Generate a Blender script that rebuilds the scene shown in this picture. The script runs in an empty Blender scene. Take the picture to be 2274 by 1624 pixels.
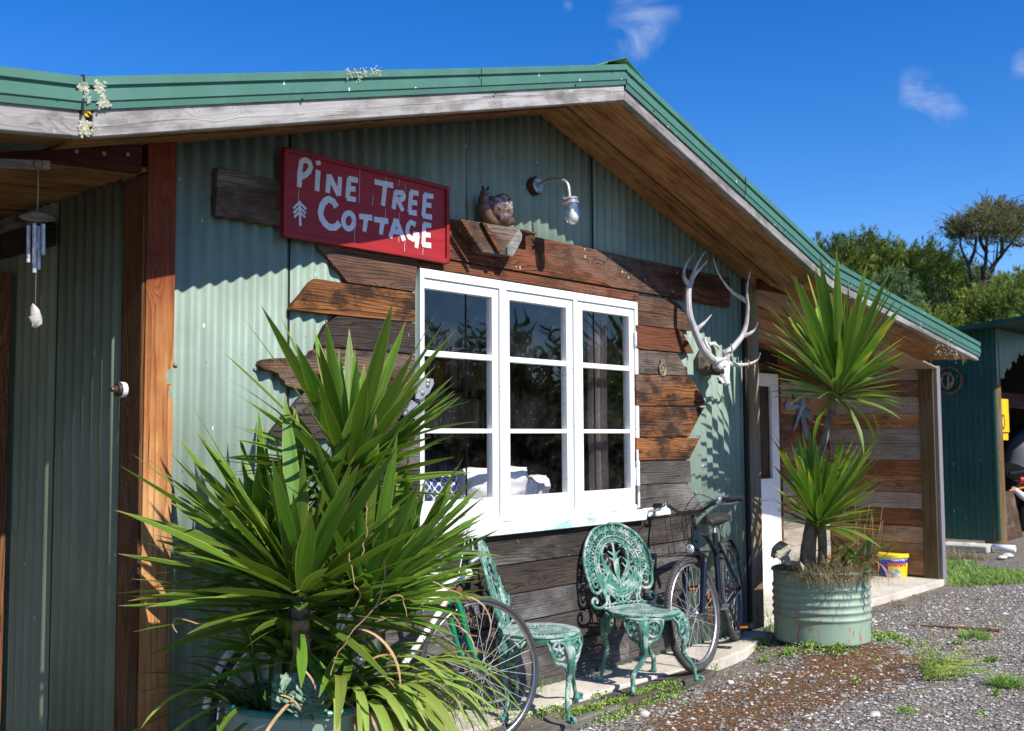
import bpy, bmesh, math, random
from mathutils import Vector, Matrix, noise as mnoise
random.seed(7)
S = bpy.context.scene
COL = S.collection
R_ = math.radians

# ---------------------------------------------------------------- camera
FPX, CU, CV = 2400.0, 1136.5, 812.0          # focal length and centre for a 2273 px wide picture
pit = math.atan(163/2400.0); azi = math.atan(2114/2400.0*math.cos(pit)); rol = math.radians(.35)
cF = Vector((math.cos(azi)*math.cos(pit), math.sin(azi)*math.cos(pit), math.sin(pit)))
cR0 = Vector((math.sin(azi), -math.cos(azi), 0)); cU0 = cR0.cross(cF)
cR = cR0*math.cos(rol) - cU0*math.sin(rol); cU = cU0*math.cos(rol) + cR0*math.sin(rol)
CAM = Vector((-5.88*math.cos(azi), -5.88*math.sin(azi), 1.36))
cd = bpy.data.cameras.new('camera'); co = bpy.data.objects.new('camera', cd); COL.objects.link(co)
mw = Matrix(((cR.x, cU.x, -cF.x, CAM.x), (cR.y, cU.y, -cF.y, CAM.y), (cR.z, cU.z, -cF.z, CAM.z), (0, 0, 0, 1)))
co.matrix_world = mw
cd.sensor_width = 36; cd.lens = FPX/2273*36; cd.clip_start = .05; cd.clip_end = 2000
cd.dof.use_dof = True; cd.dof.focus_distance = 4.9; cd.dof.aperture_fstop = 5.0
S.camera = co

# ---------------------------------------------------------------- sky, sun, exposure
SUNDIR = Vector((.010, 1.0, -.95)).normalized()       # direction the light travels
w = bpy.data.worlds.new('World'); S.world = w; w.use_nodes = True
nt = w.node_tree; bg = nt.nodes['Background']
sky = nt.nodes.new('ShaderNodeTexSky'); sky.sky_type = 'NISHITA'; sky.sun_disc = False
sky.sun_elevation = math.asin(-SUNDIR.z)
sky.sun_rotation = math.atan2(-SUNDIR.x, -SUNDIR.y)
sky.altitude = 1200; sky.air_density = 1.0; sky.dust_density = .3; sky.ozone_density = 2.5
hs = nt.nodes.new('ShaderNodeHueSaturation'); hs.inputs['Saturation'].default_value = 1.42; hs.inputs['Hue'].default_value = .513; hs.inputs['Value'].default_value = 1.18
nt.links.new(sky.outputs[0], hs.inputs['Color'])
# wispy clouds by direction
tc = nt.nodes.new('ShaderNodeTexCoord')
def wn(t, **k):
    n = nt.nodes.new(t)
    for a, b in k.items(): setattr(n, a, b)
    return n
def wm(op, a, b=None, cl=False):
    n = wn('ShaderNodeMath', operation=op, use_clamp=cl)
    for i, x in enumerate((a, b)):
        if x is None: continue
        if isinstance(x, (int, float)): n.inputs[i].default_value = x
        else: nt.links.new(x, n.inputs[i])
    return n.outputs[0]
mp = wn('ShaderNodeMapping'); mp.inputs['Scale'].default_value = (9, 9, 16); nt.links.new(tc.outputs['Generated'], mp.inputs['Vector'])
nz = wn('ShaderNodeTexNoise'); nz.inputs['Scale'].default_value = 1.6; nz.inputs['Detail'].default_value = 7; nz.inputs['Roughness'].default_value = .62; nz.inputs['Distortion'].default_value = .6
nt.links.new(mp.outputs[0], nz.inputs['Vector'])
nz2 = wn('ShaderNodeTexNoise'); nz2.inputs['Scale'].default_value = 2.2; nz2.inputs['Detail'].default_value = 2
nt.links.new(tc.outputs['Generated'], nz2.inputs['Vector'])
tot = None
nz3 = wn('ShaderNodeTexNoise'); nz3.inputs['Scale'].default_value = 14; nz3.inputs['Detail'].default_value = 4; nt.links.new(tc.outputs['Generated'], nz3.inputs['Vector'])
for (u, v, r) in ((1408, 90, .026), (1440, 72, .022), (1425, 8, .036), (2095, 250, .020), (2050, 225, .024), (2035, 190, .018), (2268, 150, .014), (1262, 12, .010)):
    d = (cF + cR*(u-CU)/FPX + cU*(CV-v)/FPX).normalized()
    dn = wn('ShaderNodeVectorMath', operation='DISTANCE'); nt.links.new(tc.outputs['Generated'], dn.inputs[0]); dn.inputs[1].default_value = d
    k = wm('SUBTRACT', 1.0, wm('DIVIDE', wm('ADD', dn.outputs['Value'], wm('MULTIPLY', wm('SUBTRACT', nz3.outputs[0], .5), .05)), r), True)
    tot = k if tot is None else wm('MAXIMUM', tot, k)
far = wm('MULTIPLY', wm('SUBTRACT', nz2.outputs[0], .60, True), 2.0, True)   # more wisps elsewhere in the sky
for (u, v, r) in ((1136, 812, .62),):
    d = (cF + cR*(u-CU)/FPX + cU*(CV-v)/FPX).normalized()
    dn = wn('ShaderNodeVectorMath', operation='DISTANCE'); nt.links.new(tc.outputs['Generated'], dn.inputs[0]); dn.inputs[1].default_value = d
    far = wm('MULTIPLY', far, wm('SUBTRACT', dn.outputs['Value'], r, True), True)
mask = wm('MAXIMUM', wm('MULTIPLY', tot, 1.5, True), far)
cl = wm('MULTIPLY', wm('MULTIPLY', wm('SUBTRACT', nz.outputs[0], .42, True), 4.2, True), mask, True)
cl = wm('MULTIPLY', cl, .42)
mx = wn('ShaderNodeMix', data_type='RGBA'); nt.links.new(cl, mx.inputs['Factor']); nt.links.new(hs.outputs[0], mx.inputs['A'])
mx.inputs['B'].default_value = (4.2, 4.7, 6.2, 1)
nt.links.new(mx.outputs['Result'], bg.inputs['Color'])
bg.inputs['Strength'].default_value = .115
sd = bpy.data.lights.new('sun', 'SUN'); so = bpy.data.objects.new('sun', sd); COL.objects.link(so)
sd.energy = 5.0; sd.angle = R_(.5); sd.color = (1, .95, .87)
so.rotation_euler = SUNDIR.to_track_quat('-Z', 'Y').to_euler(); so.location = (0, -8, 9)
S.view_settings.view_transform = 'Standard'; S.view_settings.look = 'None'
S.view_settings.exposure = 0.42; S.view_settings.gamma = 1
S.render.engine = 'CYCLES'
try:
    S.cycles.max_bounces = 8; S.cycles.transparent_max_bounces = 24
except Exception: pass

# ---------------------------------------------------------------- where a traced pixel meets a plane
def ray(u, v): return cF + cR*((u-CU)/FPX) + cU*((CV-v)/FPX)
def PY(u, v, y=0.0):
    d = ray(u, v); return CAM + d*((y-CAM.y)/d.y)
def PX(u, v, x):
    d = ray(u, v); return CAM + d*((x-CAM.x)/d.x)
def PZ(u, v, z=0.0):
    d = ray(u, v); return CAM + d*((z-CAM.z)/d.z)
def PD(u, v, depth): return CAM + ray(u, v)*depth

# ---------------------------------------------------------------- node helper
class G:
    def __init__(s, name):
        s.m = bpy.data.materials.new(name); s.m.use_nodes = True; s.t = s.m.node_tree
        s.b = s.t.nodes['Principled BSDF']; s.tc = s.n('ShaderNodeTexCoord'); s.obj = s.tc.outputs['Object']; s.gen = s.tc.outputs['Generated']
        s.info = s.n('ShaderNodeObjectInfo'); s.rnd = s.info.outputs['Random']
    def n(s, typ, ins=None, **props):
        n = s.t.nodes.new(typ)
        for k, v in props.items(): setattr(n, k, v)
        for k, v in (ins or {}).items(): s.set(n.inputs[k], v)
        return n
    def set(s, sock, v):
        if isinstance(v, bpy.types.NodeSocket): s.t.links.new(v, sock)
        elif isinstance(v, (tuple, list)) and len(v) == 3 and sock.type == 'RGBA': sock.default_value = (*v, 1)
        else: sock.default_value = v
    def bs(s, **k):
        for a, v in k.items(): s.set(s.b.inputs[a.replace('_', ' ')], v)
    def ma(s, op, a, b=0.0, c=None, clamp=False):
        n = s.n('ShaderNodeMath', operation=op, use_clamp=clamp); s.set(n.inputs[0], a); s.set(n.inputs[1], b)
        if c is not None: s.set(n.inputs[2], c)
        return n.outputs[0]
    def vm(s, op, a, b=(0, 0, 0)):
        n = s.n('ShaderNodeVectorMath', operation=op); s.set(n.inputs[0], a); s.set(n.inputs[1], b); return n.outputs[0]
    def sc(s, v, sca, off=None):
        n = s.n('ShaderNodeMapping'); s.set(n.inputs['Vector'], v); n.inputs['Scale'].default_value = sca
        if off is not None: s.set(n.inputs['Location'], off)
        return n.outputs[0]
    def rv(s, v, k=37.0):      # shift by a per-object random vector
        c = s.n('ShaderNodeCombineXYZ'); r1 = s.ma('MULTIPLY', s.rnd, k); s.set(c.inputs[0], r1)
        s.set(c.inputs[1], s.ma('MULTIPLY', s.rnd, k*1.7)); s.set(c.inputs[2], s.ma('MULTIPLY', s.rnd, k*2.9)); return s.vm('ADD', v, c.outputs[0])
    def noise(s, v, scale, detail=4, rough=.55, dist=0):
        return s.n('ShaderNodeTexNoise', {'Vector': v, 'Scale': scale, 'Detail': detail, 'Roughness': rough, 'Distortion': dist}).outputs[0]
    def voro(s, v, scale, out='Distance', feature='F1'):
        return s.n('ShaderNodeTexVoronoi', {'Vector': v, 'Scale': scale}, feature=feature).outputs[out]
    def ramp(s, f, stops, interp='LINEAR'):
        n = s.n('ShaderNodeValToRGB'); s.set(n.inputs[0], f); e = n.color_ramp.elements; n.color_ramp.interpolation = interp
        while len(e) < len(stops): e.new(.5)
        for i, (p, c) in enumerate(stops):
            e[i].position = p; e[i].color = (*(c if isinstance(c, (tuple, list)) else (c, c, c)), 1)
        return n.outputs[0]
    def mix(s, a, b, f, mode='MIX'):
        n = s.n('ShaderNodeMix', data_type='RGBA', blend_type=mode); s.set(n.inputs['Factor'], f); s.set(n.inputs['A'], a); s.set(n.inputs['B'], b)
        return n.outputs['Result']
    def step(s, v, lo, hi):
        return s.n('ShaderNodeMapRange', {'Value': v, 'From Min': lo, 'From Max': hi}).outputs[0]
    def sep(s, v): n = s.n('ShaderNodeSeparateXYZ', {'Vector': v}); return n.outputs
    def bump(s, h, strength=.5, dist=.01, normal=None):
        n = s.n('ShaderNodeBump', {'Height': h, 'Strength': strength, 'Distance': dist})
        if normal is not None: s.set(n.inputs['Normal'], normal)
        s.t.links.new(n.outputs[0], s.b.inputs['Normal']); return n.outputs[0]

def plain(name, col, rough=.6, metal=0.0, spec=.5, var=.15, vs=8.0, bump=0.0):
    g = G(name); n = g.noise(g.rv(g.obj), vs, 5)
    c2 = tuple(x*(1-var) for x in col); c1 = tuple(min(1, x*(1+var)) for x in col)
    g.bs(Base_Color=g.ramp(n, [(.3, c2), (.7, c1)]), Roughness=rough, Metallic=metal, Specular_IOR_Level=spec)
    if bump: g.bump(g.noise(g.obj, vs*6, 4), bump, .004)
    return g.m

def wood(name, dark, mid, light, weather=(.30, .28, .26), wamt=.35, axis='x', bands=16.0, bump=.6, rough=.75, knots=.5, wpat=2.2, top=None, spots=0.0, bs=.006, stain=None, fine=.5, char=0.0):
    """Sawn or weathered timber: growth rings stretched along the board, fine fibre, grey bleaching in patches."""
    g = G(name); v = g.rv(g.obj)
    e = {'x': (.11, 1, 1), 'z': (1, 1, .11), 'y': (1, .11, 1)}[axis]
    fe = {'x': (.03, 1, 1), 'z': (1, 1, .03), 'y': (1, .03, 1)}[axis]
    low = g.noise(g.sc(v, tuple(x*1.0 for x in e)), 7.0, 2, .5)
    # knots: warp the ring field round voronoi centres
    kv = g.sc(v, {'x': (.42, 1, 1), 'z': (1, 1, .42), 'y': (1, .42, 1)}[axis])
    kd = g.voro(kv, 5.2); kk = g.ma('SUBTRACT', 1.0, g.ma('MULTIPLY', kd, 3.2), clamp=True)
    kk = g.ma('MULTIPLY', g.ma('POWER', kk, 2.0), knots)
    s = g.sep(g.sc(v, e))
    across = g.ma('ADD', g.ma('ADD', s[1] if axis != 'y' else s[0], s[2] if axis == 'x' else (s[0] if axis == 'z' else s[2])), 0)
    jit = g.noise(g.sc(v, tuple(x*3 if x == 1 else x for x in e)), 6.0, 3, .6)
    ph = g.ma('ADD', g.ma('MULTIPLY', across, bands), g.ma('ADD', g.ma('MULTIPLY', low, bands*.20), g.ma('ADD', g.ma('MULTIPLY', kk, 3.4), g.ma('MULTIPLY', jit, 1.0))))
    ring = g.ma('FRACT', g.ma('MULTIPLY', ph, 2.6))
    saw = g.ma('POWER', ring, 2.6)                                   # slow rise, sharp latewood line
    ringc = g.ma('SUBTRACT', 1.0, g.ma('MULTIPLY', saw, g.step(ring, 1.0, .93)))
    fade = g.step(g.noise(g.sc(v, e), 11.0, 3, .6), .30, .62)
    ringc = g.ma('SUBTRACT', 1.0, g.ma('MULTIPLY', g.ma('SUBTRACT', 1.0, ringc), g.ma('ADD', .25, g.ma('MULTIPLY', fade, .75))))
    fib = g.noise(g.sc(v, fe), 170.0, 5, .75)
    blot = g.noise(g.sc(v, e), 3.4, 5, .65)
    fac = g.ma('ADD', g.ma('MULTIPLY', ringc, .46), g.ma('ADD', g.ma('MULTIPLY', g.step(fib, .25, .75), fine*.62), g.ma('MULTIPLY', g.ma('SUBTRACT', blot, .5), .75)), clamp=True)
    col = g.ramp(fac, [(.16, dark), (.50, mid), (.92, light)])
    crk = g.step(g.noise(g.sc(v, tuple(x*1.0 if x == 1 else .018 for x in fe)), 60.0, 2, .5), .295, .26); col = g.mix(col, tuple(q*.35 for q in dark), g.ma('MULTIPLY', crk, .9))
    wn_ = g.noise(g.sc(v, {'x': (.35, 1, 1), 'z': (1, 1, .35), 'y': (1, .35, 1)}[axis]), wpat, 6, .65, .4)
    wl = tuple(x*.45 for x in weather)
    wcol = g.ramp(fac, [(.2, wl), (.85, weather)])
    wf = g.step(wn_, .62-.45*wamt, .72-.25*wamt)
    col = g.mix(col, wcol, g.ma('MULTIPLY', wf, min(1, .45+wamt)))
    if stain:
        st = g.step(g.noise(v, 1.3, 4, .6), .42, .6); col = g.mix(col, g.mix(col, stain, .75, 'MULTIPLY'), st)
    if char:
        cn = g.noise(g.sc(g.vm('ADD', v, (4, 7, 2)), {'x': (.45, 1, 1), 'z': (1, 1, .45), 'y': (1, .45, 1)}[axis]), 9.0, 6, .7)
        col = g.mix(col, tuple(q*1.3 for q in dark), g.ma('MULTIPLY', g.step(cn, .46, .60), char))
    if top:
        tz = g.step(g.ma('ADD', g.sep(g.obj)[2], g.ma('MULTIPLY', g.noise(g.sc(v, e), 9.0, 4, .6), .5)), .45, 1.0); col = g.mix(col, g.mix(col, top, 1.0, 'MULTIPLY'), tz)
    hue = g.n('ShaderNodeHueSaturation', {'Color': col, 'Value': g.ma('ADD', .78, g.ma('MULTIPLY', g.rnd, .44))}).outputs[0]
    col = g.mix(hue, dark, g.ma('MULTIPLY', g.step(kk, .35*knots, .9*knots), .75 if knots > .01 else 0.0))
    if spots:
        sp = g.voro(g.sc(v, {'x': (1, 1, .5), 'z': (1, 1, .5), 'y': (1, 1, 1)}[axis]), 26.0); m = g.ma('LESS_THAN', sp, .12)
        m2 = g.ma('GREATER_THAN', g.noise(v, 5.0, 2), .56); col = g.mix(col, (.62, .60, .52), g.ma('MULTIPLY', g.ma('MULTIPLY', m, m2), spots))
    g.bs(Base_Color=col, Roughness=rough, Specular_IOR_Level=.25)
    g.bump(g.ma('SUBTRACT', g.ma('ADD', g.ma('MULTIPLY', ringc, .7), g.ma('MULTIPLY', fib, .5)), crk), bump, bs)
    return g.m

def painted_metal(name, col, dirt=(.10, .10, .07), damt=.5, rough=.42, spots=True, rust=0.0, streak=True, scratch=0.0):
    g = G(name); v = g.vm('ADD', g.obj, (3.1, 1.7, .4))
    st = g.noise(g.sc(v, (14, 14, .7)), 1.0, 5, .6); bl = g.noise(v, 2.3, 5, .6)
    c = g.mix(col, tuple(x*.80 for x in col), g.step(bl, .35, .68))
    chalk = tuple(min(1, x*1.18+.02) for x in col)
    c = g.mix(c, chalk, g.ma('MULTIPLY', g.step(g.noise(g.sc(v, (3, 3, .8)), 3.0, 6, .7), .48, .75), .45))
    if streak: c = g.mix(c, dirt, g.ma('MULTIPLY', g.step(st, .52, .80), damt))
    if spots:
        d = g.voro(g.sc(v, (1, 1, .45)), 21.0); s1 = g.ma('LESS_THAN', d, .085)
        on = g.ma('GREATER_THAN', g.noise(v, 4.1, 3), .57); c = g.mix(c, (.78, .78, .70), g.ma('MULTIPLY', g.ma('MULTIPLY', s1, on), .9))
        d2 = g.voro(v, 12.0); s2 = g.ma('LESS_THAN', d2, .045); c = g.mix(c, (.03, .03, .025), g.ma('MULTIPLY', s2, .8))
    if scratch:
        d3 = g.voro(g.sc(g.vm('ADD', v, (2, 5, 1)), (1, 1, .11)), 19.0); s3 = g.ma('MULTIPLY', g.ma('LESS_THAN', d3, .06), g.ma('GREATER_THAN', g.noise(v, 2.4, 3), .52)); c = g.mix(c, (.55, .48, .36), g.ma('MULTIPLY', s3, scratch))
        d4 = g.voro(g.sc(v, (1, 1, .3)), 9.0); s4 = g.ma('LESS_THAN', d4, .05); c = g.mix(c, (.03, .028, .02), g.ma('MULTIPLY', s4, .7))
    if rust:
        rn = g.noise(g.sc(v, (1, 1, .35)), 13.0, 6, .7); on = g.step(g.noise(g.vm('ADD', v, (9, 2, 5)), 3.1, 3), .44, .54)
        c = g.mix(c, g.mix((.50, .14, .05), (.30, .09, .03), g.noise(v, 40)), g.ma('MULTIPLY', g.ma('MULTIPLY', g.step(rn, .555, .60), g.ma('MULTIPLY', on, g.step(g.sep(g.obj)[2], .14, -.10))), rust))
    g.bs(Base_Color=c, Roughness=g.ma('ADD', rough, g.ma('MULTIPLY', bl, .25)), Specular_IOR_Level=.4)
    g.bump(g.noise(v, 26.0, 5), .12, .004)
    return g.m

# ---------------------------------------------------------------- mesh helpers
WL = {}
class MB:
    def __init__(s): s.v = []; s.f = []
    def add(s, vs, fs):
        o = len(s.v); s.v += [Vector(x) for x in vs]; s.f += [tuple(i+o for i in f) for f in fs]; return s
    def box(s, a, b, M=None):
        x0, y0, z0 = a; x1, y1, z1 = b
        vs = [Vector(p) for p in ((x0, y0, z0), (x1, y0, z0), (x1, y1, z0), (x0, y1, z0), (x0, y0, z1), (x1, y0, z1), (x1, y1, z1), (x0, y1, z1))]
        if M is not None: vs = [M @ p for p in vs]
        return s.add(vs, [(0, 3, 2, 1), (4, 5, 6, 7), (0, 1, 5, 4), (1, 2, 6, 5), (2, 3, 7, 6), (3, 0, 4, 7)])
    def prism(s, pts, ext):       # polygon of 3d points pushed by vector ext
        n = len(pts); e = Vector(ext); a = [Vector(p) for p in pts]
        nrm = Vector((0, 0, 0))
        for i in range(n): nrm += a[i].cross(a[(i+1) % n])
        if nrm.dot(e) > 0: a = a[::-1]
        s.add(a+[p+e for p in a], [tuple(range(n)), tuple(range(2*n-1, n-1, -1))]+[(i, i+n, (i+1) % n+n, (i+1) % n) for i in range(n)]); return s
    def tube(s, pts, rad, seg=8, caps=True, closed=False, flat=None):
        P = [Vector(p) for p in pts]; n = len(P)
        if not hasattr(rad, '__len__'): rad = [rad]*n
        T = []
        for i in range(n):
            a = P[(i-1) % n] if (closed or i > 0) else P[i]; b = P[(i+1) % n] if (closed or i < n-1) else P[i]
            t = b-a; T.append(t.normalized() if t.length > 1e-9 else Vector((0, 0, 1)))
        u = T[0].orthogonal().normalized() if flat is None else (Vector(flat)-T[0]*Vector(flat).dot(T[0])).normalized()
        vs = []
        for i in range(n):
            u = (u-T[i]*u.dot(T[i]));
            u = u.normalized() if u.length > 1e-6 else T[i].orthogonal().normalized()
            w_ = T[i].cross(u); r = rad[i]; rx, ry = (r if hasattr(r, '__len__') else (r, r))
            for k in range(seg):
                a = 2*math.pi*k/seg; vs.append(P[i]+u*(math.cos(a)*rx)+w_*(math.sin(a)*ry))
        fs = []
        for i in range(n if closed else n-1):
            for k in range(seg):
                a = i*seg+k; b = i*seg+(k+1) % seg; c = ((i+1) % n)*seg+(k+1) % seg; d = ((i+1) % n)*seg+k
                fs.append((a, b, c, d))
        if caps and not closed: fs += [tuple(range(seg))[::-1], tuple(range((n-1)*seg, n*seg))]
        return s.add(vs, fs)
    def lathe(s, prof, c=(0, 0, 0), M=None, seg=32, caps=True):   # prof: (radius, height) about z
        vs = []; c = Vector(c)
        for r, z in prof:
            for k in range(seg):
                a = 2*math.pi*k/seg; p = Vector((r*math.cos(a), r*math.sin(a), z)); vs.append((M @ p if M is not None else p)+c)
        fs = []
        for i in range(len(prof)-1):
            for k in range(seg): fs.append((i*seg+k, i*seg+(k+1) % seg, (i+1)*seg+(k+1) % seg, (i+1)*seg+k))
        if caps: fs += [tuple(range(seg))[::-1], tuple(range((len(prof)-1)*seg, len(prof)*seg))]
        return s.add(vs, fs)
    def ball(s, c, r, seg=12, rings=8, M=None):
        rr = r if hasattr(r, '__len__') else (r, r, r); vs = []; c = Vector(c)
        for i in range(rings+1):
            th = math.pi*i/rings
            for k in range(seg):
                ph = 2*math.pi*k/seg; p = Vector((rr[0]*math.sin(th)*math.cos(ph), rr[1]*math.sin(th)*math.sin(ph), rr[2]*math.cos(th)))
                vs.append((M @ p if M is not None else p)+c)
        fs = [(i*seg+k, (i+1)*seg+k, (i+1)*seg+(k+1) % seg, i*seg+(k+1) % seg) for i in range(rings) for k in range(seg)]
        return s.add(vs, fs)
    def mesh(s, name, off):
        m = bpy.data.meshes.new(name); m.from_pydata([tuple(p-off) for p in s.v], [], s.f); return m
    def build(s, name, mat, parent=None, smooth=35, bevel=0.0, origin=None, clean=False):
        if not s.v: return None
        if origin is None:
            lo = Vector([min(p[i] for p in s.v) for i in range(3)]); hi = Vector([max(p[i] for p in s.v) for i in range(3)]); off = (lo+hi)/2
            if parent is None: off.z = lo.z
        else: off = Vector(origin)
        m = s.mesh(name, off)
        if clean:
            bm = bmesh.new(); bm.from_mesh(m); bmesh.ops.remove_doubles(bm, verts=bm.verts, dist=1e-5); bmesh.ops.recalc_face_normals(bm, faces=bm.faces); bm.to_mesh(m); bm.free()
        o = bpy.data.objects.new(name, m); COL.objects.link(o)
        for mm in (mat if isinstance(mat, (list, tuple)) else [mat]): m.materials.append(mm)
        if smooth:
            m.shade_smooth(); m.set_sharp_from_angle(angle=R_(smooth))
        pw = Vector((0, 0, 0))
        if parent is not None: o.parent = parent; pw = WL[parent]
        o.location = off-pw; WL[o] = off
        if bevel:
            b = o.modifiers.new('bevel', 'BEVEL'); b.width = bevel; b.segments = 2; b.limit_method = 'ANGLE'; b.angle_limit = R_(40)
        return o
def tag(o, label=None, cat=None, group=None, kind=None):
    if label: o['label'] = label
    if cat: o['category'] = cat
    if group: o['group'] = group
    if kind: o['kind'] = kind
    return o
def thing(name, label, cat, loc=(0, 0, 0), group=None):
    o = bpy.data.objects.new(name, None); COL.objects.link(o); o.location = loc; o.empty_display_size = .1; WL[o] = Vector(loc)
    return tag(o, label, cat, group)
def share(src, name, parent, loc, rot=(0, 0, 0), scale=(1, 1, 1)):
    o = bpy.data.objects.new(name, src); COL.objects.link(o); o.parent = parent
    o.location = Vector(loc)-(WL[parent] if parent else Vector((0, 0, 0))); o.rotation_euler = rot; o.scale = scale; return o
def curve(pts, n=6):            # Catmull-Rom through points
    P = [Vector(p) for p in pts]; out = []
    for i in range(len(P)-1):
        p0 = P[max(i-1, 0)]; p1 = P[i]; p2 = P[i+1]; p3 = P[min(i+2, len(P)-1)]
        for k in range(n):
            t = k/n; out.append(.5*((2*p1)+(p2-p0)*t+(2*p0-5*p1+4*p2-p3)*t*t+(3*p1-p0-3*p2+p3)*t**3))
    out.append(P[-1]); return out
def lerp(a, b, t): return a+(b-a)*t
# ================================================================ materials
GREEN = painted_metal('pale_green_painted_iron', (.245, .325, .262), damt=.45, scratch=.35)
DKGREEN = painted_metal('dark_green_painted_iron', (.008, .066, .040), damt=.3, rough=.5)
SIDEGREEN = painted_metal('olive_green_painted_iron', (.20, .235, .165), damt=.5, scratch=.8)
FLASH = painted_metal('green_flashing', (.062, .175, .130), damt=.15, rough=.5, streak=False)
W_GREY = wood('silver_weathered_timber', (.11, .10, .09), (.27, .25, .23), (.43, .40, .38), (.42, .40, .39), .4, 'x', 7, .7, knots=1.0, spots=.2, fine=.75, char=.75)
W_SOFF = wood('orange_soffit_timber', (.06, .024, .009), (.29, .135, .046), (.48, .26, .105), (.26, .19, .13), .2, 'x', 6, .3, knots=.7, wpat=1.3, char=.45)
W_SOFF2 = wood('mixed_porch_timber', (.07, .03, .014), (.30, .14, .065), (.48, .31, .18), (.42, .34, .27), .48, 'x', 9, .4, knots=.6, wpat=1.7)
W_RED = wood('dark_red_timber', (.02, .006, .005), (.075, .016, .012), (.12, .03, .02), (.08, .03, .02), .1, 'x', 8, .2)
W_ORB = wood('brushed_orange_board', (.010, .006, .005), (.12, .042, .014), (.48, .20, .055), (.17, .14, .12), .3, 'x', 20, 1.0, bs=.014, knots=1.1, char=.85)
W_RUST = wood('red_brown_board', (.016, .007, .005), (.14, .045, .019), (.31, .115, .045), (.24, .19, .15), .25, 'x', 26, .9, bs=.012, knots=.8, spots=.9, char=.6)
W_BRN = wood('brown_grey_board', (.02, .012, .008), (.095, .048, .028), (.21, .12, .075), (.30, .26, .23), .42, 'x', 24, .9, bs=.012, knots=.9, char=.6)
W_DRK = wood('dark_weathered_board', (.012, .010, .008), (.045, .033, .025), (.12, .092, .07), (.27, .255, .24), .22, 'x', 24, 1.0, bs=.014, knots=.9, spots=.25, char=.5)
W_DRK2 = wood('grey_weathered_board', (.02, .018, .016), (.06, .050, .043), (.15, .13, .115), (.30, .285, .27), .38, 'x', 24, .9, bs=.012, knots=.8, spots=.2, char=.45)
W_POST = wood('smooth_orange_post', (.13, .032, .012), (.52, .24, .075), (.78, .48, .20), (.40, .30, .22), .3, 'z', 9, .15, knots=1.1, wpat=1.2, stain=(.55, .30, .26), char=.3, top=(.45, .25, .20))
W_ROUGH = wood('rough_sawn_brown_post', (.03, .010, .004), (.14, .055, .02), (.30, .15, .07), (.22, .16, .11), .25, 'z', 26, 1.0, bs=.012, knots=.8)
W_PGREY = wood('grey_post', (.06, .045, .035), (.17, .135, .10), (.30, .26, .22), (.36, .34, .33), .5, 'z', 10, .4, knots=.3)
W_STUD = wood('olive_brown_post', (.04, .025, .012), (.12, .08, .035), (.20, .14, .07), (.22, .20, .16), .3, 'z', 10, .4, knots=.3)
W_PPOST = wood('porch_corner_post_timber', (.07, .045, .02), (.21, .135, .07), (.34, .24, .13), (.34, .30, .26), .35, 'z', 12, .4, knots=.3)
W_PALE = wood('pale_lavender_grey_post', (.15, .135, .13), (.27, .25, .25), (.38, .36, .36), (.36, .34, .35), .6, 'z', 10, .3, knots=.2)
# white flaking paint
g = G('flaking_white_paint'); v = g.rv(g.obj, 3)
n1 = g.noise(g.sc(v, (1, 1, 3)), 7, 8, .68); n2 = g.noise(g.sc(v, (.06, 1, 1)), 60, 4, .7)
fl = g.ma('MULTIPLY', g.step(g.ma('ADD', g.ma('MULTIPLY', n1, .8), g.ma('MULTIPLY', n2, .2)), .615, .63), 1.0)
c = g.mix((.82, .82, .81), (.76, .76, .75), g.step(n2, .4, .7)); c = g.mix(c, (.45, .42, .38), g.ma('MULTIPLY', fl, .7))
g.bs(Base_Color=c, Roughness=.5); g.bump(g.ma('SUBTRACT', g.ma('MULTIPLY', n2, .25), g.ma('MULTIPLY', fl, .5)), .5, .003)
WHITE = g.m
g = G('sill_white_over_turquoise'); v = g.obj
n1 = g.noise(g.sc(v, (1, 1, 2.2)), 6, 8, .6); s = g.sep(v)
low = g.step(s[2], .034, -.036)
mid = g.step(g.ma('ABSOLUTE', g.ma('ADD', s[0], .02)), .42, .05)
fl = g.step(g.ma('ADD', n1, g.ma('MULTIPLY', g.ma('MULTIPLY', low, mid), .12)), .62, .63)
top = g.step(g.ma('ADD', g.noise(g.sc(v, (.5, 1, 2)), 12, 8, .7), g.ma('MULTIPLY', g.step(s[2], .018, .04), .12)), .60, .63)
c = g.mix((.80, .80, .79), (.38, .62, .62), fl); c = g.mix(c, (.40, .36, .31), g.ma('MULTIPLY', top, .8))
g.bs(Base_Color=c, Roughness=.5); g.bump(g.ma('SUBTRACT', 0, g.ma('ADD', fl, top)), .4, .003); SILL = g.m
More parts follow.
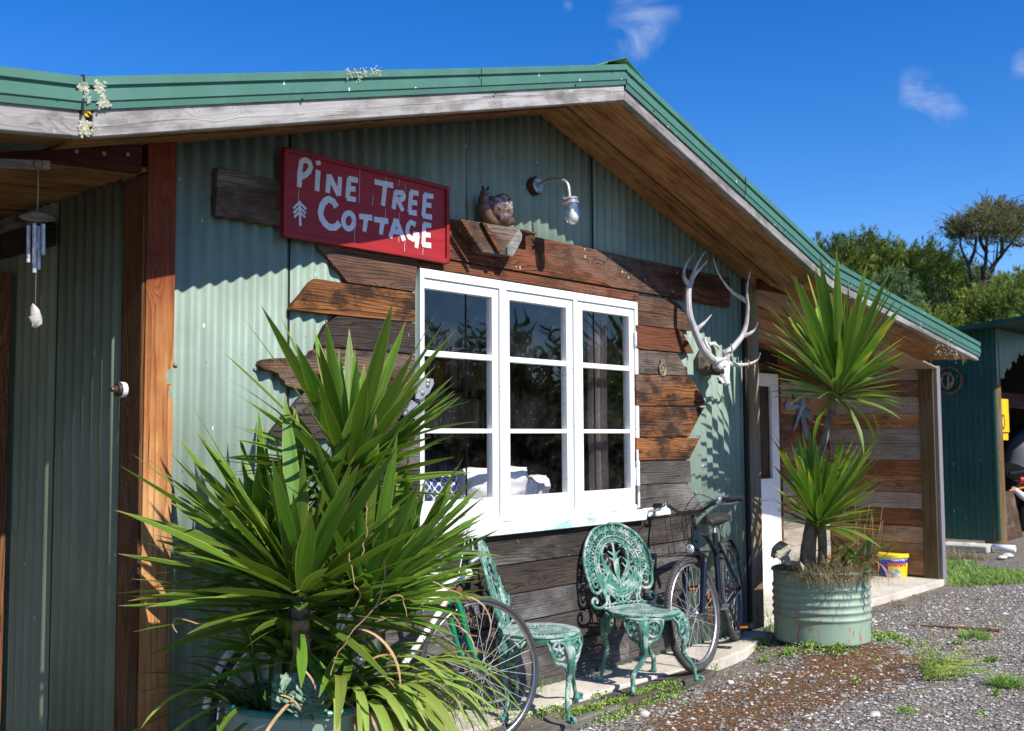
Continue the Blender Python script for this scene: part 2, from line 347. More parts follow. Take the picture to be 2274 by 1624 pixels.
# glass: reflective clear pane
def glassmat(name, tint=(1, 1, 1), refl=1.0, dusty=True):
    g = G(name); t = g.t; t.nodes.remove(g.b); out = t.nodes['Material Output']
    tr = g.n('ShaderNodeBsdfTransparent', {'Color': tint}); gl = g.n('ShaderNodeBsdfGlossy', {'Roughness': .012, 'Color': (1, 1, 1)})
    fr = g.n('ShaderNodeFresnel', {'IOR': 1.62}); f = g.ma('MULTIPLY', g.ma('MULTIPLY', fr.outputs[0], refl, clamp=True), g.ma('SUBTRACT', 1.0, g.n('ShaderNodeNewGeometry').outputs['Backfacing']))
    g.set(gl.inputs['Normal'], g.n('ShaderNodeBump', {'Height': g.noise(g.obj, 3.0, 2), 'Strength': .05, 'Distance': .02}).outputs[0])
    m = g.n('ShaderNodeMixShader', {0: f, 1: tr.outputs[0], 2: gl.outputs[0]})
    if not dusty:
        lw = g.n('ShaderNodeLayerWeight', {'Blend': .5}); fe = g.ma('MULTIPLY', g.ma('POWER', lw.outputs['Facing'], 1.2), .95); df0 = g.n('ShaderNodeBsdfGlossy', {'Roughness': .25, 'Color': (.85, .88, .9)}); m = g.n('ShaderNodeMixShader', {0: g.ma('ADD', fe, .14, clamp=True), 1: m.outputs[0], 2: df0.outputs[0]})
    if dusty:
        df = g.n('ShaderNodeBsdfDiffuse', {'Color': (.6, .6, .58)}); v = g.obj
        d = g.ma('MULTIPLY', g.ma('LESS_THAN', g.voro(v, 42.0), .075), g.ma('GREATER_THAN', g.noise(v, 6, 3), .56))
        dd = g.ma('ADD', g.ma('MULTIPLY', d, .75), g.ma('MULTIPLY', g.step(g.noise(g.sc(v, (1, 1, 1)), 3, 6, .7), .45, .9), .03))
        m = g.n('ShaderNodeMixShader', {0: dd, 1: m.outputs[0], 2: df.outputs[0]})
    t.links.new(m.outputs[0], out.inputs['Surface']); return g.m
GLASS = glassmat('window_glass')
BULBGLASS = glassmat('lamp_glass', refl=1.3, dusty=False)
CONC = None
g = G('pale_concrete'); v = g.obj; n = g.noise(v, 3.2, 8, .65); n2 = g.noise(v, 45, 4, .7)
c = g.ramp(g.ma('ADD', g.ma('MULTIPLY', n, .7), g.ma('MULTIPLY', n2, .3)), [(.32, (.34, .30, .24)), (.52, (.56, .51, .43)), (.7, (.68, .63, .55))])
g.bs(Base_Color=c, Roughness=.9); g.bump(n2, .4, .004); CONC = g.m
BLACK = plain('black_plastic', (.015, .015, .016), .35, var=.3)
RUBBER = plain('worn_grey_rubber', (.055, .052, .05), .75, var=.35, vs=20, bump=.3)
CHROME = plain('dull_chrome', (.55, .55, .56), .28, 1.0, var=.2, vs=20)
ALU = plain('grey_aluminium', (.42, .43, .45), .42, .9, var=.2, vs=14)
RUSTM = plain('rusty_steel', (.22, .085, .035), .85, var=.6, vs=30, bump=.6)
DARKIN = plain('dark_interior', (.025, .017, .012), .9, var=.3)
NAIL = plain('nail_head', (.30, .28, .26), .5, .6)

# ================================================================ cottage
cot = thing('cottage', 'green corrugated iron cottage with low gable, recycled timber cladding and deep eaves', 'building', (0, 0, 0))
XA = .24                                           # ridge
KR, KL = 2.72, -2.74                               # where the pitch eases
def T(x):                                          # top edge of the barge flashing
    if x > KR: return 3.353-.305*(KR-XA)-.128*(x-KR)
    if x >= XA: return 3.353-.305*(x-XA)
    if x >= KL: return 3.353-.276*(XA-x)
    return 3.353-.276*(XA-KL)-.13*(KL-x)
def SOF(x): return T(x)-.150                       # underside of the lining boards
XL, XR = -6.2, 5.735
PIT, AMP = .0762, .0088
def corr(cols, y0, zb, zt, axis='x', sgn=-1, n=8, ph=0.0):
    """corrugated sheet between cols[0]..cols[1]; zb/zt functions or numbers; sgn = side the crests face"""
    a, b = cols; k = max(2, int(round((b-a)/PIT*n))); vs = []; fs = []
    for i in range(k+1):
        x = a+(b-a)*i/k; y = y0+sgn*AMP*math.cos(2*math.pi*(x-ph)/PIT)
        for z in (zb(x) if callable(zb) else zb, zt(x) if callable(zt) else zt):
            vs.append((x, y, z) if axis == 'x' else (y, x, z))
    for i in range(k): fs.append((2*i, 2*i+2, 2*i+3, 2*i+1))
    return vs, fs
zt = lambda x: SOF(x)+.03
seams = [-2.12, -1.50, -.372, .73, 1.52, 2.515]
HX0, HX1, HZ0, HZ1 = -.66, 1.08, .95, 2.17
for i in range(5):
    a, b = seams[i], seams[i+1]+.03; m = MB(); y0 = -.002-.0035*(i % 2)
    cuts = sorted({a, b, *[q for q in (HX0, HX1) if a < q < b]})
    for j in range(len(cuts)-1):
        p, q = cuts[j], cuts[j+1]
        for ra in ([(.0, HZ0), (HZ1, zt)] if p >= HX0-1e-6 and q <= HX1+1e-6 else [(.0, zt)]):
            m = MB(); m.add(*corr((p, q), y0, *ra)); o = m.build('cladding_sheet', GREEN, cot, smooth=60, origin=(p, 0, 1))
            s = o.modifiers.new('t', 'SOLIDIFY'); s.thickness = .0012
for x in seams[1:-1]:
    MB().box((x-.0010, -.0145, 0), (x+.0010, -.004, zt(x))).build('sheet_lap', BLACK, cot, smooth=0)
# screws in rows
m = MB()
for z in (.45, 1.0, 1.66, 2.42, 2.9):
    x = -2.05
    while x < 2.45:
        if z < SOF(x)-.05 and not (-.75 < x < 1.2 and .9 < z < 2.2):
            xx = round(x/PIT)*PIT; m.ball((xx, -.0125-.003, z+random.uniform(-.012, .012)), (.011, .005, .011), 8, 4)
        x += PIT*random.choice((3, 4, 5))
tag(m.build('roofing_screw', GREEN, cot), kind='stuff')
# side wall of the left porch (faces left), end frame
m = MB(); vs, fs = corr((.088, 1.25), -2.235, 0, lambda y: 2.40, axis='y', sgn=-1)
m.add(vs, [f[::-1] for f in fs]); o = m.build('cladding_sheet', SIDEGREEN, cot, smooth=60); s = o.modifiers.new('t', 'SOLIDIFY'); s.thickness = .001
m = MB(); vs, fs = corr((.64, 1.3), -2.243, 0, lambda y: 2.395, axis='y', sgn=-1)
m.add(vs, [f[::-1] for f in fs]); m.build('cladding_sheet', SIDEGREEN, cot, smooth=60)
# posts at the left corner
def post(name, mat, x0, x1, y0, y1, z0, z1, par=cot, bev=.004):
    return MB().box((x0, y0, z0), (x1, y1, z1)).build(name, mat, par, smooth=0, bevel=bev)
# front post with the knot hole bitten out of its right edge
y = -.075
def pyz(pts, yy): return [PY(u, v, yy) for u, v in pts]
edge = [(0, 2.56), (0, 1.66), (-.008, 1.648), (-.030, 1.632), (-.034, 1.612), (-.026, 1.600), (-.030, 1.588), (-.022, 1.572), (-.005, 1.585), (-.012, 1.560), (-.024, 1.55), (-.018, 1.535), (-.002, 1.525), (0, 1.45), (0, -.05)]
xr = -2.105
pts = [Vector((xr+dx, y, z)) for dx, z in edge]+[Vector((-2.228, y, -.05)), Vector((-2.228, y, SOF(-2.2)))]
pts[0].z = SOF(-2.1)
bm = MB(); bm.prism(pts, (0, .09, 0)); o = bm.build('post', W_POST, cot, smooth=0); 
post('post', W_ROUGH, -2.240, -2.20, -.066, .085, -.05, 2.40)
# porch end on the left: door frame timber
post('door_frame', W_ROUGH, -2.40, -2.27, 1.00, 1.08, 0, 2.12)
post('rail', W_DRK, -2.31, -2.255, .62, 1.25, 2.20, 2.30)
MB().box((-6, 1.3, -.1), (-2.2, 1.36, 2.5)).build('wall', SIDEGREEN, cot, smooth=0)
# beam along the left porch: fitted to its outline
bp = pyz([(316, 322), (316, 383), (110, 357), (0, 349), (-60, 345), (-60, 334), (0, 338)], -.10)
MB().prism(bp, (0, .05, 0)).build('beam', W_RED, cot, smooth=0, bevel=.003)
m = MB()
for u in (201, 272, 335-3): 
    u = {201: 170, 272: 231, 332: 284}[u]; p = PY(u, 336 if u == 170 else (341 if u == 231 else 343), -.101); m.ball(p, (.009, .004, .009), 8, 4)
tag(m.build('bolt', NAIL, cot), kind='stuff')
MB().prism(pyz([(-60, 350), (112, 357), (112, 376), (-60, 371)], -.16), (0, .02, 0)).build('batten', W_GREY, cot, smooth=0, bevel=.002)
# right corner post, dark gap strip and the porch
post('corner_flashing', DARKIN, 2.50, 2.528, -.028, .02, 0, SOF(2.5), bev=0)
post('post', W_PPOST, 2.545, 2.70, -.03, .06, 0, SOF(2.6))
post('stud', BLACK, 2.526, 2.548, .0, .06, 0, 2.5, bev=0)

# ---- barge boards, flashing
def slope_board(name, mat, x0, x1, f0, f1, y0, y1, ends=(0, 0)):
    pts = [Vector((x0, y0, f0(x0))), Vector((x1, y0, f0(x1))), Vector((x1, y0, f1(x1))), Vector((x0, y0, f1(x0)))]
    c = sum(pts, Vector())/4; ang = math.atan2((pts[1]-pts[0]).z, (pts[1]-pts[0]).x)
    Rm = Matrix.Rotation(-ang, 3, 'Y').inverted() if False else Matrix.Rotation(ang, 3, 'Y')
    # build in local axes so that the grain follows the slope
    loc = [Rm @ (p-c) for p in pts]
    bmh = MB(); bmh.prism(loc, (0, y1-y0, 0)); m = bmh.mesh(name, Vector((0, 0, 0)))
    o = bpy.data.objects.new(name, m); COL.objects.link(o); m.materials.append(mat); o.parent = cot; o.location = c; o.rotation_euler = (0, -ang, 0); WL[o] = c
    b = o.modifiers.new('b', 'BEVEL'); b.width = .003; b.segments = 1; b.limit_method = 'ANGLE'
    return o
tb = lambda x: T(x)-(.098 if x < XA else .118)
bb = lambda x: T(x)-(.192 if x < KR else .192-.008*(x-KR))
for a, b in ((XL, KL-.012), (KL+.012, XA-.001), (XA+.001, KR), (KR, XR)):
    slope_board('barge_board', W_GREY, a, b, bb, tb, -.6, -.555)
prof = [(-.604, -.130), (-.610, -.130), (-.613, -.104), (-.619, -.098), (-.619, -.060), (-.608, -.055), (-.608, -.040), (-.619, -.035), (-.619, -.003), (-.612, .002), (-.50, .005)]
def flashing(a, b):
    m = MB(); n = len(prof); vs = []; xs = [a, b]; k_ = .83 if b <= XA+.001 else 1.0
    for x in xs: vs += [(x, y, T(x)+dz*k_) for y, dz in prof]
    fs = [(i, n+i, n+i+1, i+1) for i in range(n-1)]
    m.add(vs, fs); o = m.build('barge_flashing', FLASH, cot, smooth=0); s = o.modifiers.new('t', 'SOLIDIFY'); s.thickness = .002
    return o
for a, b in ((XL, KL-.035), (KL-.03, -.9), (-.905, XA), (XA, 1.5), (1.49, KR), (KR, XR+.012)): flashing(a, b)
m = MB(); m.prism([(KL-.035, -.619, T(KL)-.13), (KL-.028, -.619, T(KL)-.13), (KL-.028, -.619, T(KL)+.002), (KL-.035, -.619, T(KL)+.002)], (0, .03, 0)); m.build('joint_strip', BLACK, cot, smooth=0)
m = MB()
for x, dz in ((-1.9, -.105), (-.2, -.1), (.12, -.035), (.20, -.05), (.29, -.04), (.5, -.115), (1.1, -.115), (2.0, -.11), (-.8, -.12), (3.3, -.06), (4.4, -.06)):
    m.ball((x, -.613, T(x)+dz), (.006, .003, .006), 8, 4)
tag(m.build('roofing_screw', BLACK, cot), kind='stuff')
# roof sheets and ridge cap
for a, b in ((XL, KL), (KL, XA), (XA, KR), (KR, XR)):
    m = MB(); m.add([(a, -.59, T(a)-.012), (b, -.59, T(b)-.012), (b, 6.5, T(b)-.012), (a, 6.5, T(a)-.012)], [(0, 1, 2, 3)])
    o = m.build('roof_sheet', DKGREEN, cot, smooth=0); s = o.modifiers.new('t', 'SOLIDIFY'); s.thickness = .02
m = MB(); cap = [(-.17, -.05), (-.16, -.035), (-.012, .022), (0, .03), (.012, .022), (.16, -.04), (.17, -.055)]
vs = []
for yy in (-.612, 6.5): vs += [(XA+dx, yy, T(XA)+dz+.008) for dx, dz in cap]
m.add(vs, [(i, 7+i, 8+i, i+1) for i in range(6)]); o = m.build('ridge_cap', painted_metal('bright_green_cap', (.05, .20, .07), damt=.1, streak=False), cot, smooth=20); s = o.modifiers.new('t', 'SOLIDIFY'); s.thickness = .003
# lining boards under the eaves and porch roofs
def lining(a, b, ys, mat, drop=0.0):
    for i in range(len(ys)-1):
        y0, y1 = ys[i]+.0035, ys[i+1]-.0035; d = drop+random.uniform(-.0025, .0025)+(.010 if i % 2 else 0)
        slope_board('lining_board', mat if not isinstance(mat, list) else mat[i % len(mat)], a, b, lambda x: SOF(x)+d, lambda x: SOF(x)+d+.018, y0, y1)
lining(XL, KL+.12, [-.555, -.33, -.10], W_SOFF); pass
lining(KL+.12, XA, [-.555, -.40, -.2, .0], W_SOFF)
lining(XA, KR-.02, [-.555, -.40, -.2, .0], W_SOFF)
ysl = [-.10, .16, .44, .72, 1.0, 1.3]
for i in range(5):
    zp = lambda x: 2.402-.07*(-2.25-x)+(.008 if i % 2 else 0)
    slope_board('lining_board', W_SOFF, XL, -2.205 if i else -2.245, zp, lambda x: zp(x)+.018, ysl[i]+.003, ysl[i+1]-.003)
lining(KR-.02, XR, [-.555, -.33, -.10], W_SOFF)
lining(2.6, 6.1, [-.10, .08, .27, .45, .64, .83, 1.08], [W_SOFF2, W_SOFF2, W_SOFF], -.004)
MB().box((2.55, -.14, SOF(2.9)+.0), (3.0, -.10, SOF(2.6)+.06)).build('purlin', W_RED, cot, smooth=0)

# ---- porch walls
def board(name, poly, t, mat, y=None, par=cot, bev=.002, back=-.010):
    yf = -t if y is None else y
    P = [PY(u, v, yf) for u, v in poly]
    return MB().prism(P, (0, abs(back-yf), 0)).build(name, mat, par, smooth=0, bevel=bev)
PB1 = wood('porch_board_brown', (.06, .028, .014), (.33, .16, .07), (.54, .33, .17), (.42, .33, .25), .3, 'x', 14, .5, knots=.7, char=.45)
PB2 = wood('porch_board_grey', (.09, .07, .055), (.30, .24, .19), (.44, .38, .32), (.42, .38, .33), .5, 'x', 14, .5, knots=.7, char=.35)
PB3 = wood('porch_board_red', (.05, .02, .01), (.22, .08, .035), (.38, .17, .08), (.30, .22, .16), .25, 'x', 14, .5, knots=.7, char=.5)
YB = 1.06                                            # back wall of the right porch
pmats = [W_SOFF2, W_BRN, W_RUST, W_DRK2, W_SOFF2, W_RUST, W_BRN]
XD = PY(1727, 1200, YB).x                            # right edge of the door
z = 0.0; i = 0
hs_ = [.16, .15, .17, .15, .16, .15, .17, .155, .165, .15, .16, .15, .17, .16]
zz = 0
for h in hs_:
    z0_, z1_ = zz+.0015, min(zz+h-.0015, 2.2); zz += h
    if z0_ > 2.15: break
    post('wall_board', random.choice([PB1, PB3, PB3, PB2]), XD+.03, 6.13, YB-random.uniform(.02, .026), YB, z0_, z1_, bev=.002)
o = post('wall', DARKIN, 2.5, 6.16, YB, YB+.05, 0, 2.6, bev=0)
# side wall with planks, faces left
def side_board(y0, y1, z0, z1, mat, x=6.13, t=.022):
    a = MB(); a.box((-(y1-y0)/2, -t/2, -(z1-z0)/2), ((y1-y0)/2, t/2, (z1-z0)/2)); m = a.mesh('wall_board', Vector((0, 0, 0)))
    o = bpy.data.objects.new('wall_board', m); COL.objects.link(o); m.materials.append(mat); o.parent = cot
    o.location = (x, (y0+y1)/2, (z0+z1)/2); o.rotation_euler = (0, 0, R_(90)); b = o.modifiers.new('b', 'BEVEL'); b.width = .002; b.segments = 1
Zs = [PX(2030, v, 6.12).z for v in (1277, 1243, 1206, 1168, 1130, 1093, 1056, 1022, 985, 951, 918, 881, 845, 818)]
cyc = [PB1, PB1, PB1, PB3, PB2, PB1, PB3, PB2, PB2, PB1, PB2, PB3, PB2]
for i in range(13):
    side_board(-.0, YB-.03, Zs[i]+.002, Zs[i+1]-.002, cyc[i], x=6.12-random.uniform(0, .008))
post('wall', DARKIN, 6.135, 6.16, -.02, YB, 0, 2.1, bev=0)
post('stud', W_STUD, 6.085, 6.11, -.05, .09, 0, 2.03)
post('post', W_PALE, 6.112, 6.20, -.085, .02, -.06, 2.04)
# door: white, glazed above
D0 = 4.05
post('door_frame', W_RUST, XD-.005, XD+.03, YB-.05, YB-.01, 0, 1.98)
post('door_frame', W_ORB, D0, XD+.03, YB-.05, YB-.01, 1.98, 2.05)
ZD = PY(1700, 1063, YB-.03).z                        # bottom of the glazing
DW = XD-.01
mdr = MB(); yd0, yd1 = YB-.045, YB-.012
for a in (((D0, yd0, 0), (DW, yd1, ZD)), ((D0, yd0, ZD), (D0+.11, yd1, 1.96)), ((DW-.14, yd0, ZD), (DW, yd1, 1.96)), ((D0+.11, yd0, 1.84), (DW-.14, yd1, 1.96))): mdr.box(*a)
SATIN = plain('satin_white_paint', (.80, .80, .82), .4, var=.05)
door = mdr.build('door', SATIN, cot, smooth=0, bevel=.003)
MB().box((D0+.11, YB-.03, ZD), (DW-.14, YB-.026, 1.84)).build('pane', GLASS, door, smooth=0)
MB().box((D0+.14, YB-.052, .14), (DW-.17, yd0+.002, ZD-.2)).build('panel', SATIN, door, smooth=0, bevel=.006)
MB().box((D0+.12, YB-.02, ZD), (DW-.35, YB-.015, 1.84)).build('curtain', plain('dark_curtain', (.10, .08, .07), .9), door, smooth=0)

# ---- timber round the window (each board its own piece)
y_ = -.03
X0, X1 = PY(900, 530, 0).x, PY(1608, 650, 0).x
def zboard(x0, x1, z0, z1, t, mat, pts=None):
    P = pts or [(x0, -t, z0), (x1, -t, z0), (x1, -t, z1), (x0, -t, z1)]
    return MB().prism(P, (0, t-.010, 0)).build('cladding_board', mat, cot, smooth=0, bevel=.0025)
zboard(-.60, 2.29, 2.277, 2.485, .040, W_RUST)
zboard(-.735, 1.175, 2.216, 2.268, .030, W_RUST)
# left pointed boards
board('cladding_board', [(690, 520), (930, 545), (922, 648), (772, 627), (711, 552)], .036, W_BRN)
board('cladding_board', [(646, 688), (653, 673), (664, 662), (690, 628), (702, 619), (770, 630), (922, 651), (922, 716), (742, 699)], .042, W_ORB)
board('cladding_board', [(702, 769), (710, 750), (724, 722), (749, 701), (922, 718), (922, 786), (745, 771)], .036, W_DRK)
board('cladding_board', [(576, 812), (580, 802), (590, 798), (606, 796), (640, 795), (655, 790), (692, 789), (694, 779), (712, 772), (922, 789), (922, 868), (760, 868), (704, 871), (668, 866), (650, 861), (634, 855), (632, 846), (622, 840), (618, 830), (604, 824), (588, 822)], .044, W_ORB)
board('cladding_board', [(676, 872), (704, 873), (922, 871), (922, 922), (634, 921)], .034, W_DRK)
board('cladding_board', [(632, 923), (922, 924), (922, 976), (594, 973)], .040, W_DRK)
for k, (za, zb_) in enumerate(((1.365, 1.21), (1.21, 1.05), (1.05, .90))):
    zboard(-1.25+.2*k, -.728, zb_+.003, za-.003, .032+.004*(k % 2), W_DRK)
# right pointed boards
board('cladding_board', [(1409, 656), (1490, 666), (1510, 677), (1522, 696), (1531, 712), (1537, 735), (1409.6, 720.5)], .036, W_BRN)
board('cladding_board', [(1411, 722), (1509, 733), (1515, 739), (1530, 762), (1541, 785), (1412.5, 774.5)], .042, W_RUST)
board('cladding_board', [(1412.5, 776), (1503, 785), (1517, 810), (1528, 835), (1412.5, 829)], .034, W_BRN)
board('cladding_board', [(1412, 831), (1528, 836.5), (1541, 850), (1548, 862), (1560, 880), (1570, 901), (1413, 901)], .042, W_ORB)
board('cladding_board', [(1413, 903), (1566, 905), (1557.5, 916), (1545, 940), (1530, 970), (1413, 970.5)], .036, W_ORB)
board('cladding_board', [(1413, 972.5), (1553, 973), (1548, 985), (1530, 1020), (1413, 1022.5)], .044, W_ORB)
board('cladding_board', [(1413, 1025), (1532, 1023), (1534.6, 1071), (1413, 1076)], .034, W_DRK2)
board('cladding_board', [(1413, 1078), (1526, 1074), (1545, 1104), (1566, 1136), (1477, 1142), (1477, 1130), (1413, 1134)], .040, W_DRK2)
post('window_trim', W_RUST, 1.152, 1.178, -.026, -.012, .93, 2.214, bev=.002)
# courses below the sill
lv = [.855, .693, .536, .382, .227, .03]
for i in range(5):
    t = .034+.005*(i % 2); cut = [(-.95, .62+.1*i), (.62+.1*i, 1.75-.04*i)] if i in (0, 2, 4) else [(-.95, 1.72-.03*i)]
    if i == 0: cut = [(-.95, 1.75)]
    for a, b in cut: zboard(a+.001, b-.001, lv[i+1]+.003, lv[i]-.003, t, random.choice([W_DRK, W_DRK, W_DRK2]) if i < 3 else W_DRK2)
zboard(1.165, 1.80, .86, .872, .03, W_DRK2)
# nails in the boards
m = MB(); rN = random.Random(6)
for o in [q for q in COL.objects if q.name.startswith('cladding_board')]:
    xs = [v.co.x+WL[o].x for v in o.data.vertices]; ys = min(v.co.y for v in o.data.vertices)+WL[o].y; zs = [v.co.z for v in o.data.vertices]; x0, x1 = min(xs), max(xs); zc_ = WL[o].z; hz = (max(zs)-min(zs))*.26
    x = x0+(.10 if x0 > 1 else .06)+rN.uniform(0, .05)
    if x0 < -.7 and x1 < -.6: x = -.80
    while x < x1-.03:
        if not (x0 > 1 and x > x0+.28) and not (x0 < -.7 and x1 < -.6 and x < -.95):
            for s_ in (1, -1): m.ball((x+rN.uniform(-.008, .008), ys-.0008, zc_+s_*hz+rN.uniform(-.006, .006)), (.0045, .002, .0045), 6, 4)
        x += rN.uniform(.38, .5) if not (x0 > 1) else rN.uniform(.2, .26)
tag(m.build('nail', BLACK, cot), kind='stuff')
# ---- window
win = MB()
def wb(x0, x1, z0, z1, y0, y1, m): m.box((x0, y0, z0), (x1, y1, z1))
yf = -.040
wb(-.728, -.700, .93, 2.208, yf, .06, win); wb(1.118, 1.148, .93, 2.208, yf, .06, win)
wb(-.700, 1.118, 2.163, 2.208, yf, .06, win); wb(-.700, 1.118, .925, .955, yf, .06, win)
wb(-.142, -.088, .955, 2.163, yf-.002, .06, win); wb(.500, .535, .955, 2.163, yf-.001, .06, win)
window = win.build('window', WHITE, cot, smooth=0, bevel=.003, origin=(.2, 0, 1.5))
for (a, b, ga, gb) in ((-.699, -.143, -.690, -.192), (-.087, .499, -.051, .442), (.536, 1.117, .595, 1.066)):
    s = MB(); ys, ye = -.030, .012
    wb(a+.001, ga, .957, 2.161, ys, ye, s); wb(gb, b-.001, .957, 2.161, ys, ye, s)
    wb(ga, gb, 2.112, 2.161, ys, ye, s); wb(ga, gb, .957, 1.053, ys, ye, s)
    wb(ga, gb, 1.774, 1.804, ys+.003, ye, s); wb(ga, gb, 1.390, 1.414, ys+.003, ye, s)
    s.build('sash', WHITE, window, smooth=0, bevel=.003)
    for z0_, z1_ in ((1.053, 1.390), (1.414, 1.774), (1.804, 2.112)):
        MB().box((ga-.004, -.008, z0_-.004), (gb+.004, -.005, z1_+.004)).build('pane', GLASS, window, smooth=0)
for z0_ in (1.93, 1.2): MB().tube([(1.115, -.044, z0_), (1.115, -.044, z0_+.09)], .008, 8).build('hinge', WHITE, window)
s = MB(); s.prism([(-.76, -.075, .858), (-.76, -.078, .905), (-.76, -.03, .926), (-.76, .0, .926), (-.76, .0, .858)], (1.925, 0, 0)); wb(1.165, 1.472, .872, .926, -.05, -.012, s)
s.build('window_sill', SILL, window, smooth=0, bevel=.004)
# room behind the window
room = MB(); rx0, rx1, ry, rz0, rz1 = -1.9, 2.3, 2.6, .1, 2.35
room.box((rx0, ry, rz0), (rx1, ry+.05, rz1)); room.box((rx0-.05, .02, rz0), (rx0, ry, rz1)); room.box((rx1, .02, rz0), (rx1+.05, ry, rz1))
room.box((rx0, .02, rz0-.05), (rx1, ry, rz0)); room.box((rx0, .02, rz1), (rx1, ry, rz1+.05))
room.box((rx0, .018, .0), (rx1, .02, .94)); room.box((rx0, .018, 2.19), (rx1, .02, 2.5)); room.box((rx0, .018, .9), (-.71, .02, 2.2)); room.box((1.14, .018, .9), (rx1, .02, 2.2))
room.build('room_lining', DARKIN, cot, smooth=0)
bp_ = ['bookshelf', 'tall dark bookshelf full of books standing inside behind the window', 'bookshelf']
bs_ = thing(*bp_, (1.7, 2.4, .1))
s = MB()
for z in (.1, .55, .95, 1.35, 1.75, 2.1): s.box((.6, 2.2, z), (2.25, 2.55, z+.02))
for x in (.6, 1.42, 2.23): s.box((x, 2.2, .1), (x+.02, 2.55, 2.12))
s.build('shelf', W_DRK, bs_, smooth=0)
bcol = [plain('book_%s' % n, c, .6) for n, c in (('red', (.3, .05, .04)), ('blue', (.05, .1, .25)), ('cream', (.5, .45, .35)), ('grey', (.2, .2, .2)), ('ochre', (.4, .25, .08)))]
for z in (.57, .97, 1.37, 1.77):
    rows = [MB() for _ in bcol]; x = .64
    while x < 2.18:
        wd = random.uniform(.02, .05)
        if random.random() < .85: random.choice(rows).box((x, 2.24, z), (x+wd-.002, 2.42, z+random.uniform(.2, .32)))
        x += wd
    allm = MB()
    fm = []
    for k, r in enumerate(rows): fm += [k]*len(r.f); allm.add(r.v, r.f)
    o = allm.build('book_row', bcol, bs_, smooth=0)
    for k, p in enumerate(o.data.polygons): p.material_index = fm[k]
# ================================================================ ground
g = G('gravel_ground'); v = g.tc.outputs['Object']
n1 = g.noise(v, 1.1, 5, .6); n2 = g.noise(v, 9, 6, .65)
vo = g.voro(v, 55.0, 'Color'); vd = g.voro(v, 55.0); vs_ = g.sep(vo)
c = g.ramp(vs_[0], [(.0, (.17, .16, .15)), (.45, (.29, .27, .25)), (.75, (.42, .38, .34)), (1, (.60, .54, .47))])
c = g.mix(c, (.09, .08, .07), g.step(vd, .3, .6))
c = g.mix(c, (.27, .215, .155), g.ma('MULTIPLY', g.step(n2, .45, .68), .6))
s = g.sep(v)
# rusty brown moss mat near the wall
moss = g.ma('SUBTRACT', 1.0, g.ma('ABSOLUTE', g.ma('DIVIDE', g.ma('ADD', s[1], 1.0), .62)), clamp=True)
mx_ = g.ma('MULTIPLY', g.step(s[0], -.5, .4), g.step(s[0], 3.3, 2.0))
moss = g.ma('MULTIPLY', moss, mx_); mf = g.step(g.ma('ADD', g.ma('MULTIPLY', moss, .55), g.ma('ADD', g.ma('MULTIPLY', n2, .85), g.ma('MULTIPLY', n1, .45))), .80, .95)
c = g.mix(c, g.ramp(g.noise(v, 30, 4), [(.3, (.05, .022, .008)), (.5, (.13, .055, .015)), (.62, (.20, .11, .05)), (.75, (.15, .13, .025))]), g.ma('MULTIPLY', mf, .85))
g.bs(Base_Color=c, Roughness=.95, Specular_IOR_Level=.2); g.bump(g.ma('SUBTRACT', g.noise(v, 90, 3), vd), .9, .012)
GRAV = g.m
GZ = -.06
def gz(x, y): return GZ+.062*math.exp(-(((x-2.5)/.55)**2+((y+.62)/.42)**2)**2)+.012*mnoise.noise(Vector((x*.9, y*.9, 0)))+.02*max(0, min(1, (x-2)/4))*0
m = MB(); nx, ny = 80, 40
def gx(i): return -4+12*i/nx
def gy(j): return -6+7*j/ny
for j in range(ny+1):
    for i in range(nx+1): m.v.append(Vector((gx(i), gy(j), gz(gx(i), gy(j)))))
for j in range(ny):
    for i in range(nx): a = j*(nx+1)+i; m.f.append((a, a+1, a+nx+2, a+nx+1))
o = m.build('ground', GRAV, smooth=60, origin=(0, 0, 0)); tag(o, kind='structure')
m = MB(); B = 400
for (x0, y0, x1, y1) in ((-B, -B, B, -6), (-B, 1, B, B), (-B, -6, -4, 1), (8, -6, B, 1)): m.add([(x0, y0, GZ-.004), (x1, y0, GZ-.004), (x1, y1, GZ-.004), (x0, y1, GZ-.004)], [(0, 1, 2, 3)])
tag(m.build('ground', GRAV, smooth=0, origin=(0, 0, 0)), kind='structure')
# footings: slabs and timber edging
def slab(name, pts, z0, z1, mat, kind='structure', bev=.008, par=None):
    o = MB().prism([Vector((x, y, z0)) for x, y in pts], (0, 0, z1-z0)).build(name, mat, par, smooth=0, bevel=bev)
    if kind: tag(o, kind=kind)
    return o
slab('footpath', [(-1.6, -.30), (.35, -.31), (.95, -.33), (1.15, -.35), (1.15, .02), (-1.6, .02)], -.09, .0, CONC)
slab('footpath', [(1.18, -.40), (1.9, -.33), (2.52, -.16), (2.56, .02), (1.18, .02)], -.09, -.001, CONC)
slab('porch_floor', [(2.56, .16), (3.3, .14), (3.46, -.09), (6.12, -.09), (6.12, YB), (2.56, YB)], -.10, .0, CONC)
TIMB = wood('dark_damp_timber', (.02, .016, .012), (.09, .075, .06), (.17, .15, .125), (.24, .22, .19), .4, 'x', 14, .7)
for lbl, a, b, y0, y1, t in (('grey timber edging board under the front feet of the right hand chair', .30, 1.26, -.52, -.335, -.012), ('grey timber edging board under the front foot of the left hand chair', -.75, .285, -.56, -.315, -.02)):
    o = slab('edging_board', [(a, y0), (b, y0+.03), (b, y1), (a, y1)], -.10, t, TIMB, kind=None); tag(o, lbl, 'board', 'timber edging boards')
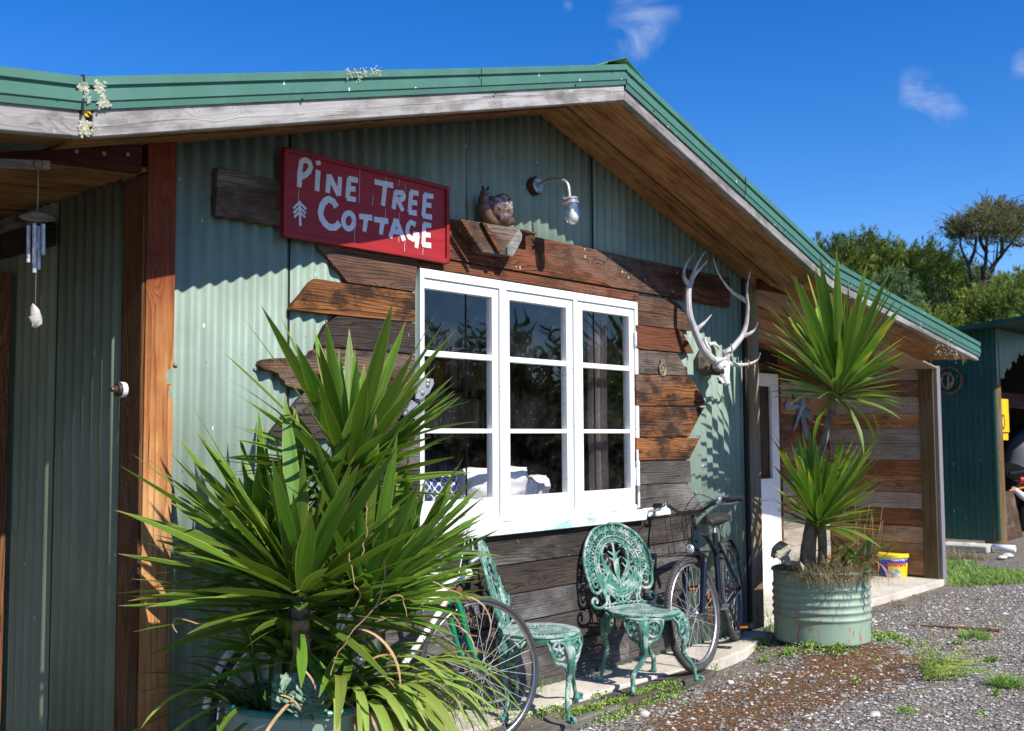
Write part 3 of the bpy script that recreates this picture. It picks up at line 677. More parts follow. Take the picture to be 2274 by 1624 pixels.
# loose stones
STONE = []
for nm, c_ in (('dark', (.15, .145, .14)), ('grey', (.36, .335, .305)), ('pale', (.56, .52, .46)), ('blue_grey', (.27, .28, .285)), ('tan', (.40, .30, .21))): STONE.append(plain(nm+'_stone', c_, .85, var=.35, vs=30))
def stone(m, x, y, z, r):
    q = Matrix.Rotation(random.uniform(0, 6.28), 3, 'Z') @ Matrix.Diagonal((random.uniform(.8, 1.5), random.uniform(.7, 1.1), random.uniform(.4, .75)))
    pts = []
    for k in range(6):
        d = [(1, 0, 0), (-1, 0, 0), (0, 1, 0), (0, -1, 0), (0, 0, 1), (0, 0, -1)][k]; p = Vector(d)*r*random.uniform(.8, 1.15)+Vector((random.uniform(-.3, .3), random.uniform(-.3, .3), random.uniform(-.25, .25)))*r
        pts.append(q @ p+Vector((x, y, z)))
    m.add(pts, [(0, 2, 4), (2, 1, 4), (1, 3, 4), (3, 0, 4), (2, 0, 5), (1, 2, 5), (3, 1, 5), (0, 3, 5)])
rs = random.Random(3); random.seed(5)
ms = [MB() for _ in STONE]; cnt = 0
while cnt < 30000:
    x = -.8+7.6*random.random()**1.35; y = -.32-2.8*random.random()
    if x < 2.6 and y > -.56: continue
    if y > -.12: continue
    u_ = max(0, 1-abs(y+1.0)/.62)*(1 if -.2 < x < 2.5 else .0)
    if random.random() < u_*.55: continue
    r = .004+.012*random.random()**3
    if random.random() < .02: r = random.uniform(.010, .026)
    k = random.choices(range(5), (3, 5, 1.6, 2.4, 1.6))[0]
    stone(ms[k], x, y, gz(x, y)+r*.2, r); cnt += 1
for k, mm in enumerate(ms): tag(mm.build('gravel', STONE[k], smooth=0), kind='stuff')
for (u, v, r, k, lb) in ((535*.3645+1395-160, 1590, .03, 2, 'pale pointed stone on the brown moss near the left bicycle'), (1920, 1468, .03, 2, 'round pale stone on the gravel in front of the drum planter'), (1941, 1592, .034, 2, 'flat pinkish stone at the bottom edge of the gravel'), (1622, 1519, .022, 2, 'small pale stone beside the brown moss in front of the timber edging')):
    p = PZ(u, v, GZ); m = MB(); m.ball((p.x, p.y, p.z+.008), (r*1.2, r*.85, r*.6), 9, 6)
    for q in m.v: q += (q-Vector(p)).normalized()*.25*r*mnoise.noise(q*60)
    tag(m.build('stone', STONE[k], smooth=50), lb, 'stone')
# timber stick lying on the gravel
a, b = PZ(2015, 1391, GZ), PZ(2218, 1404, GZ); m = MB(); m.tube([a+Vector((0, 0, .012)), (a+b)/2+Vector((0, .0, .014)), b+Vector((0, 0, .012))], [(.003, .004), (.012, .008), (.016, .009)], 6)
tag(m.build('stick', W_ORB, smooth=0), 'long thin orange brown stick lying on the gravel right of the drum planter', 'stick')

# ================================================================ leaves
def leafmat(name, base, hi, edge, tip=(.35, .24, .10), trans=.3, tipamt=1.0, yel=.0):
    g = G(name); s = g.sep(g.obj)          # y runs 0..1 along the leaf, x across (+-half width)
    uv = g.n('ShaderNodeUVMap'); us = g.sep(uv.outputs[0]); across, along = us[0], us[1]
    st = g.noise(g.sc(g.rv(uv.outputs[0]), (26, 1.2, 1)), 1.0, 3, .6)
    c = g.mix(base, hi, g.step(st, .35, .7))
    c = g.n('ShaderNodeHueSaturation', {'Color': c, 'Hue': g.ma('ADD', .485, g.ma('MULTIPLY', g.rnd, .035)), 'Value': g.ma('ADD', .72, g.ma('MULTIPLY', g.rnd, .6))}).outputs[0]
    e = g.ma('ABSOLUTE', g.ma('SUBTRACT', across, .5)); c = g.mix(c, edge, g.ma('MULTIPLY', g.step(e, .44, .47), .8))
    bl = g.step(along, .30, .0); c = g.mix(c, (.22, .27, .11), g.ma('MULTIPLY', bl, .6))
    tp = g.step(g.ma('ADD', along, g.ma('MULTIPLY', g.noise(g.rv(uv.outputs[0]), 6, 3), .12)), .995, 1.03); c = g.mix(c, tip, g.ma('MULTIPLY', tp, tipamt))
    if yel: yy = g.ma('MULTIPLY', g.ma('GREATER_THAN', g.rnd, 1-yel), g.step(g.ma('ADD', along, g.ma('MULTIPLY', st, .3)), .85, 1.1)); c = g.mix(c, (.62, .50, .03), yy)
    g.bs(Base_Color=c, Roughness=.48, Specular_IOR_Level=.4)
    g.bump(st, .25, .002)
    tl = g.n('ShaderNodeBsdfTranslucent', {'Color': g.mix(c, (1.0, 1.0, .35), .5, 'MULTIPLY')})
    mxs = g.n('ShaderNodeMixShader', {0: trans, 1: g.b.outputs[0], 2: tl.outputs[0]}); g.t.links.new(mxs.outputs[0], g.t.nodes['Material Output'].inputs['Surface'])
    return g.m
LEAF = leafmat('yucca_leaf', (.085, .17, .018), (.18, .31, .035), (.40, .46, .08), yel=.0)
LEAFY = leafmat('yellowing_yucca_leaf', (.085, .18, .02), (.17, .30, .03), (.42, .45, .06), yel=.22)
STRAP = leafmat('strap_leaf', (.20, .30, .045), (.38, .47, .10), (.30, .38, .08), tip=(.45, .28, .12), tipamt=1)
IRIS = leafmat('iris_leaf', (.08, .16, .04), (.18, .28, .08), (.2, .3, .1), tip=(.35, .12, .04))
DRYL = plain('dried_leaf', (.42, .26, .13), .8, var=.45, vs=14)
def leafmesh(name, width, droop, shape='yucca', fold=.22, n=12, twist=0.0, wob=0.0, mat=None):
    """unit-length leaf from the origin along +Y, bending toward -Z"""
    m = bpy.data.meshes.new(name); vs = []; uv = []; fs = []
    ang = 0.0; p = Vector((0, 0, 0)); d0 = 0
    for i in range(n+1):
        t = i/n
        if shape == 'yucca': w_ = width*(.42+.58*math.sin(min(1, t/.52)*math.pi/2)) if t < .52 else width*max(0.0, math.cos((t-.52)/.48*math.pi/2))**.92
        else: w_ = width*(.75+.25*math.sin(t*math.pi)) if t < .8 else width*max(0, (1-(t-.8)/.2))**.75
        w_ = max(w_, .0012); a = droop*(t**1.7)
        if i: p = p+Vector((wob*math.sin(t*5)/n, math.cos(a)/n, -math.sin(a)/n))
        nrm = Vector((0, math.sin(a), math.cos(a))); tw = twist*t
        sx = Vector((math.cos(tw), 0, 0))+nrm*math.sin(tw); f = fold*w_*(1-.5*t)
        vs += [p-sx*w_+nrm*f, p-sx*w_*.5+nrm*f*.32, p+Vector((0, 0, 0)), p+sx*w_*.5+nrm*f*.32, p+sx*w_+nrm*f]; uv += [(.0, t), (.25, t), (.5, t), (.75, t), (1, t)]
    for i in range(n):
        for k in range(4): a = i*5+k; fs.append((a, a+1, a+6, a+5))
    m.from_pydata([tuple(x) for x in vs], [], fs); l = m.uv_layers.new(name='UVMap')
    for lp in m.loops: l.data[lp.index].uv = uv[lp.vertex_index]
    m.shade_smooth(); m.materials.append(mat or LEAF); return m
YL = [leafmesh('yucca_leaf', w_, dr, twist=tw, wob=wb_) for w_, dr, tw, wb_ in ((.040, .0, .1, 0), (.041, .08, -.15, .02), (.043, .15, .2, 0), (.039, .05, .35, -.02), (.044, .26, -.2, .02), (.046, .15, 0, .03), (.044, .38, .3, 0), (.048, .62, -.3, .02))]
YY = [leafmesh('yucca_leaf', w_, dr, twist=tw, mat=LEAFY) for w_, dr, tw in ((.034, .0, .1), (.034, .05, -.15), (.036, .12, .2), (.034, .05, .35), (.036, .2, -.2), (.036, .1, 0), (.034, .35, .3), (.036, .6, -.3))]
def orient(d, roll):
    y = Vector(d).normalized(); up = Vector((0, 0, 1)); x = y.cross(up)
    if x.length < .1: x = Vector((1, 0, 0))
    x.normalize(); z = x.cross(y); M = Matrix((x, y, z)).transposed(); return (M @ Matrix.Rotation(roll, 3, 'Y')).to_euler()
def head(plant, name, c, axis, n, L, thmax, meshes, rnd, thmin=4, flat=.0, avoid=None, lenf=.35, power=.62, lim=None):
    ax = Vector(axis).normalized(); e1 = ax.orthogonal().normalized(); e2 = ax.cross(e1)
    for i in range(n):
        f = (i+.5)/n; th = R_(thmin+(thmax-thmin)*f**power+rnd.uniform(-5, 5)); ph = i*2.39996+rnd.uniform(-.25, .25)
        d = ax*math.cos(th)+(e1*math.cos(ph)+e2*math.sin(ph))*math.sin(th)
        if avoid and avoid(d, f): continue
        k = min(len(meshes)-1, int((f**1.3)*len(meshes)*rnd.uniform(.5, 1.15)))
        ln = L*(1-lenf*abs(f-.35)*1.2)*rnd.uniform(.85, 1.1)
        if f < .12: ln *= .75
        b = Vector(c)+ax*(.10*(1-f)-.05)+d*.012
        if lim:                                 # leaves kept short where the plant has been cut back from the window and path
            for _ in range(5):
                q = b+d*ln-CAM; uu = CU+FPX*q.dot(cR)/q.dot(cF)
                if lim[0] < uu < lim[1]: break
                ln *= .88
        share(meshes[k], name, plant, b, orient(d, rnd.uniform(-.35, .35)), (ln*rnd.uniform(.9, 1.12), ln, ln))

# ---------------------------------------------------------------- planter 1 and the big yucca
DRUM = painted_metal('pale_green_drum_paint', (.285, .385, .29), damt=.12, rust=1.0, streak=False, spots=False)
DRUM1 = painted_metal('pale_green_drum_paint_clean', (.27, .36, .29), damt=.2, streak=False)
RIMT = plain('teal_rim_paint', (.03, .20, .17), .4, var=.3, vs=30)
def drum(name, label, c, r, h, mat, rim, ribs, rollend=True):
    t = thing(name, label, 'planter', c); prof = [(r*.985, 0), (r, .01)]
    zs = [.01+(h-.05)*k/90 for k in range(91)]
    for z in zs[1:]:
        b = 0
        for zr in ribs: b += .010*math.exp(-((z-zr)/.012)**2)
        prof.append((r+b, z))
    prof += [(r, h-.03)]
    m = MB(); m.lathe(prof, c, seg=64, caps=False); o = m.build('drum_wall', mat, t, smooth=60); s = o.modifiers.new('t', 'SOLIDIFY'); s.thickness = .004
    m = MB(); pts = [(c[0]+(r+.002)*math.cos(a), c[1]+(r+.002)*math.sin(a), c[2]+h-.02) for a in [2*math.pi*k/64 for k in range(64)]]; m.tube(pts, .011, 8, closed=True); m.build('rim', rim, t)
    m = MB(); m.lathe([(0.001, h-.06), (r*.5, h-.05), (r-.004, h-.07)], c, seg=32, caps=False); m.build('soil', plain('dry_soil', (.05, .035, .022), .95, var=.4, vs=20, bump=.8), t)
    return t
c1 = PD(687, 1565, 3.86); c1 = Vector((c1.x, c1.y, GZ)); h1 = PD(687, 1565, 3.86).z-GZ+.055
drum('drum_planter', 'pale green half drum planter with teal rim under the large yucca by the corner post', c1, .292, h1, DRUM1, RIMT, [.13, .17, .21, .25])
random.seed(11); rn = random.Random(21)
right = Vector((cR.x, cR.y, 0)).normalized(); toward = -Vector((cF.x, cF.y, 0)).normalized()
yc = thing('yucca', 'large bushy green yucca with several heads in the drum beside the brown corner post', 'plant', c1)
TRUNK = plain('yucca_trunk_bark', (.19, .155, .115), .9, var=.5, vs=18, bump=.9)
heads = [((776, 1062, 4.00), (.03, -.10, 1), 57, .67, 74), ((668, 1335, 3.62), (-.20, -.26, 1), 62, .72, 90), ((815, 1345, 3.78), (.30, -.22, 1), 54, .64, 82),
         ((592, 1260, 4.05), (-.34, .0, 1), 44, .60, 72), ((905, 1255, 4.30), (.28, -.02, 1), 38, .52, 72), ((640, 1445, 3.80), (-.5, -.15, .8), 22, .46, 100)]
topz = h1+GZ-.06
for (u, v, dp), ax, n, L, tm in heads:
    c = PD(u, v, dp); base = Vector((lerp(c1.x, c.x, .25), lerp(c1.y, c.y, .25), topz)); a_ = Vector(ax).normalized()
    m = MB(); m.tube(curve([base, base+Vector((0, 0, .12)), c-a_*.14, c+a_*.05], 5), .032, 9)
    for q in m.v: q += Vector((1, 1, 0))*.004*math.sin(q.z*160)
    m.build('stem', TRUNK, yc)
    av = lambda d, f: d.z < -.30 or (d.z < .05 and abs(d.dot(right)) < .55 and d.dot(toward) > 0)
    head(yc, 'leaf', c, ax, n, L, tm, YL, rn, avoid=av, lim=((225, 1075) if v > 1200 else (470, 1010)))
    if u in (668, 815, 640):                     # short shaded leaves hanging below the two front heads
        for i in range(10):
            ph = rn.uniform(0, 6.283); d = right*math.cos(ph)+toward*(rn.uniform(.3, .9) if i % 2 else -.4)+Vector((0, 0, rn.uniform(-.85, -.05)))
            ln = rn.uniform(.22, .44); share(YL[rn.randrange(3, 7)], 'leaf', yc, c-a_*rn.uniform(.04, .22), orient(d, rn.uniform(-.5, .5)), (ln*1.1, ln, ln))
    m = MB(); fu = []                                   # shorter inner leaves, past the count that stays separate
    for i in range(84):
        th = R_(rn.uniform(18, 105)); ph = rn.uniform(0, 6.283); e1 = a_.orthogonal().normalized(); e2 = a_.cross(e1); d = a_*math.cos(th)+(e1*math.cos(ph)+e2*math.sin(ph))*math.sin(th)
        if d.z < -.1 or (d.z < .15 and d.dot(toward) > .5): continue
        src = rn.choice(YL); ln = L*rn.uniform(.5, .85); M4 = Matrix.Translation(c+a_*rn.uniform(-.08, .05)) @ orient(d, rn.uniform(-.4, .4)).to_matrix().to_4x4() @ Matrix.Scale(ln, 4)
        m.add([M4 @ q.co for q in src.vertices], [tuple(f.vertices) for f in src.polygons]); fu += [tuple(src.uv_layers[0].data[k].uv) for k in range(len(src.loops))]
    o = m.build('inner_leaves', LEAF, yc, smooth=180); l = o.data.uv_layers.new(name='UVMap')
    for k, q in enumerate(fu): l.data[k].uv = q
    tag(o, kind='stuff')
# (strap plant)
# strap-leaved plant arching out of the same drum
def arc_leaf(base, dirh, L, rise, fall, width, mat, parent, name='leaf', n=12, rnd=random, curl=0.0):
    P = []; dh = Vector((dirh[0], dirh[1], 0)).normalized(); el = rise; p = Vector(base); side = Vector((-dh.y, dh.x, 0)); yaw = 0
    for i in range(n+1):
        P.append(p.copy()); t = i/n; e = lerp(rise, -fall, t**.9); yaw += curl/n; dd = dh*math.cos(yaw)+side*math.sin(yaw); p = p+(dd*math.cos(e)+Vector((0, 0, math.sin(e))))*L/n
    me = bpy.data.meshes.new(name); vs = []; uv = []
    for i, q in enumerate(P):
        t = i/n; w_ = width*(1-.25*t) if t < .75 else width*.81*max(.02, 1-(t-.75)/.25)**.7
        tg = (P[min(i+1, n)]-P[max(i-1, 0)]).normalized(); sx = side; nr = sx.cross(tg)
        vs += [q-sx*w_-nr*w_*.25, q, q+sx*w_-nr*w_*.25]; uv += [(0, t), (.5, t), (1, t)]
    fs = []
    for i in range(n): a = 3*i; fs += [(a, a+1, a+4, a+3), (a+1, a+2, a+5, a+4)]
    off = Vector(base); me.from_pydata([tuple(q-off) for q in vs], [], fs); l = me.uv_layers.new(name='UVMap')
    for lp in me.loops: l.data[lp.index].uv = uv[lp.vertex_index]
    me.shade_smooth(); me.materials.append(mat); o = bpy.data.objects.new(name, me); COL.objects.link(o); o.parent = parent; o.location = off-WL[parent]; return o
rr = random.Random(4)
sp = thing('strap_leaf_plant', 'arching pale green strap leaves spilling over the right of the drum under the large yucca', 'plant', (c1.x+.2, c1.y-.05, topz))
def horiz(a): return right*math.cos(a)+toward*math.sin(a)
for i in range(74):
    a = rr.uniform(-.9, 1.25); b = Vector((c1.x, c1.y, topz-.02))+right*rr.uniform(.08, .24)+toward*rr.uniform(-.05, .16)
    arc_leaf(b, horiz(a), rr.uniform(.38, .78), rr.uniform(.5, 1.35), rr.uniform(.7, 1.5), rr.uniform(.012, .023), STRAP, sp, rnd=rr, curl=rr.uniform(-.5, .5))
for i in range(12):
    a = rr.uniform(-.9, 1.6); b = Vector((c1.x, c1.y, topz+.02))+right*rr.uniform(.0, .24)+toward*rr.uniform(-.05, .16)
    arc_leaf(b, horiz(a), rr.uniform(.3, .6), rr.uniform(.2, 1.3), rr.uniform(1.0, 2.2), rr.uniform(.006, .013), DRYL, sp, name='dead_leaf', rnd=rr, curl=rr.uniform(-1.5, 1.5))
sp2 = thing('strap_leaf_plant', 'thin arching green leaves at the left side of the drum under the large yucca', 'plant', (c1.x-.2, c1.y, topz))
for i in range(26):
    a = rr.uniform(1.9, 3.7); b = Vector((c1.x, c1.y, topz-.02))-right*rr.uniform(.08, .24)+toward*rr.uniform(-.1, .12)
    arc_leaf(b, horiz(a), rr.uniform(.3, .55), rr.uniform(.3, 1.1), rr.uniform(.1, .9), rr.uniform(.010, .017), STRAP if i % 4 == 0 else LEAF, sp2, rnd=rr, curl=rr.uniform(-.4, .4))
# upright blades
for i in range(9):
    b = Vector((c1.x, c1.y, topz-.02))+right*rr.uniform(-.16, .1)+toward*rr.uniform(.0, .2)
    arc_leaf(b, horiz(rr.uniform(0, 6)), rr.uniform(.35, .5), 1.45, -1.2, .017, IRIS, sp2, rnd=rr)
# dead curled leaves and tendrils hanging in the yucca
dl = thing('dead_leaves', 'brown curled dead leaves and seed stalks caught between the heads of the large yucca', 'dead leaves', (c1.x, c1.y, topz+.3))
for (u, v, L, w_) in ((470, 1370, .22, .022), (596, 1550, .20, .016), (745, 1420, .28, .012), (775, 1400, .3, .016), (820, 1470, .3, .018), (1005, 1330, .25, .016), (930, 1350, .28, .012), (1040, 1380, .22, .009), (840, 1380, .25, .012), (600, 1480, .22, .012), (960, 1400, .25, .012), (700, 1560, .3, .012)):
    b = PD(u, v, 3.5); arc_leaf(b, horiz(rr.uniform(-.6, .6)), L, rr.uniform(.2, .8), rr.uniform(1.3, 2.4), w_*.55, DRYL, dl, name='dead_leaf', rnd=rr, curl=rr.uniform(-1, 1))
for P_ in ([(470, 1395), (440, 1388), (400, 1372), (385, 1385), (392, 1402)], [(735, 1500), (760, 1430), (830, 1350), (850, 1300), (855, 1240)], [(830, 1350), (880, 1320), (900, 1340), (905, 1370)], [(810, 1060+60), (815, 1180), (800, 1240)], [(775, 1230), (790, 1300), (800, 1330), (770, 1360)], [(960, 1290), (1000, 1310), (1040, 1330)], [(1000, 1360), (1030, 1400), (1060, 1410)]):
    m = MB(); m.tube([q+Vector((mnoise.noise(q*30), mnoise.noise(q*30+Vector((5, 5, 5))), mnoise.noise(q*30+Vector((0, 9, 0)))))*.01 for q in curve([PD(u, v, 3.42) for u, v in P_], 5)], .0019, 5); m.build('stalk', DRYL, dl)
# succulent rosettes
g = G('echeveria'); ge = g.sep(g.obj); c = g.ramp(g.noise(g.obj, 60, 3), [(.3, (.10, .19, .12)), (.7, (.22, .34, .24))]); g.bs(Base_Color=c, Roughness=.55); ECH = g.m
def rosette(c, r, tilt, label, mat=None):
    m = MB(); q = Matrix.Rotation(tilt[0], 3, 'X') @ Matrix.Rotation(tilt[1], 3, 'Y')
    N = 42
    for i in range(N):
        f = (i+1)/N; a = i*2.39996; el = R_(82-66*f); L = r*(.30+.70*f); wd = r*(.10+.19*f)
        d = Vector((math.cos(a)*math.cos(el), math.sin(a)*math.cos(el), math.sin(el))); s_ = Vector((-math.sin(a), math.cos(a), 0)); n_ = s_.cross(d)
        pts = [Vector((0, 0, 0)), d*L*.45-s_*wd*.8, d*L*.8-s_*wd, d*L*1.04+n_*(-.0), d*L*.8+s_*wd, d*L*.45+s_*wd*.8, d*L*.6+n_*(-wd*.35)]
        m.add([q @ p+Vector(c) for p in pts], [(0, 6, 1), (1, 6, 2), (2, 6, 3), (3, 6, 4), (4, 6, 5), (5, 6, 0)])
    o = m.build('succulent', mat or ECH, smooth=0); s = o.modifiers.new('t', 'SOLIDIFY'); s.thickness = .0035
    tag(o, label, 'succulent', 'succulent rosettes in the drum under the large yucca')
for (u, v, dp, r, lb) in ((643, 1545, 3.60, .085, 'largest blue green succulent rosette, front left in the drum'), (690, 1545, 3.60, .075, 'blue green succulent rosette with pink edges right of the largest one'), (664, 1572, 3.56, .058, 'smaller succulent rosette at the drum rim between the two large ones'), (700, 1577, 3.57, .042, 'small dark succulent rosette against the rim at the right'), (672, 1515, 3.72, .065, 'shaded succulent rosette behind the two large ones'), (622, 1568, 3.58, .04, 'small succulent rosette at the rim on the left')):
    rosette(PD(u, v, dp), r, (R_(38), R_(-12)), lb)
# ---------------------------------------------------------------- planter 2, tall two-headed yucca
c2 = Vector((2.515, -.56, .005)); r2 = .314; h2 = PD(1815, 1262, (c2-CAM).dot(cF)).z-c2.z+.01
drum('drum_planter', 'pale green ribbed drum planter with rust marks, on the gravel in front of the porch', c2, r2, h2, DRUM, plain('pale_green_rim', (.16, .27, .19), .45, var=.3), [h2*.34, h2*.44, h2*.54, h2*.64, h2*.74])
y2 = thing('yucca', 'tall yucca with two spiky heads on bare trunks in the ribbed drum at the porch', 'plant', c2)
d0 = (c2-CAM).dot(cF); rn = random.Random(5)
def Q(u, v, dd=0.0): return PD(u, v, d0+dd)
m = MB(); m.tube(curve([Q(1790, 1275), Q(1797, 1200), Q(1806, 1120), Q(1800, 1060), Q(1822, 1000), Q(1845, 920), Q(1862, 860), Q(1864, 830)], 5), [.058-.034*min(1, k/16) for k in range(36)], 12)
for q in m.v: q += Vector((mnoise.noise(q*14), mnoise.noise(q*14+Vector((5, 5, 5))), 0))*.010
m.build('trunk', TRUNK, y2)
m = MB(); m.tube(curve([Q(1822, 1275, -.03), Q(1826, 1215, -.05), Q(1822, 1160, -.07), Q(1820, 1145, -.08)], 5), .030, 10); m.build('trunk', TRUNK, y2)
up2 = cU.copy()
head(y2, 'leaf', Q(1862, 868, -.08), (.15, -.13, 1), 135, .92, 88, YY, rn, power=.80, lenf=.58, lim=(1700, 2015))
head(y2, 'leaf', Q(1820, 1158, -.10), (.10, -.16, 1), 115, .68, 86, YY, rn, power=.75, lenf=.5, lim=(1715, 1965))
for (u, v, a, L, f) in ((1868, 890, -.3, .45, 1.6), (1880, 880, .3, .42, 1.9), (1850, 890, 2.4, .42, 1.5), (1700+150, 885, 1.2, .5, 1.55)):
    arc_leaf(Q(u, v, -.1), horiz(a), L, -.3, f, .017, LEAFY, y2, rnd=rn)
for (u, v, a, L) in ((1930, 850, .1, .3), (1900, 870, .0, .32), (1925, 835, .2, .2)):
    arc_leaf(Q(u, v, -.1), horiz(a), L, -.1, 1.2, .006, DRYL, y2, name='dead_leaf', rnd=rn)
ir = thing('iris_plant', 'clump of iris leaves with orange withered tips at the right of the ribbed drum', 'plant', (c2.x+.1, c2.y, h2+c2.z-.05))
for i in range(26):
    b = Q(1885+rn.uniform(-45, 45), 1262, rn.uniform(-.2, .15)); a = rn.uniform(-1.0, .9) if i % 3 else rn.uniform(1, 3)
    arc_leaf(b, horiz(a), rn.uniform(.22, .45), rn.uniform(.55, 1.35), rn.uniform(-.9, .2), rn.uniform(.010, .018), IRIS, ir, rnd=rn)
for i in range(7): arc_leaf(Q(1925+rn.uniform(-15, 25), 1250, -.25), horiz(rn.uniform(-.5, .8)), rn.uniform(.12, .25), rn.uniform(-.2, .6), 1.6, .010, plain('rust_dead_leaf', (.38, .15, .05), .8) if i == 0 else bpy.data.materials['rust_dead_leaf'], ir, name='dead_leaf', rnd=rn, curl=rn.uniform(-2, 2))
def tuft(name, label, cat, spots, n, L, w_, mat, kind=None, spread=1.2, droop=(.2, 1.4), par=None, seed=1, grow=0):
    r = random.Random(seed); m = MB()
    for k in range(n):
        c, rad = spots[k % len(spots)]; a = r.uniform(0, 6.283); q = rad*math.sqrt(r.random()); b = Vector(c)+Vector((q*math.cos(a), q*math.sin(a), 0))
        d = Vector((math.cos(r.uniform(0, 6.283)), math.sin(r.uniform(0, 6.283)), 0)); e = r.uniform(.3, 1.5); ll = L*r.uniform(.5, 1.2); f = r.uniform(*droop); P = [b]; p = b.copy()
        for i in range(4): ee = e-f*(i/3)**1.2; p = p+(d*math.cos(ee)*spread+Vector((0, 0, math.sin(ee))))*ll/4; P.append(p.copy())
        s_ = Vector((-d.y, d.x, 0))*w_; vs = []
        for i, z in enumerate(P): tt = 1-.8*i/4; vs += [z-s_*tt, z+s_*tt]
        m.add(vs, [(2*i, 2*i+1, 2*i+3, 2*i+2) for i in range(4)])
    o = m.build(name, mat, par, smooth=60)
    if kind: tag(o, kind=kind)
    if label: tag(o, label, cat)
    return o
g = G('dry_grass'); c = g.ramp(g.noise(g.obj, 22, 3), [(.3, (.16, .12, .05)), (.5, (.30, .22, .12)), (.7, (.17, .18, .05))]); g.bs(Base_Color=c, Roughness=.8); DRYG = g.m
g = G('green_grass'); c = g.ramp(g.noise(g.obj, 9, 4), [(.3, (.10, .19, .025)), (.55, (.20, .34, .05)), (.75, (.36, .40, .12))]); g.bs(Base_Color=c, Roughness=.7); GRG = g.m
tg = Vector((c2.x, c2.y, h2+c2.z-.055))
tuft('dry_grass', None, None, [(tg, r2*.92), (tg+Vector((-.1, -.1, 0)), r2*.8)], 3600, .17, .0017, DRYG, kind='stuff', droop=(.6, 2.6), seed=3)
tuft('dry_grass', None, None, [(tg+toward*.27+right*.0, .12), (tg+toward*.24-right*.16, .08), (tg+toward*.22+right*.2, .08)], 330, .2, .0016, DRYG, kind='stuff', droop=(1.8, 3.4), seed=9)
m = MB()
rn2 = random.Random(8)
for i in range(16):
    b = Q(1880+rn2.uniform(-20, 60), 1255, 0); tp = b+Vector((0, 0, rn2.uniform(.25, .5)))+right*rn2.uniform(-.02, .12); m.tube([b, (b+tp)/2+right*.01, tp], [.0018, .0014, .0025], 5)
tag(m.build('seed_stalks', DRYG), kind='stuff')
# lichen-covered rock / root stub on the rim
m = MB(); rc = Q(1735, 1240, -.12)
m.tube(curve([Q(1722, 1218, -.12), Q(1733, 1232, -.12), Q(1752, 1252, -.16), Q(1778, 1262, -.2)], 4), [.030, .052, .068, .070, .064, .056, .048, .04, .034, .03, .027, .024, .02], 12)
for q in m.v: q += Vector((mnoise.noise(q*11), mnoise.noise(q*11+Vector((9, 0, 0))), mnoise.noise(q*11+Vector((0, 9, 0)))))*.05+Vector((mnoise.noise(q*35), mnoise.noise(q*35+Vector((9, 0, 0))), mnoise.noise(q*35+Vector((0, 9, 0)))))*.022
tag(m.build('rock', plain('lichened_rock', (.33, .30, .22), .95, var=.6, vs=26, bump=1.0), smooth=50), 'lichen covered lump of rock on the left rim of the ribbed drum planter', 'rock')
# paint bucket
bc = PZ(1984, 1279, 0.0); bc = Vector((bc.x, bc.y, 0.0)); sc_ = (bc-CAM).dot(cF)/FPX; br = 33*sc_; bh = 53*sc_
bk = thing('paint_bucket', 'blue and yellow plastic paint bucket with yellow lid on the porch floor', 'bucket', bc)
g = G('bucket_print'); s = g.sep(g.obj); hh = g.ma('ADD', g.ma('DIVIDE', s[2], bh), .5)
yel, blu, gry, wht, mag = (.85, .62, .02), (.02, .05, .45), (.33, .36, .42), (.78, .78, .78), (.45, .05, .25)
ang = g.ma('ARCTAN2', s[1], s[0]); ca = math.atan2(toward.y, toward.x)
da = g.ma('ABSOLUTE', g.ma('SUBTRACT', ang, ca+.15))
c = g.mix(blu, yel, g.ma('LESS_THAN', da, .95))
pic = g.ma('MULTIPLY', g.ma('LESS_THAN', hh, .42), g.ma('LESS_THAN', g.ma('ABSOLUTE', g.ma('SUBTRACT', ang, ca-.35)), .55)); c = g.mix(c, g.ramp(g.noise(g.obj, 30, 2), [(.4, (.25, .33, .30)), (.6, (.7, .72, .65))]), pic)
c = g.mix(c, blu, g.ma('MULTIPLY', g.ma('GREATER_THAN', hh, .66), g.ma('LESS_THAN', hh, .80))); c = g.mix(c, gry, g.ma('GREATER_THAN', hh, .80)); c = g.mix(c, mag, g.ma('LESS_THAN', hh, .05))
g.bs(Base_Color=c, Roughness=.35); BKM = g.m
m = MB(); m.lathe([(br*.86, 0), (br*.88, .004), (br*.98, bh*.84)], bc, seg=40); m.build('pail', BKM, bk, smooth=40)
YP = plain('yellow_plastic', (.85, .60, .02), .35, var=.1)
m = MB(); m.lathe([(br*1.0, bh*.80), (br*1.05, bh*.81), (br*1.05, bh*.93), (br*1.0, bh*.965), (br*.96, bh*.97), (br*.93, bh*.95), (.001, bh*.95)], bc, seg=40, caps=False); m.build('lid', YP, bk, smooth=30)
WP = plain('white_plastic', (.75, .75, .76), .4, var=.05)
m = MB(); hd = right*1.0; m.tube(curve([bc+hd*br*1.04+Vector((0, 0, bh*.75)), bc+hd*(br*1.2)+toward*.02+Vector((0, 0, bh*.72)), bc+hd*br*1.22+toward*.03+Vector((0, 0, bh*.5)), bc+hd*br*1.0+toward*.04+Vector((0, 0, bh*.38))], 5), .005, 6); m.build('handle', WP, bk)
def text_mesh(s_, size, ext=.0004, bold=0.0):
    cu = bpy.data.curves.new('t', 'FONT'); cu.body = s_; cu.size = size; cu.align_x = 'CENTER'; cu.align_y = 'CENTER'; cu.extrude = ext; cu.offset = bold; cu.resolution_u = 2
    ob = bpy.data.objects.new('t', cu); COL.objects.link(ob); dg = bpy.context.evaluated_depsgraph_get(); me = bpy.data.meshes.new_from_object(ob.evaluated_get(dg)); bpy.data.objects.remove(ob); return me
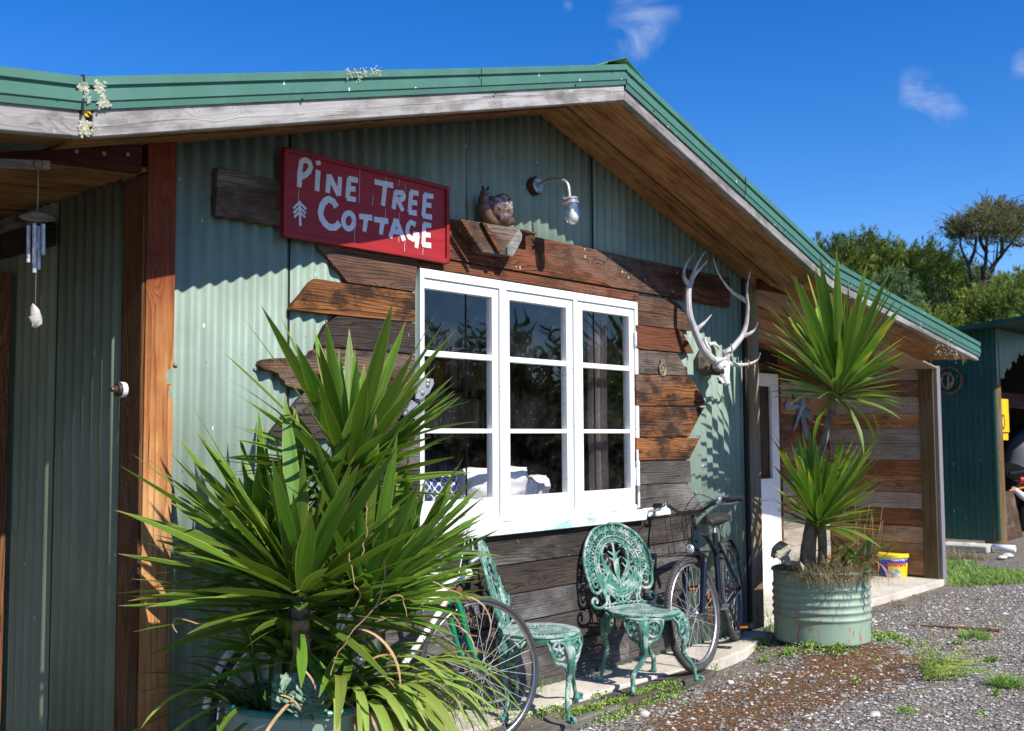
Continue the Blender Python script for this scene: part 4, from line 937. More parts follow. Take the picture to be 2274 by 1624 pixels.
def wrap_text(s_, size, col, zc, r, name, a0=0.0, stretch=1.0):
    me = text_mesh(s_, size, .001, size*.04); bm = bmesh.new(); bm.from_mesh(me); bmesh.ops.subdivide_edges(bm, edges=[e for e in bm.edges if e.calc_length() > .02], cuts=3, use_grid_fill=False)
    for q in bm.verts:
        a = ca+a0+q.co.x*stretch/r; rr_ = r*(.88+.10*((q.co.y+zc)/(bh*.84)))*1.004+q.co.z; q.co = Vector((math.cos(a)*rr_, math.sin(a)*rr_, q.co.y+zc))
    bm.to_mesh(me); bm.free(); me.materials.clear(); me.materials.append(col); o = bpy.data.objects.new(name, me); COL.objects.link(o); o.parent = bk
wrap_text('WATTYL', bh*.15, WP, bh*.73*.99, br, 'lettering'); wrap_text('Solagard', bh*.25, plain('red_print', (.55, .04, .03), .5, var=.05), bh*.54, br, 'lettering', -.05)
o = MB(); 
# ---------------------------------------------------------------- grass, weeds
r = random.Random(31)
pts = [(PZ(u, v, GZ), .10) for u, v in ((2090, 1270), (2120, 1280), (2150, 1262), (2180, 1275), (2215, 1272), (2250, 1275), (2090, 1290), (2130, 1295), (2170, 1290), (2210, 1290), (2260, 1285), (2085, 1255), (2110, 1250), (2060, 1262))]
pts = [(p, .30) for p, _ in pts]
tuft('grass', None, None, pts, 9000, .05, .0035, GRG, kind='stuff', droop=(.1, 1.2), seed=2)
tuft('grass', None, None, [(PZ(u, v, GZ), .22) for u, v in ((2080, 1238), (2110, 1240), (2140, 1240), (2100, 1228), (2165, 1242))], 900, .16, .002, DRYG, kind='stuff', droop=(.1, 1.6), seed=6)
def weeds(pix, n, spread, leaf=.011, hgt=.03, seed=1, mat=None, name='weeds', z=GZ):
    r = random.Random(seed); m = MB()
    for (u, v, k) in pix:
        c = PZ(u, v, z); c.y -= .07 if u < 1510 else 0
        for i in range(int(n*k)):
            a = r.uniform(0, 6.283); q = spread*k**.5*abs(r.gauss(0, .5)); b = Vector((c.x+q*math.cos(a), c.y+q*math.sin(a)*.8, z+hgt*r.random()**1.5*(1.2-q/spread*.5 if q < spread else .5)))
            if b.y > -.50 and b.x < 1.25: b.z = max(b.z, -.012+hgt*.3*r.random()) if b.y < -.44 or r.random() < .25 else b.z-.2
            b.z += gz(b.x, b.y)-GZ if b.x > 1.6 else 0
            d = Vector((r.gauss(0, 1), r.gauss(0, 1), r.gauss(0, .7)+.35)).normalized(); s_ = d.orthogonal().normalized(); s_ = Matrix.Rotation(r.uniform(0, 6.28), 3, d) @ s_; L = leaf*r.uniform(.5, 1.3)
            m.add([b, b+d*L*.5+s_*L*.38, b+d*L, b+d*L*.5-s_*L*.38], [(0, 1, 2, 3)])
    o = m.build(name, mat or GRG, smooth=0); return tag(o, kind='stuff')
g = G('weed_leaf'); c = g.ramp(g.noise(g.obj, 14, 4), [(.3, (.09, .17, .02)), (.5, (.20, .33, .045)), (.7, (.38, .44, .12))]); g.bs(Base_Color=c, Roughness=.6); WEED = g.m
weeds([(1300, 1590, 1.6), (1350, 1575, 1.6), (1400, 1555, 1.3), (1440, 1545, 1.0), (1470, 1535, .6), (1250, 1600, 1.2), (1180, 1600, 1.2), (1120, 1610, 1.2), (1060, 1600, 1.2), (1210, 1590, 1)], 900, .12, .012, .045, 1, WEED)
weeds([(1640, 1445, 1.6), (1600, 1455, .8), (1680, 1440, 1.2), (1780, 1425, 1.6), (1830, 1440, 1.6), (1880, 1435, 1.6), (1930, 1430, 1.2), (1800, 1460, 1.2), (1860, 1465, 1.2), (1980, 1425, .8), (1960, 1440, .8), (1750, 1465, .5), (1560, 1475, .3), (1700, 1470, .3), (1580, 1490, .3), (2020, 1440, .4)], 520, .14, .014, .045, 2, WEED)
weeds([(1350, 1590, .25), (1500, 1560, .15), (1620, 1500, .25), (1700, 1520, .2), (1850, 1500, .3), (1950, 1475, .4), (2050, 1460, .4), (1780, 1560, .12), (2150, 1560, .15), (2050, 1540, .15)], 170, .16, .010, .02, 7, WEED)
weeds([(2130, 1430, .6), (2230, 1515, 1.0), (2250, 1525, .8), (2210, 1545, .25), (2020, 1580, .15), (1900, 1520, .12), (2200, 1470, .4), (2180, 1590, .2), (1300, 1560, .4)], 300, .10, .016, .03, 3, WEED)
# feathery weed
fw = thing('weed_plant', 'feathery yellow green weed sprawling on the gravel right of the drum planter', 'weed', PZ(2080, 1500, GZ)); m = MB(); r = random.Random(12)
for i in range(110):
    b = PZ(2065+r.uniform(-22, 25), 1500+r.uniform(-25, 12), GZ); up_ = i % 3 == 0
    dd = (horiz(r.uniform(-.7, .3)) if not up_ else horiz(r.uniform(1.2, 2.6)))*r.uniform(.5, 1)+Vector((0, 0, r.uniform(.15, .5) if not up_ else r.uniform(.8, 1.6))); dd.normalize(); L = r.uniform(.15, .42)
    P = [b+dd*L*t+Vector((0, 0, -.10*t*t)) for t in (0, .25, .5, .75, 1)]; P = [Vector((p.x, p.y, max(p.z, GZ+.008))) for p in P]; m.tube(P, .0014, 4)
    for k in range(26):
        t = r.random(); q = b+dd*L*t+Vector((0, 0, -.10*t*t)); q.z = max(q.z, GZ+.008); e = Vector((r.gauss(0, 1), r.gauss(0, 1), r.gauss(0, .6)+.3)).normalized(); s_ = e.orthogonal().normalized(); l_ = .022*(1.1-t*.6)
        m.add([q, q+e*l_*.5+s_*l_*.12, q+e*l_, q+e*l_*.5-s_*l_*.12], [(0, 1, 2, 3)])
g = G('feathery_weed'); c = g.ramp(g.noise(g.obj, 8, 4), [(.35, (.13, .24, .03)), (.6, (.30, .36, .06)), (.75, (.42, .40, .14))]); g.bs(Base_Color=c, Roughness=.7)
m.build('foliage', g.m, fw, smooth=0)
tuft('grass_tuft', 'small tuft of green grass on the gravel above the feathery weed', 'grass', [(PZ(2165, 1417, GZ), .10)], 420, .09, .0018, GRG, seed=4)
tuft('grass_tuft', 'dense green grass tuft at the right edge of the gravel', 'grass', [(PZ(2232, 1522, GZ), .09)], 420, .09, .002, GRG, seed=14)
tuft('grass_tuft', 'tiny bright grass tuft in the gravel below the feathery weed', 'grass', [(PZ(2010, 1585, GZ), .05)], 160, .05, .0016, GRG, seed=15)
tuft('grass_tuft', 'tall thin grass blades between the black bicycle and the ribbed drum', 'grass', [(PZ(1722, 1400, GZ), .09)], 60, .32, .0022, GRG, seed=16, droop=(.1, .9))
tuft('grass_tuft', 'wiry green grass under the front wheel of the white and green bicycle', 'grass', [(PZ(1090, 1600, GZ), .22), (PZ(1190, 1560, GZ), .1)], 500, .16, .0018, GRG, seed=17, droop=(.2, 1.5))
tuft('dead_leaf_litter', None, None, [(PZ(u, v, GZ), .12) for u, v in ((1980, 1335), (2030, 1325), (1600, 1460), (2110, 1300), (1990, 1345), (2200, 1385), (2160, 1445), (2110, 1445))], 900, .03, .003, DRYG, kind='stuff', droop=(.8, 2.5), seed=19)
# ================================================================ garden chairs
g = G('verdigris_painted_casting'); v = g.obj; n = g.noise(g.rv(v), 16, 6, .7); n2 = g.noise(g.rv(v), 70, 3, .6)
geo = g.n('ShaderNodeNewGeometry'); pt = g.step(geo.outputs['Pointiness'], .50, .56)
c = g.mix((.040, .165, .118), (.095, .27, .205), g.step(n, .35, .65)); wear = g.step(g.ma('ADD', n, g.ma('MULTIPLY', pt, .10)), .60, .68)
up = g.step(g.sep(geo.outputs['Normal'])[2], .55, .95)
wear = g.ma('MAXIMUM', wear, g.ma('MULTIPLY', up, g.step(n, .34, .52)))
c = g.mix(c, (.42, .47, .45), g.ma('MULTIPLY', wear, .8)); c = g.mix(c, (.02, .07, .055), g.ma('MULTIPLY', g.step(n2, .52, .36), .35))
g.bs(Base_Color=c, Roughness=.5, Specular_IOR_Level=.4); g.bump(g.ma('ADD', n2, n), .35, .004); CHM = g.m
def make_chair(label):
    t = thing('garden_chair', label, 'chair', (0, 0, 0), 'green cast metal garden chairs')
    SH = .392; s = MB()
    s.lathe([(.148, -.006), (.200, -.010), (.205, -.004), (.203, .004), (.196, .008), (.150, .003), (.148, -.006)], (0, 0, SH), seg=56, caps=False)
    s.lathe([(.001, -.005), (.034, -.005), (.034, .004), (.001, .005)], (0, 0, SH), seg=16, caps=False)
    s.lathe([(.088, -.005), (.096, -.005), (.096, .003), (.088, .003), (.088, -.005)], (0, 0, SH), seg=40, caps=False)
    for k in range(40):
        a = 2*math.pi*k/40; M = Matrix.Rotation(a, 3, 'Z'); w1 = .0022
        s.add([M @ Vector(p)+Vector((0, 0, SH)) for p in ((.030, -w1, -.004), (.150, -w1*2.4, -.004), (.150, w1*2.4, -.004), (.030, w1, -.004), (.030, -w1, .002), (.150, -w1*2.4, .002), (.150, w1*2.4, .002), (.030, w1, .002))], [(0, 3, 2, 1), (4, 5, 6, 7), (0, 1, 5, 4), (1, 2, 6, 5), (2, 3, 7, 6), (3, 0, 4, 7)])
    s.lathe([(.200, -.010), (.197, -.028), (.190, -.030), (.190, -.010)], (0, 0, SH), seg=56, caps=False)
    s.build('seat', CHM, t, smooth=40)
    # backrest
    B0 = Vector((0, .178, SH+.004)); ta = R_(15); HS = 1.12
    def bk(X, H): return B0+Vector((X*1.22, H*HS*math.sin(ta)-.55*X*X, H*HS*math.cos(ta)))
    def bt(pts, r, n=5, seg=7, closed=False, m=None, ribbon=None):
        P = curve([Vector((x, h, 0)) for x, h in pts], n) if n else [Vector((x, h, 0)) for x, h in pts]
        Q_ = [bk(p.x, p.y) for p in P]; (m or b).tube(Q_, r, seg, closed=closed)
    b = MB()
    for sgn in (1, -1):
        P = [(sgn*.205*math.cos(R_(a)), .212+.218*math.sin(R_(a))) for a in range(90, -25, -10)]
        P += [(sgn*x, h) for x, h in ((.188, .108), (.170, .084), (.143, .080), (.122, .100), (.122, .134), (.146, .152), (.168, .138), (.166, .114), (.149, .108), (.143, .122))]
        bt(P, [.0105]*70+[.009]*12+[.007]*60, 5)
        bt([(sgn*.136, .14), (sgn*.120, .095), (sgn*.100, .045), (sgn*.112, .015), (sgn*.15, .004), (sgn*.185, .014), (sgn*.197, .040), (sgn*.178, .056), (sgn*.162, .040), (sgn*.172, .028)], .0095)
        bt([(sgn*.128, .15), (sgn*.105, .09), (sgn*.085, .04), (sgn*.088, .0)], .007)
        # side scroll wings down to the seat
        for h0 in (.16, .10): bt([(sgn*.13, h0+.03), (sgn*.155, h0+.075), (sgn*.185, h0+.055)], .006)
    for a_, b_, r in ((.139, .158, .0075), (.126, .144, .004), (.113, .131, .0075)):
        bt([(a_*math.cos(2*math.pi*k/40), .205+b_*math.sin(2*math.pi*k/40)) for k in range(40)], r, 0, 7, True)
    for k in range(44):
        a = 2*math.pi*k/44; bt([(.112*math.cos(a), .205+.130*math.sin(a)), (.139*math.cos(a), .205+.158*math.sin(a))], .0028, 0, 5)
    N = 15
    for k in range(N+1):
        a = R_(-16+212*k/N); o1 = (.203*math.cos(a), .212+.214*math.sin(a)); a2 = R_(-16+212*(k+.5)/N)
        i1 = (.141*math.cos(a), .205+.160*math.sin(a)); i2 = (.168*math.cos(a2), .208+.185*math.sin(a2)); o2 = (.168*math.cos(a2-R_(14)), .208+.185*math.sin(a2-R_(14)))
        bt([o1, i2], .0042, 0, 5); bt([o1, o2], .0042, 0, 5)
        m1 = (.160*math.cos(a), .207+.176*math.sin(a)); bt([i1, m1], .0036, 0, 5)
        bt([(.140*math.cos(a2), .205+.159*math.sin(a2)), i2], .0045, 0, 5)
        bt([(m1[0]+.010*math.cos(q), m1[1]+.010*math.sin(q)) for q in [2*math.pi*j/10 for j in range(10)]], .0032, 0, 5, True)
        if k % 1 == 0: b.prism([bk(*o1), bk(*i2), bk(o2[0], o2[1])], (0, .004, 0))
        c_ = bk(.188*math.cos(a2), .210+.200*math.sin(a2)); b.ball(c_, (.009, .004, .009), 6, 4)
    # plume of leaves
    def lobe(p0, p1, w_, bend=0.0, fingers=3):
        d = Vector((p1[0]-p0[0], p1[1]-p0[1], 0)); L = d.length; n_ = Vector((-d.y, d.x, 0))/L; d = d/L; pts = []
        for k in range(7):
            tt = k/6; q = Vector((p0[0], p0[1], 0))+d*L*tt+n_*bend*math.sin(tt*math.pi/1.0)*L+n_*bend*tt*tt*L; pts.append((q, tt))
        b.tube([bk(q.x, q.y) for q, tt in pts], [(.0045, max(.003, w_*(.35+.65*math.sin(min(1, tt*1.25)*math.pi)))) for q, tt in pts], 7, flat=(0, 1, 0))
        for k in range(fingers):
            tt = .5+.5*k/(max(1, fingers-1)); q = pts[min(6, int(tt*6))][0]
            for s_ in (1, -1):
                e = q+(d*.55+n_*s_*.8)*w_*2.3; b.tube([bk(q.x, q.y), bk(e.x, e.y)], [(.004, w_*.5), (.002, .002)], 6, flat=(0, 1, 0))
    bt([(0, .0), (0, .06), (0, .13), (0, .2)], .0075)
    lobe((0, .13), (0, .325), .021)
    for s_ in (1, -1):
        lobe((0, .11), (s_*.055, .285), .020, -s_*.16); lobe((0, .09), (s_*.088, .225), .020, -s_*.2); lobe((0, .075), (s_*.092, .175), .018, -s_*.22)
        lobe((s_*.01, .05), (s_*.075, .115), .015, s_*.25, 2); lobe((s_*.02, .045), (s_*.03, .02), .008, 0, 1)
        bt([(s_*.004, .02), (s_*.035, .035), (s_*.060, .065), (s_*.040, .078), (s_*.026, .062), (s_*.040, .054)], .0055)
        bt([(s_*.07, .0), (s_*.05, .022), (s_*.028, .008)], .005); bt([(s_*.105, .03), (s_*.085, .05), (s_*.075, .075)], .005)
        for h in (.10, .14, .27, .31): x = .108*math.sqrt(max(0, 1-((h-.205)/.128)**2)); lobe((s_*x, h), (s_*(x-.028), h+.004), .007, 0, 1)
    bt([(-.125, 0), (-.06, -.002), (0, 0), (.06, -.002), (.125, 0)], .009); bt([(-.12, .016), (0, .018), (.12, .016)], .005)
    b.build('backrest', CHM, t, smooth=60)
    # four cabriole legs
    for i, (sx, sy, fx, fy) in enumerate(((-1, -1, -.235, -.165), (1, -1, .235, -.165), (-1, 1, -.20, .15), (1, 1, .20, .15))):
        l = MB(); top = Vector((sx*.125, sy*.135, SH-.015)); rad = Vector((sx, sy*1.08, 0)).normalized(); tn = Vector((-rad.y, rad.x, 0)); foot = Vector((fx, fy, 0))
        path = [top, top+rad*.040+Vector((0, 0, -.05)), top+rad*.045+Vector((0, 0, -.12)), top+rad*.028+Vector((0, 0, -.20)), foot*.93+Vector((0, 0, .09)), foot*.98+Vector((0, 0, .035)), foot+Vector((0, 0, .012))]
        P = curve(path, 4); n_ = len(P); W = []
        for k in range(n_):
            tt = k/(n_-1); wv = lerp(.030, .011, min(1, tt/.55)) if tt < .55 else (.011 if tt < .85 else lerp(.011, .018, (tt-.85)/.15)); W.append((wv*.95, wv*1.25))
        l.tube(P, W, 8, flat=rad)
        l.tube([foot+Vector((0, 0, .014)), foot+rad*.018+Vector((0, 0, .03)), foot+rad*.038+Vector((0, 0, .022)), foot+rad*.036+Vector((0, 0, .008))], .0085, 8)
        l.add([foot+rad*.035+tn*.018+Vector((0, 0, .0)), foot+rad*.035-tn*.018, foot-rad*.014-tn*.012, foot-rad*.014+tn*.012, foot+rad*.03+tn*.014+Vector((0, 0, .014)), foot+rad*.03-tn*.014+Vector((0, 0, .014)), foot-rad*.01-tn*.01+Vector((0, 0, .014)), foot-rad*.01+tn*.01+Vector((0, 0, .014))], [(3, 2, 1, 0), (4, 5, 6, 7), (0, 1, 5, 4), (1, 2, 6, 5), (2, 3, 7, 6), (3, 0, 4, 7)])
        # ribs down the shin
        l.tube([p+rad*W[k][0]*.95 for k, p in enumerate(P[3:-6], 3)], .0035, 5)
        for s_ in (1, -1):        # pierced roundels either side of the knee
            dd = (tn*s_+rad*-.30).normalized(); cc = top+rad*.038+dd*.056+Vector((0, 0, -.052)); nn = rad.copy()
            circ = [cc+dd*.040*math.cos(q)+Vector((0, 0, 1))*.044*math.sin(q)+nn*(-.25*.040*math.cos(q)*0) for q in [2*math.pi*j/18 for j in range(18)]]; l.tube(circ, .0085, 7, closed=True)
            for j in range(6):
                q = 2*math.pi*j/6+.5; e = cc+(dd*math.cos(q)+Vector((0, 0, 1))*math.sin(q))*.040; l.tube([cc, e], [(.006, .013), (.003, .003)], 6, flat=nn)
            l.ball(cc+nn*.004, .011, 8, 5)
            l.tube(curve([top+dd*.10+Vector((0, 0, .0)), top+rad*.036+dd*.105+Vector((0, 0, -.03)), top+rad*.036+dd*.075+Vector((0, 0, -.10)), top+rad*.04+dd*.02+Vector((0, 0, -.125))], 4), [(.007, .010)]*13, 7, flat=rad)
            l.tube(curve([top+rad*.03+Vector((0, 0, -.005)), top+rad*.04+dd*.05+Vector((0, 0, -.002)), top+rad*.03+dd*.10+Vector((0, 0, -.004))], 3), .009, 7)
            l.tube(curve([top+rad*.045+dd*.012+Vector((0, 0, -.10)), top+rad*.045+dd*.028+Vector((0, 0, -.125)), top+rad*.04+dd*.020+Vector((0, 0, -.15)), top+rad*.04+dd*.006+Vector((0, 0, -.14))], 4), .006, 6)
        l.build('leg', CHM, t, smooth=60)
    return t
def copy_tree(o, parent=None):
    c = o.copy(); COL.objects.link(c); c.parent = parent
    for ch in [x for x in list(COL.objects) if x.parent == o]: copy_tree(ch, c)
    return c
ch = make_chair('green ornate cast metal chair left of the black bicycle, its fan back facing the viewer')
ch.location = (.70, -.365, .0); ch.rotation_euler = (0, 0, R_(-14))
ch1 = copy_tree(ch); ch1['label'] = 'green ornate cast metal chair seen edge on beside the front wheel of the left bicycle'
ch1.location = (-.165, -.32, .0); ch1.rotation_euler = (0, 0, R_(34))

# ================================================================ bicycles
def wheel(m_t, par, cx, r, tyre, rim, steer=None, tread=False, seed=0):
    """bike frame: x forward, z up, wheel in the xz plane"""
    f = steer or (lambda p: p)
    def ring(rr, rad, mat, nm, seg=56, parent=None, rs=8):
        m = MB(); m.tube([f(Vector((cx+rr*math.cos(a), 0, r+rr*math.sin(a)))) for a in [2*math.pi*k/seg for k in range(seg)]], rad, rs, closed=True, flat=None)
        return m.build(nm, mat, parent or par, smooth=60)
    root = ring(r-.020, .0195 if tread else .014, tyre, 'wheel', parent=par)
    if tread:
        m = MB()
        for k in range(110):
            a = 2*math.pi*k/110
            for yy in (-.012, .0, .012):
                aa = a+(.02 if yy == 0 else 0); c_ = Vector((cx+(r-.002)*math.cos(aa), yy, r+(r-.002)*math.sin(aa))); d = Vector((math.cos(aa), 0, math.sin(aa))); t_ = Vector((-d.z, 0, d.x))
                m.add([f(c_+t_*.0045+Vector((0, .004, 0))), f(c_-t_*.0045+Vector((0, .004, 0))), f(c_-t_*.0045-Vector((0, .004, 0))), f(c_+t_*.0045-Vector((0, .004, 0))), f(c_+d*.006)], [(0, 1, 4), (1, 2, 4), (2, 3, 4), (3, 0, 4)])
        m.build('tread', tyre, root, smooth=0)
    m = MB(); rr = r-.046 if tread else r-.034; n = 56
    for (dr, yy) in ((0, 0),):
        m.tube([f(Vector((cx+rr*math.cos(a), 0, r+rr*math.sin(a)))) for a in [2*math.pi*k/n for k in range(n)]], [(.0085, .0115)]*n, 8, closed=True, flat=(1, 0, 0) if steer is None else f(Vector((cx+1, 0, r)))-f(Vector((cx, 0, r))))
    m.build('rim', rim, root, smooth=50)
    m = MB(); q = random.Random(seed)
    for k in range(32):
        a = 2*math.pi*k/32; s_ = 1 if k % 2 else -1; b_ = a+(.9 if (k//2) % 2 else -.9); h = Vector((cx+.020*math.cos(b_), s_*.030, r+.020*math.sin(b_)))
        m.tube([f(h), f(Vector((cx+rr*math.cos(a), 0, r+rr*math.sin(a))))], .0011, 5)
    m.build('spokes', ALUR, root)
    m = MB(); m.tube([f(Vector((cx, -.045, r))), f(Vector((cx, -.030, r))), f(Vector((cx, 0, r))), f(Vector((cx, .030, r))), f(Vector((cx, .045, r)))], [.008, .020, .014, .020, .008], 10); m.build('hub', RUSTM if seed == 2 else ALU, root)
    return root
NAVY = plain('dark_navy_enamel', (.006, .008, .018), .25, .0, var=.35, vs=12)
BGREEN = plain('bright_green_enamel', (.005, .22, .10), .3, var=.25, vs=20)
g = G('rusty_white_enamel'); n = g.noise(g.obj, 26, 6, .7); c = g.mix((.78, .77, .72), (.30, .11, .04), g.step(n, .54, .62)); g.bs(Base_Color=c, Roughness=.45); RWH = g.m
ALUR = plain('dull_spoke_steel', (.5, .5, .52), .6, .3)
def bikeframe(x0, r):
    return dict(bb=Vector((x0+.43, 0, .28)), st=Vector((x0+.30, 0, .74)), ht=Vector((x0+.86, 0, .80)), hb=Vector((x0+.895, 0, .69)), rear=Vector((x0, 0, r)))
# black mountain bicycle
MBk = thing('bicycle', 'dark blue mountain bicycle with muddy tyres and wire basket leaning against the green wall', 'bicycle', (0, 0, 0)); r = .33; F_ = bikeframe(0, r); FX = 1.05
sa = R_(-14); axp = Vector((.93, 0, 0))
def steerR(p): q = Matrix.Rotation(sa, 3, 'Z') @ (Vector(p)-axp); return q+axp
wheel(MBk, MBk, 0, r, RUBBER, ALU, tread=True, seed=2); wheel(MBk, MBk, FX, r, RUBBER, ALU, steer=steerR, tread=True, seed=3)
m = MB()
m.tube([F_['bb'], F_['st']+Vector((0, 0, .0))], .019, 10); m.tube(curve([F_['ht'], (F_['ht']+F_['st'])/2+Vector((0, 0, -.02)), F_['st']+Vector((.03, 0, -.14))], 5), .018, 10); m.tube([F_['hb'], F_['bb']], .021, 10); m.tube([F_['ht']+Vector((-.005, 0, .02)), F_['hb']], .023, 10)
for s_ in (1, -1):
    m.tube([F_['bb']+Vector((0, s_*.03, 0)), F_['rear']+Vector((0, s_*.06, 0))], .010, 8); m.tube([F_['st']+Vector((.02, s_*.02, -.06)), F_['rear']+Vector((0, s_*.06, 0))], .009, 8)
m.build('frame', NAVY, MBk)
m = MB(); cr = steerR(F_['hb']+Vector((.01, 0, -.03)))
for s_ in (1, -1): m.tube(curve([cr, steerR(Vector((.93, s_*.055, .64))), steerR(Vector((.965, s_*.060, .56))), steerR(Vector((FX, s_*.058, r)))], 4), [.021]*5+[.0215]*5+[.017]*3, 10)
m.build('fork', NAVY, MBk)
m = MB(); m.tube([F_['ht'], F_['ht']+Vector((-.012, 0, .10))], .013, 10); m.tube([F_['ht']+Vector((-.012, 0, .09)), steerR(F_['ht']+Vector((.06, 0, .12)))], .014, 10)
m.build('stem', BLACK, MBk)
hc = F_['ht']+Vector((.06, 0, .12)); m = MB()
m.tube(curve([steerR(hc+Vector((-.09, -.30, .05))), steerR(hc+Vector((-.04, -.18, .05))), steerR(hc+Vector((0, -.07, .0))), steerR(hc), steerR(hc+Vector((0, .07, .0))), steerR(hc+Vector((-.04, .18, .05))), steerR(hc+Vector((-.09, .30, .05)))], 4), .011, 9)
hb = m.build('handlebar', BLACK, MBk)
for s_ in (1, -1):
    m = MB(); m.tube([steerR(hc+Vector((-.062, s_*.215, .05))), steerR(hc+Vector((-.092, s_*.31, .05)))], .0165, 10); m.build('grip', plain('black_rubber_grip', (.02, .02, .02), .7) if s_ == 1 else bpy.data.materials['black_rubber_grip'], hb)
    m = MB(); m.tube(curve([steerR(hc+Vector((-.03, s_*.17, .045))), steerR(hc+Vector((.02, s_*.20, .03))), steerR(hc+Vector((.0, s_*.27, .025))), steerR(hc+Vector((-.02, s_*.31, .03)))], 4), [(.006, .009)]*13, 7); m.ball(steerR(hc+Vector((-.035, s_*.185, .055))), (.018, .016, .022), 8, 6); m.build('brake_lever', ALU, hb)
m = MB()
for s_, k in ((1, 0), (-1, 1), (1, 2)): m.tube(curve([steerR(hc+Vector((-.02, s_*.18, .04))), steerR(hc+Vector((.10, s_*.10, .10-.03*k))), steerR(hc+Vector((.13, s_*.0, -.06-.05*k))), F_['hb']+Vector((.02, s_*.02, .0)), F_['st']+Vector((.3, 0, -.12))], 6), .0028, 5)
m.build('brake_cable', BLACK, MBk)
m = MB(); st = F_['st']; m.tube([st, st+Vector((-.02, 0, .07))], .0135, 10); m.build('seatpost', ALU, MBk)
sdp = [((-.16, 0, .085), .088, .022), ((-.12, 0, .095), .100, .040), ((-.05, 0, .090), .088, .040), ((.02, 0, .088), .048, .034), (( .09, 0, .088), .030, .026), ((.13, 0, .082), .016, .016)]
m = MB(); m.tube([st+Vector((0, 0, -.005))+Vector(p) for p, a, b_ in sdp], [(b_, a) for p, a, b_ in sdp], 14, flat=(0, 0, 1)); m.build('saddle', plain('worn_black_saddle', (.035, .033, .032), .5, var=.7, vs=34, bump=.4), MBk)
def fender(par, cx, r, a0, a1, mat, w_=.026, nm='mudguard'):
    m = MB(); n = 20; vs = []
    for k in range(n+1):
        a = R_(lerp(a0, a1, k/n))
        for yy, dr in ((-w_, -.012), (-w_*.6, .0), (0, .004), (w_*.6, 0), (w_, -.012)): vs.append((cx+(r+.022+dr)*math.cos(a), yy, r+(r+.022+dr)*math.sin(a)))
    m.add(vs, [(5*k+j, 5*k+j+1, 5*k+j+6, 5*k+j+5) for k in range(n) for j in range(4)]); o = m.build(nm, mat, par, smooth=60); s_ = o.modifiers.new('t', 'SOLIDIFY'); s_.thickness = .002
fender(MBk, 0, r, 55, 150, plain('muddy_black_mudguard', (.06, .057, .053), .6, var=.7, vs=40))
m = MB()
bkc = lambda x, y, z: steerR(hc+Vector((x, y, z)))
for z_ in (-.005, -.235):
    c_ = [bkc(.07, -.14, z_), bkc(.07, .14, z_), bkc(.26, .13, z_), bkc(.26, -.13, z_)]; m.tube(c_, .0032, 6, closed=True)
for x_, y_ in ((.07, -.14), (.07, .14), (.26, .13), (.26, -.13), (.07, 0), (.26, 0)): m.tube([bkc(x_, y_, .0), bkc(x_, y_, -.235)], .0025, 5)
for y_ in (-.07, 0, .07): m.tube([bkc(.07, y_, -.235), bkc(.26, y_, -.235)], .002, 5)
m.build('basket', BLACK, MBk)
m = MB(); q = steerR(Vector((.985, .0, .70))); m.ball(q, (.018, .030, .032), 12, 8); m.build('reflector', plain('clear_reflector', (.6, .62, .65), .15, .6, var=.2, vs=40), MBk)
m = MB(); m.tube([F_['bb']+Vector((0, -.055, 0)), F_['bb']+Vector((0, .055, 0))], .020, 12); m.build('crank_axle', ALU, MBk)
for rr_ in (.085, .06, .10): 
    m = MB(); m.tube([F_['bb']+Vector((rr_*math.cos(a), -.045-rr_*.1, rr_*math.sin(a))) for a in [2*math.pi*k/36 for k in range(36)]], .0035, 6, closed=True); m.build('chainring', RUSTM, MBk)
for s_, dv in ((1, Vector((-.085, 0, -.14))), (-1, Vector((.085, 0, .14)))):
    m = MB(); a_ = F_['bb']+Vector((0, s_*.06, 0)); e_ = a_+dv+Vector((0, s_*.012, 0)); m.tube([a_, e_], [(.014, .008), (.010, .007)], 8); ck = m.build('crank_arm', BLACK, MBk)
    m = MB()
    for xx in (-.038, .038): m.box((e_.x+xx-.006, e_.y+(s_*.015 if s_ > 0 else -.10), e_.z-.012), (e_.x+xx+.006, e_.y+(.10 if s_ > 0 else s_*.015), e_.z+.012))
    for yy in (.02, .055, .095): m.box((e_.x-.04, e_.y+s_*yy-.005, e_.z-.010), (e_.x+.04, e_.y+s_*yy+.005, e_.z+.010))
    m.tube([e_, e_+Vector((0, s_*.09, 0))], .008, 8); pd = m.build('pedal', BLACK, ck, smooth=30)
    MB().box((e_.x+.045, e_.y+s_*.03-.0, e_.z-.006), (e_.x+.049, e_.y+s_*.03+s_*.05, e_.z+.006)).build('pedal_reflector', plain('orange_reflector', (.8, .25, .01), .3), ck)
m = MB(); m.tube([F_['bb']+Vector((0, -.05, .085)), Vector((0, -.055, r+.03))], .004, 5); m.tube([F_['bb']+Vector((0, -.05, -.085)), Vector((0, -.055, r-.09)), Vector((-.02, -.055, r-.10)), Vector((-.04, -.055, r-.03))], .004, 5); m.build('chain', RUSTM, MBk)
m = MB()
for k, rr_ in enumerate((.045, .038, .03)): m.tube([Vector((rr_*math.cos(a), -.045-.006*k, r+rr_*math.sin(a))) for a in [2*math.pi*j/20 for j in range(20)]], .004, 6, closed=True)
m.build('sprockets', RUSTM, MBk)
m = MB()
for s_ in (1, -1): m.tube([steerR(Vector((.955, s_*.035, .60))), steerR(Vector((.965, s_*.06, .655)))], [(.012, .009), (.008, .006)], 7)
m.build('brake', BLACK, MBk)
rc_ = Vector((2.14, -.135, 0)); fc = Vector((1.16, -.475, 0)); fd = (fc-rc_).normalized()
MBk.location = rc_; MBk.rotation_euler = (R_(6.5), 0, math.atan2(fd.y, fd.x))   # leans back towards the wall

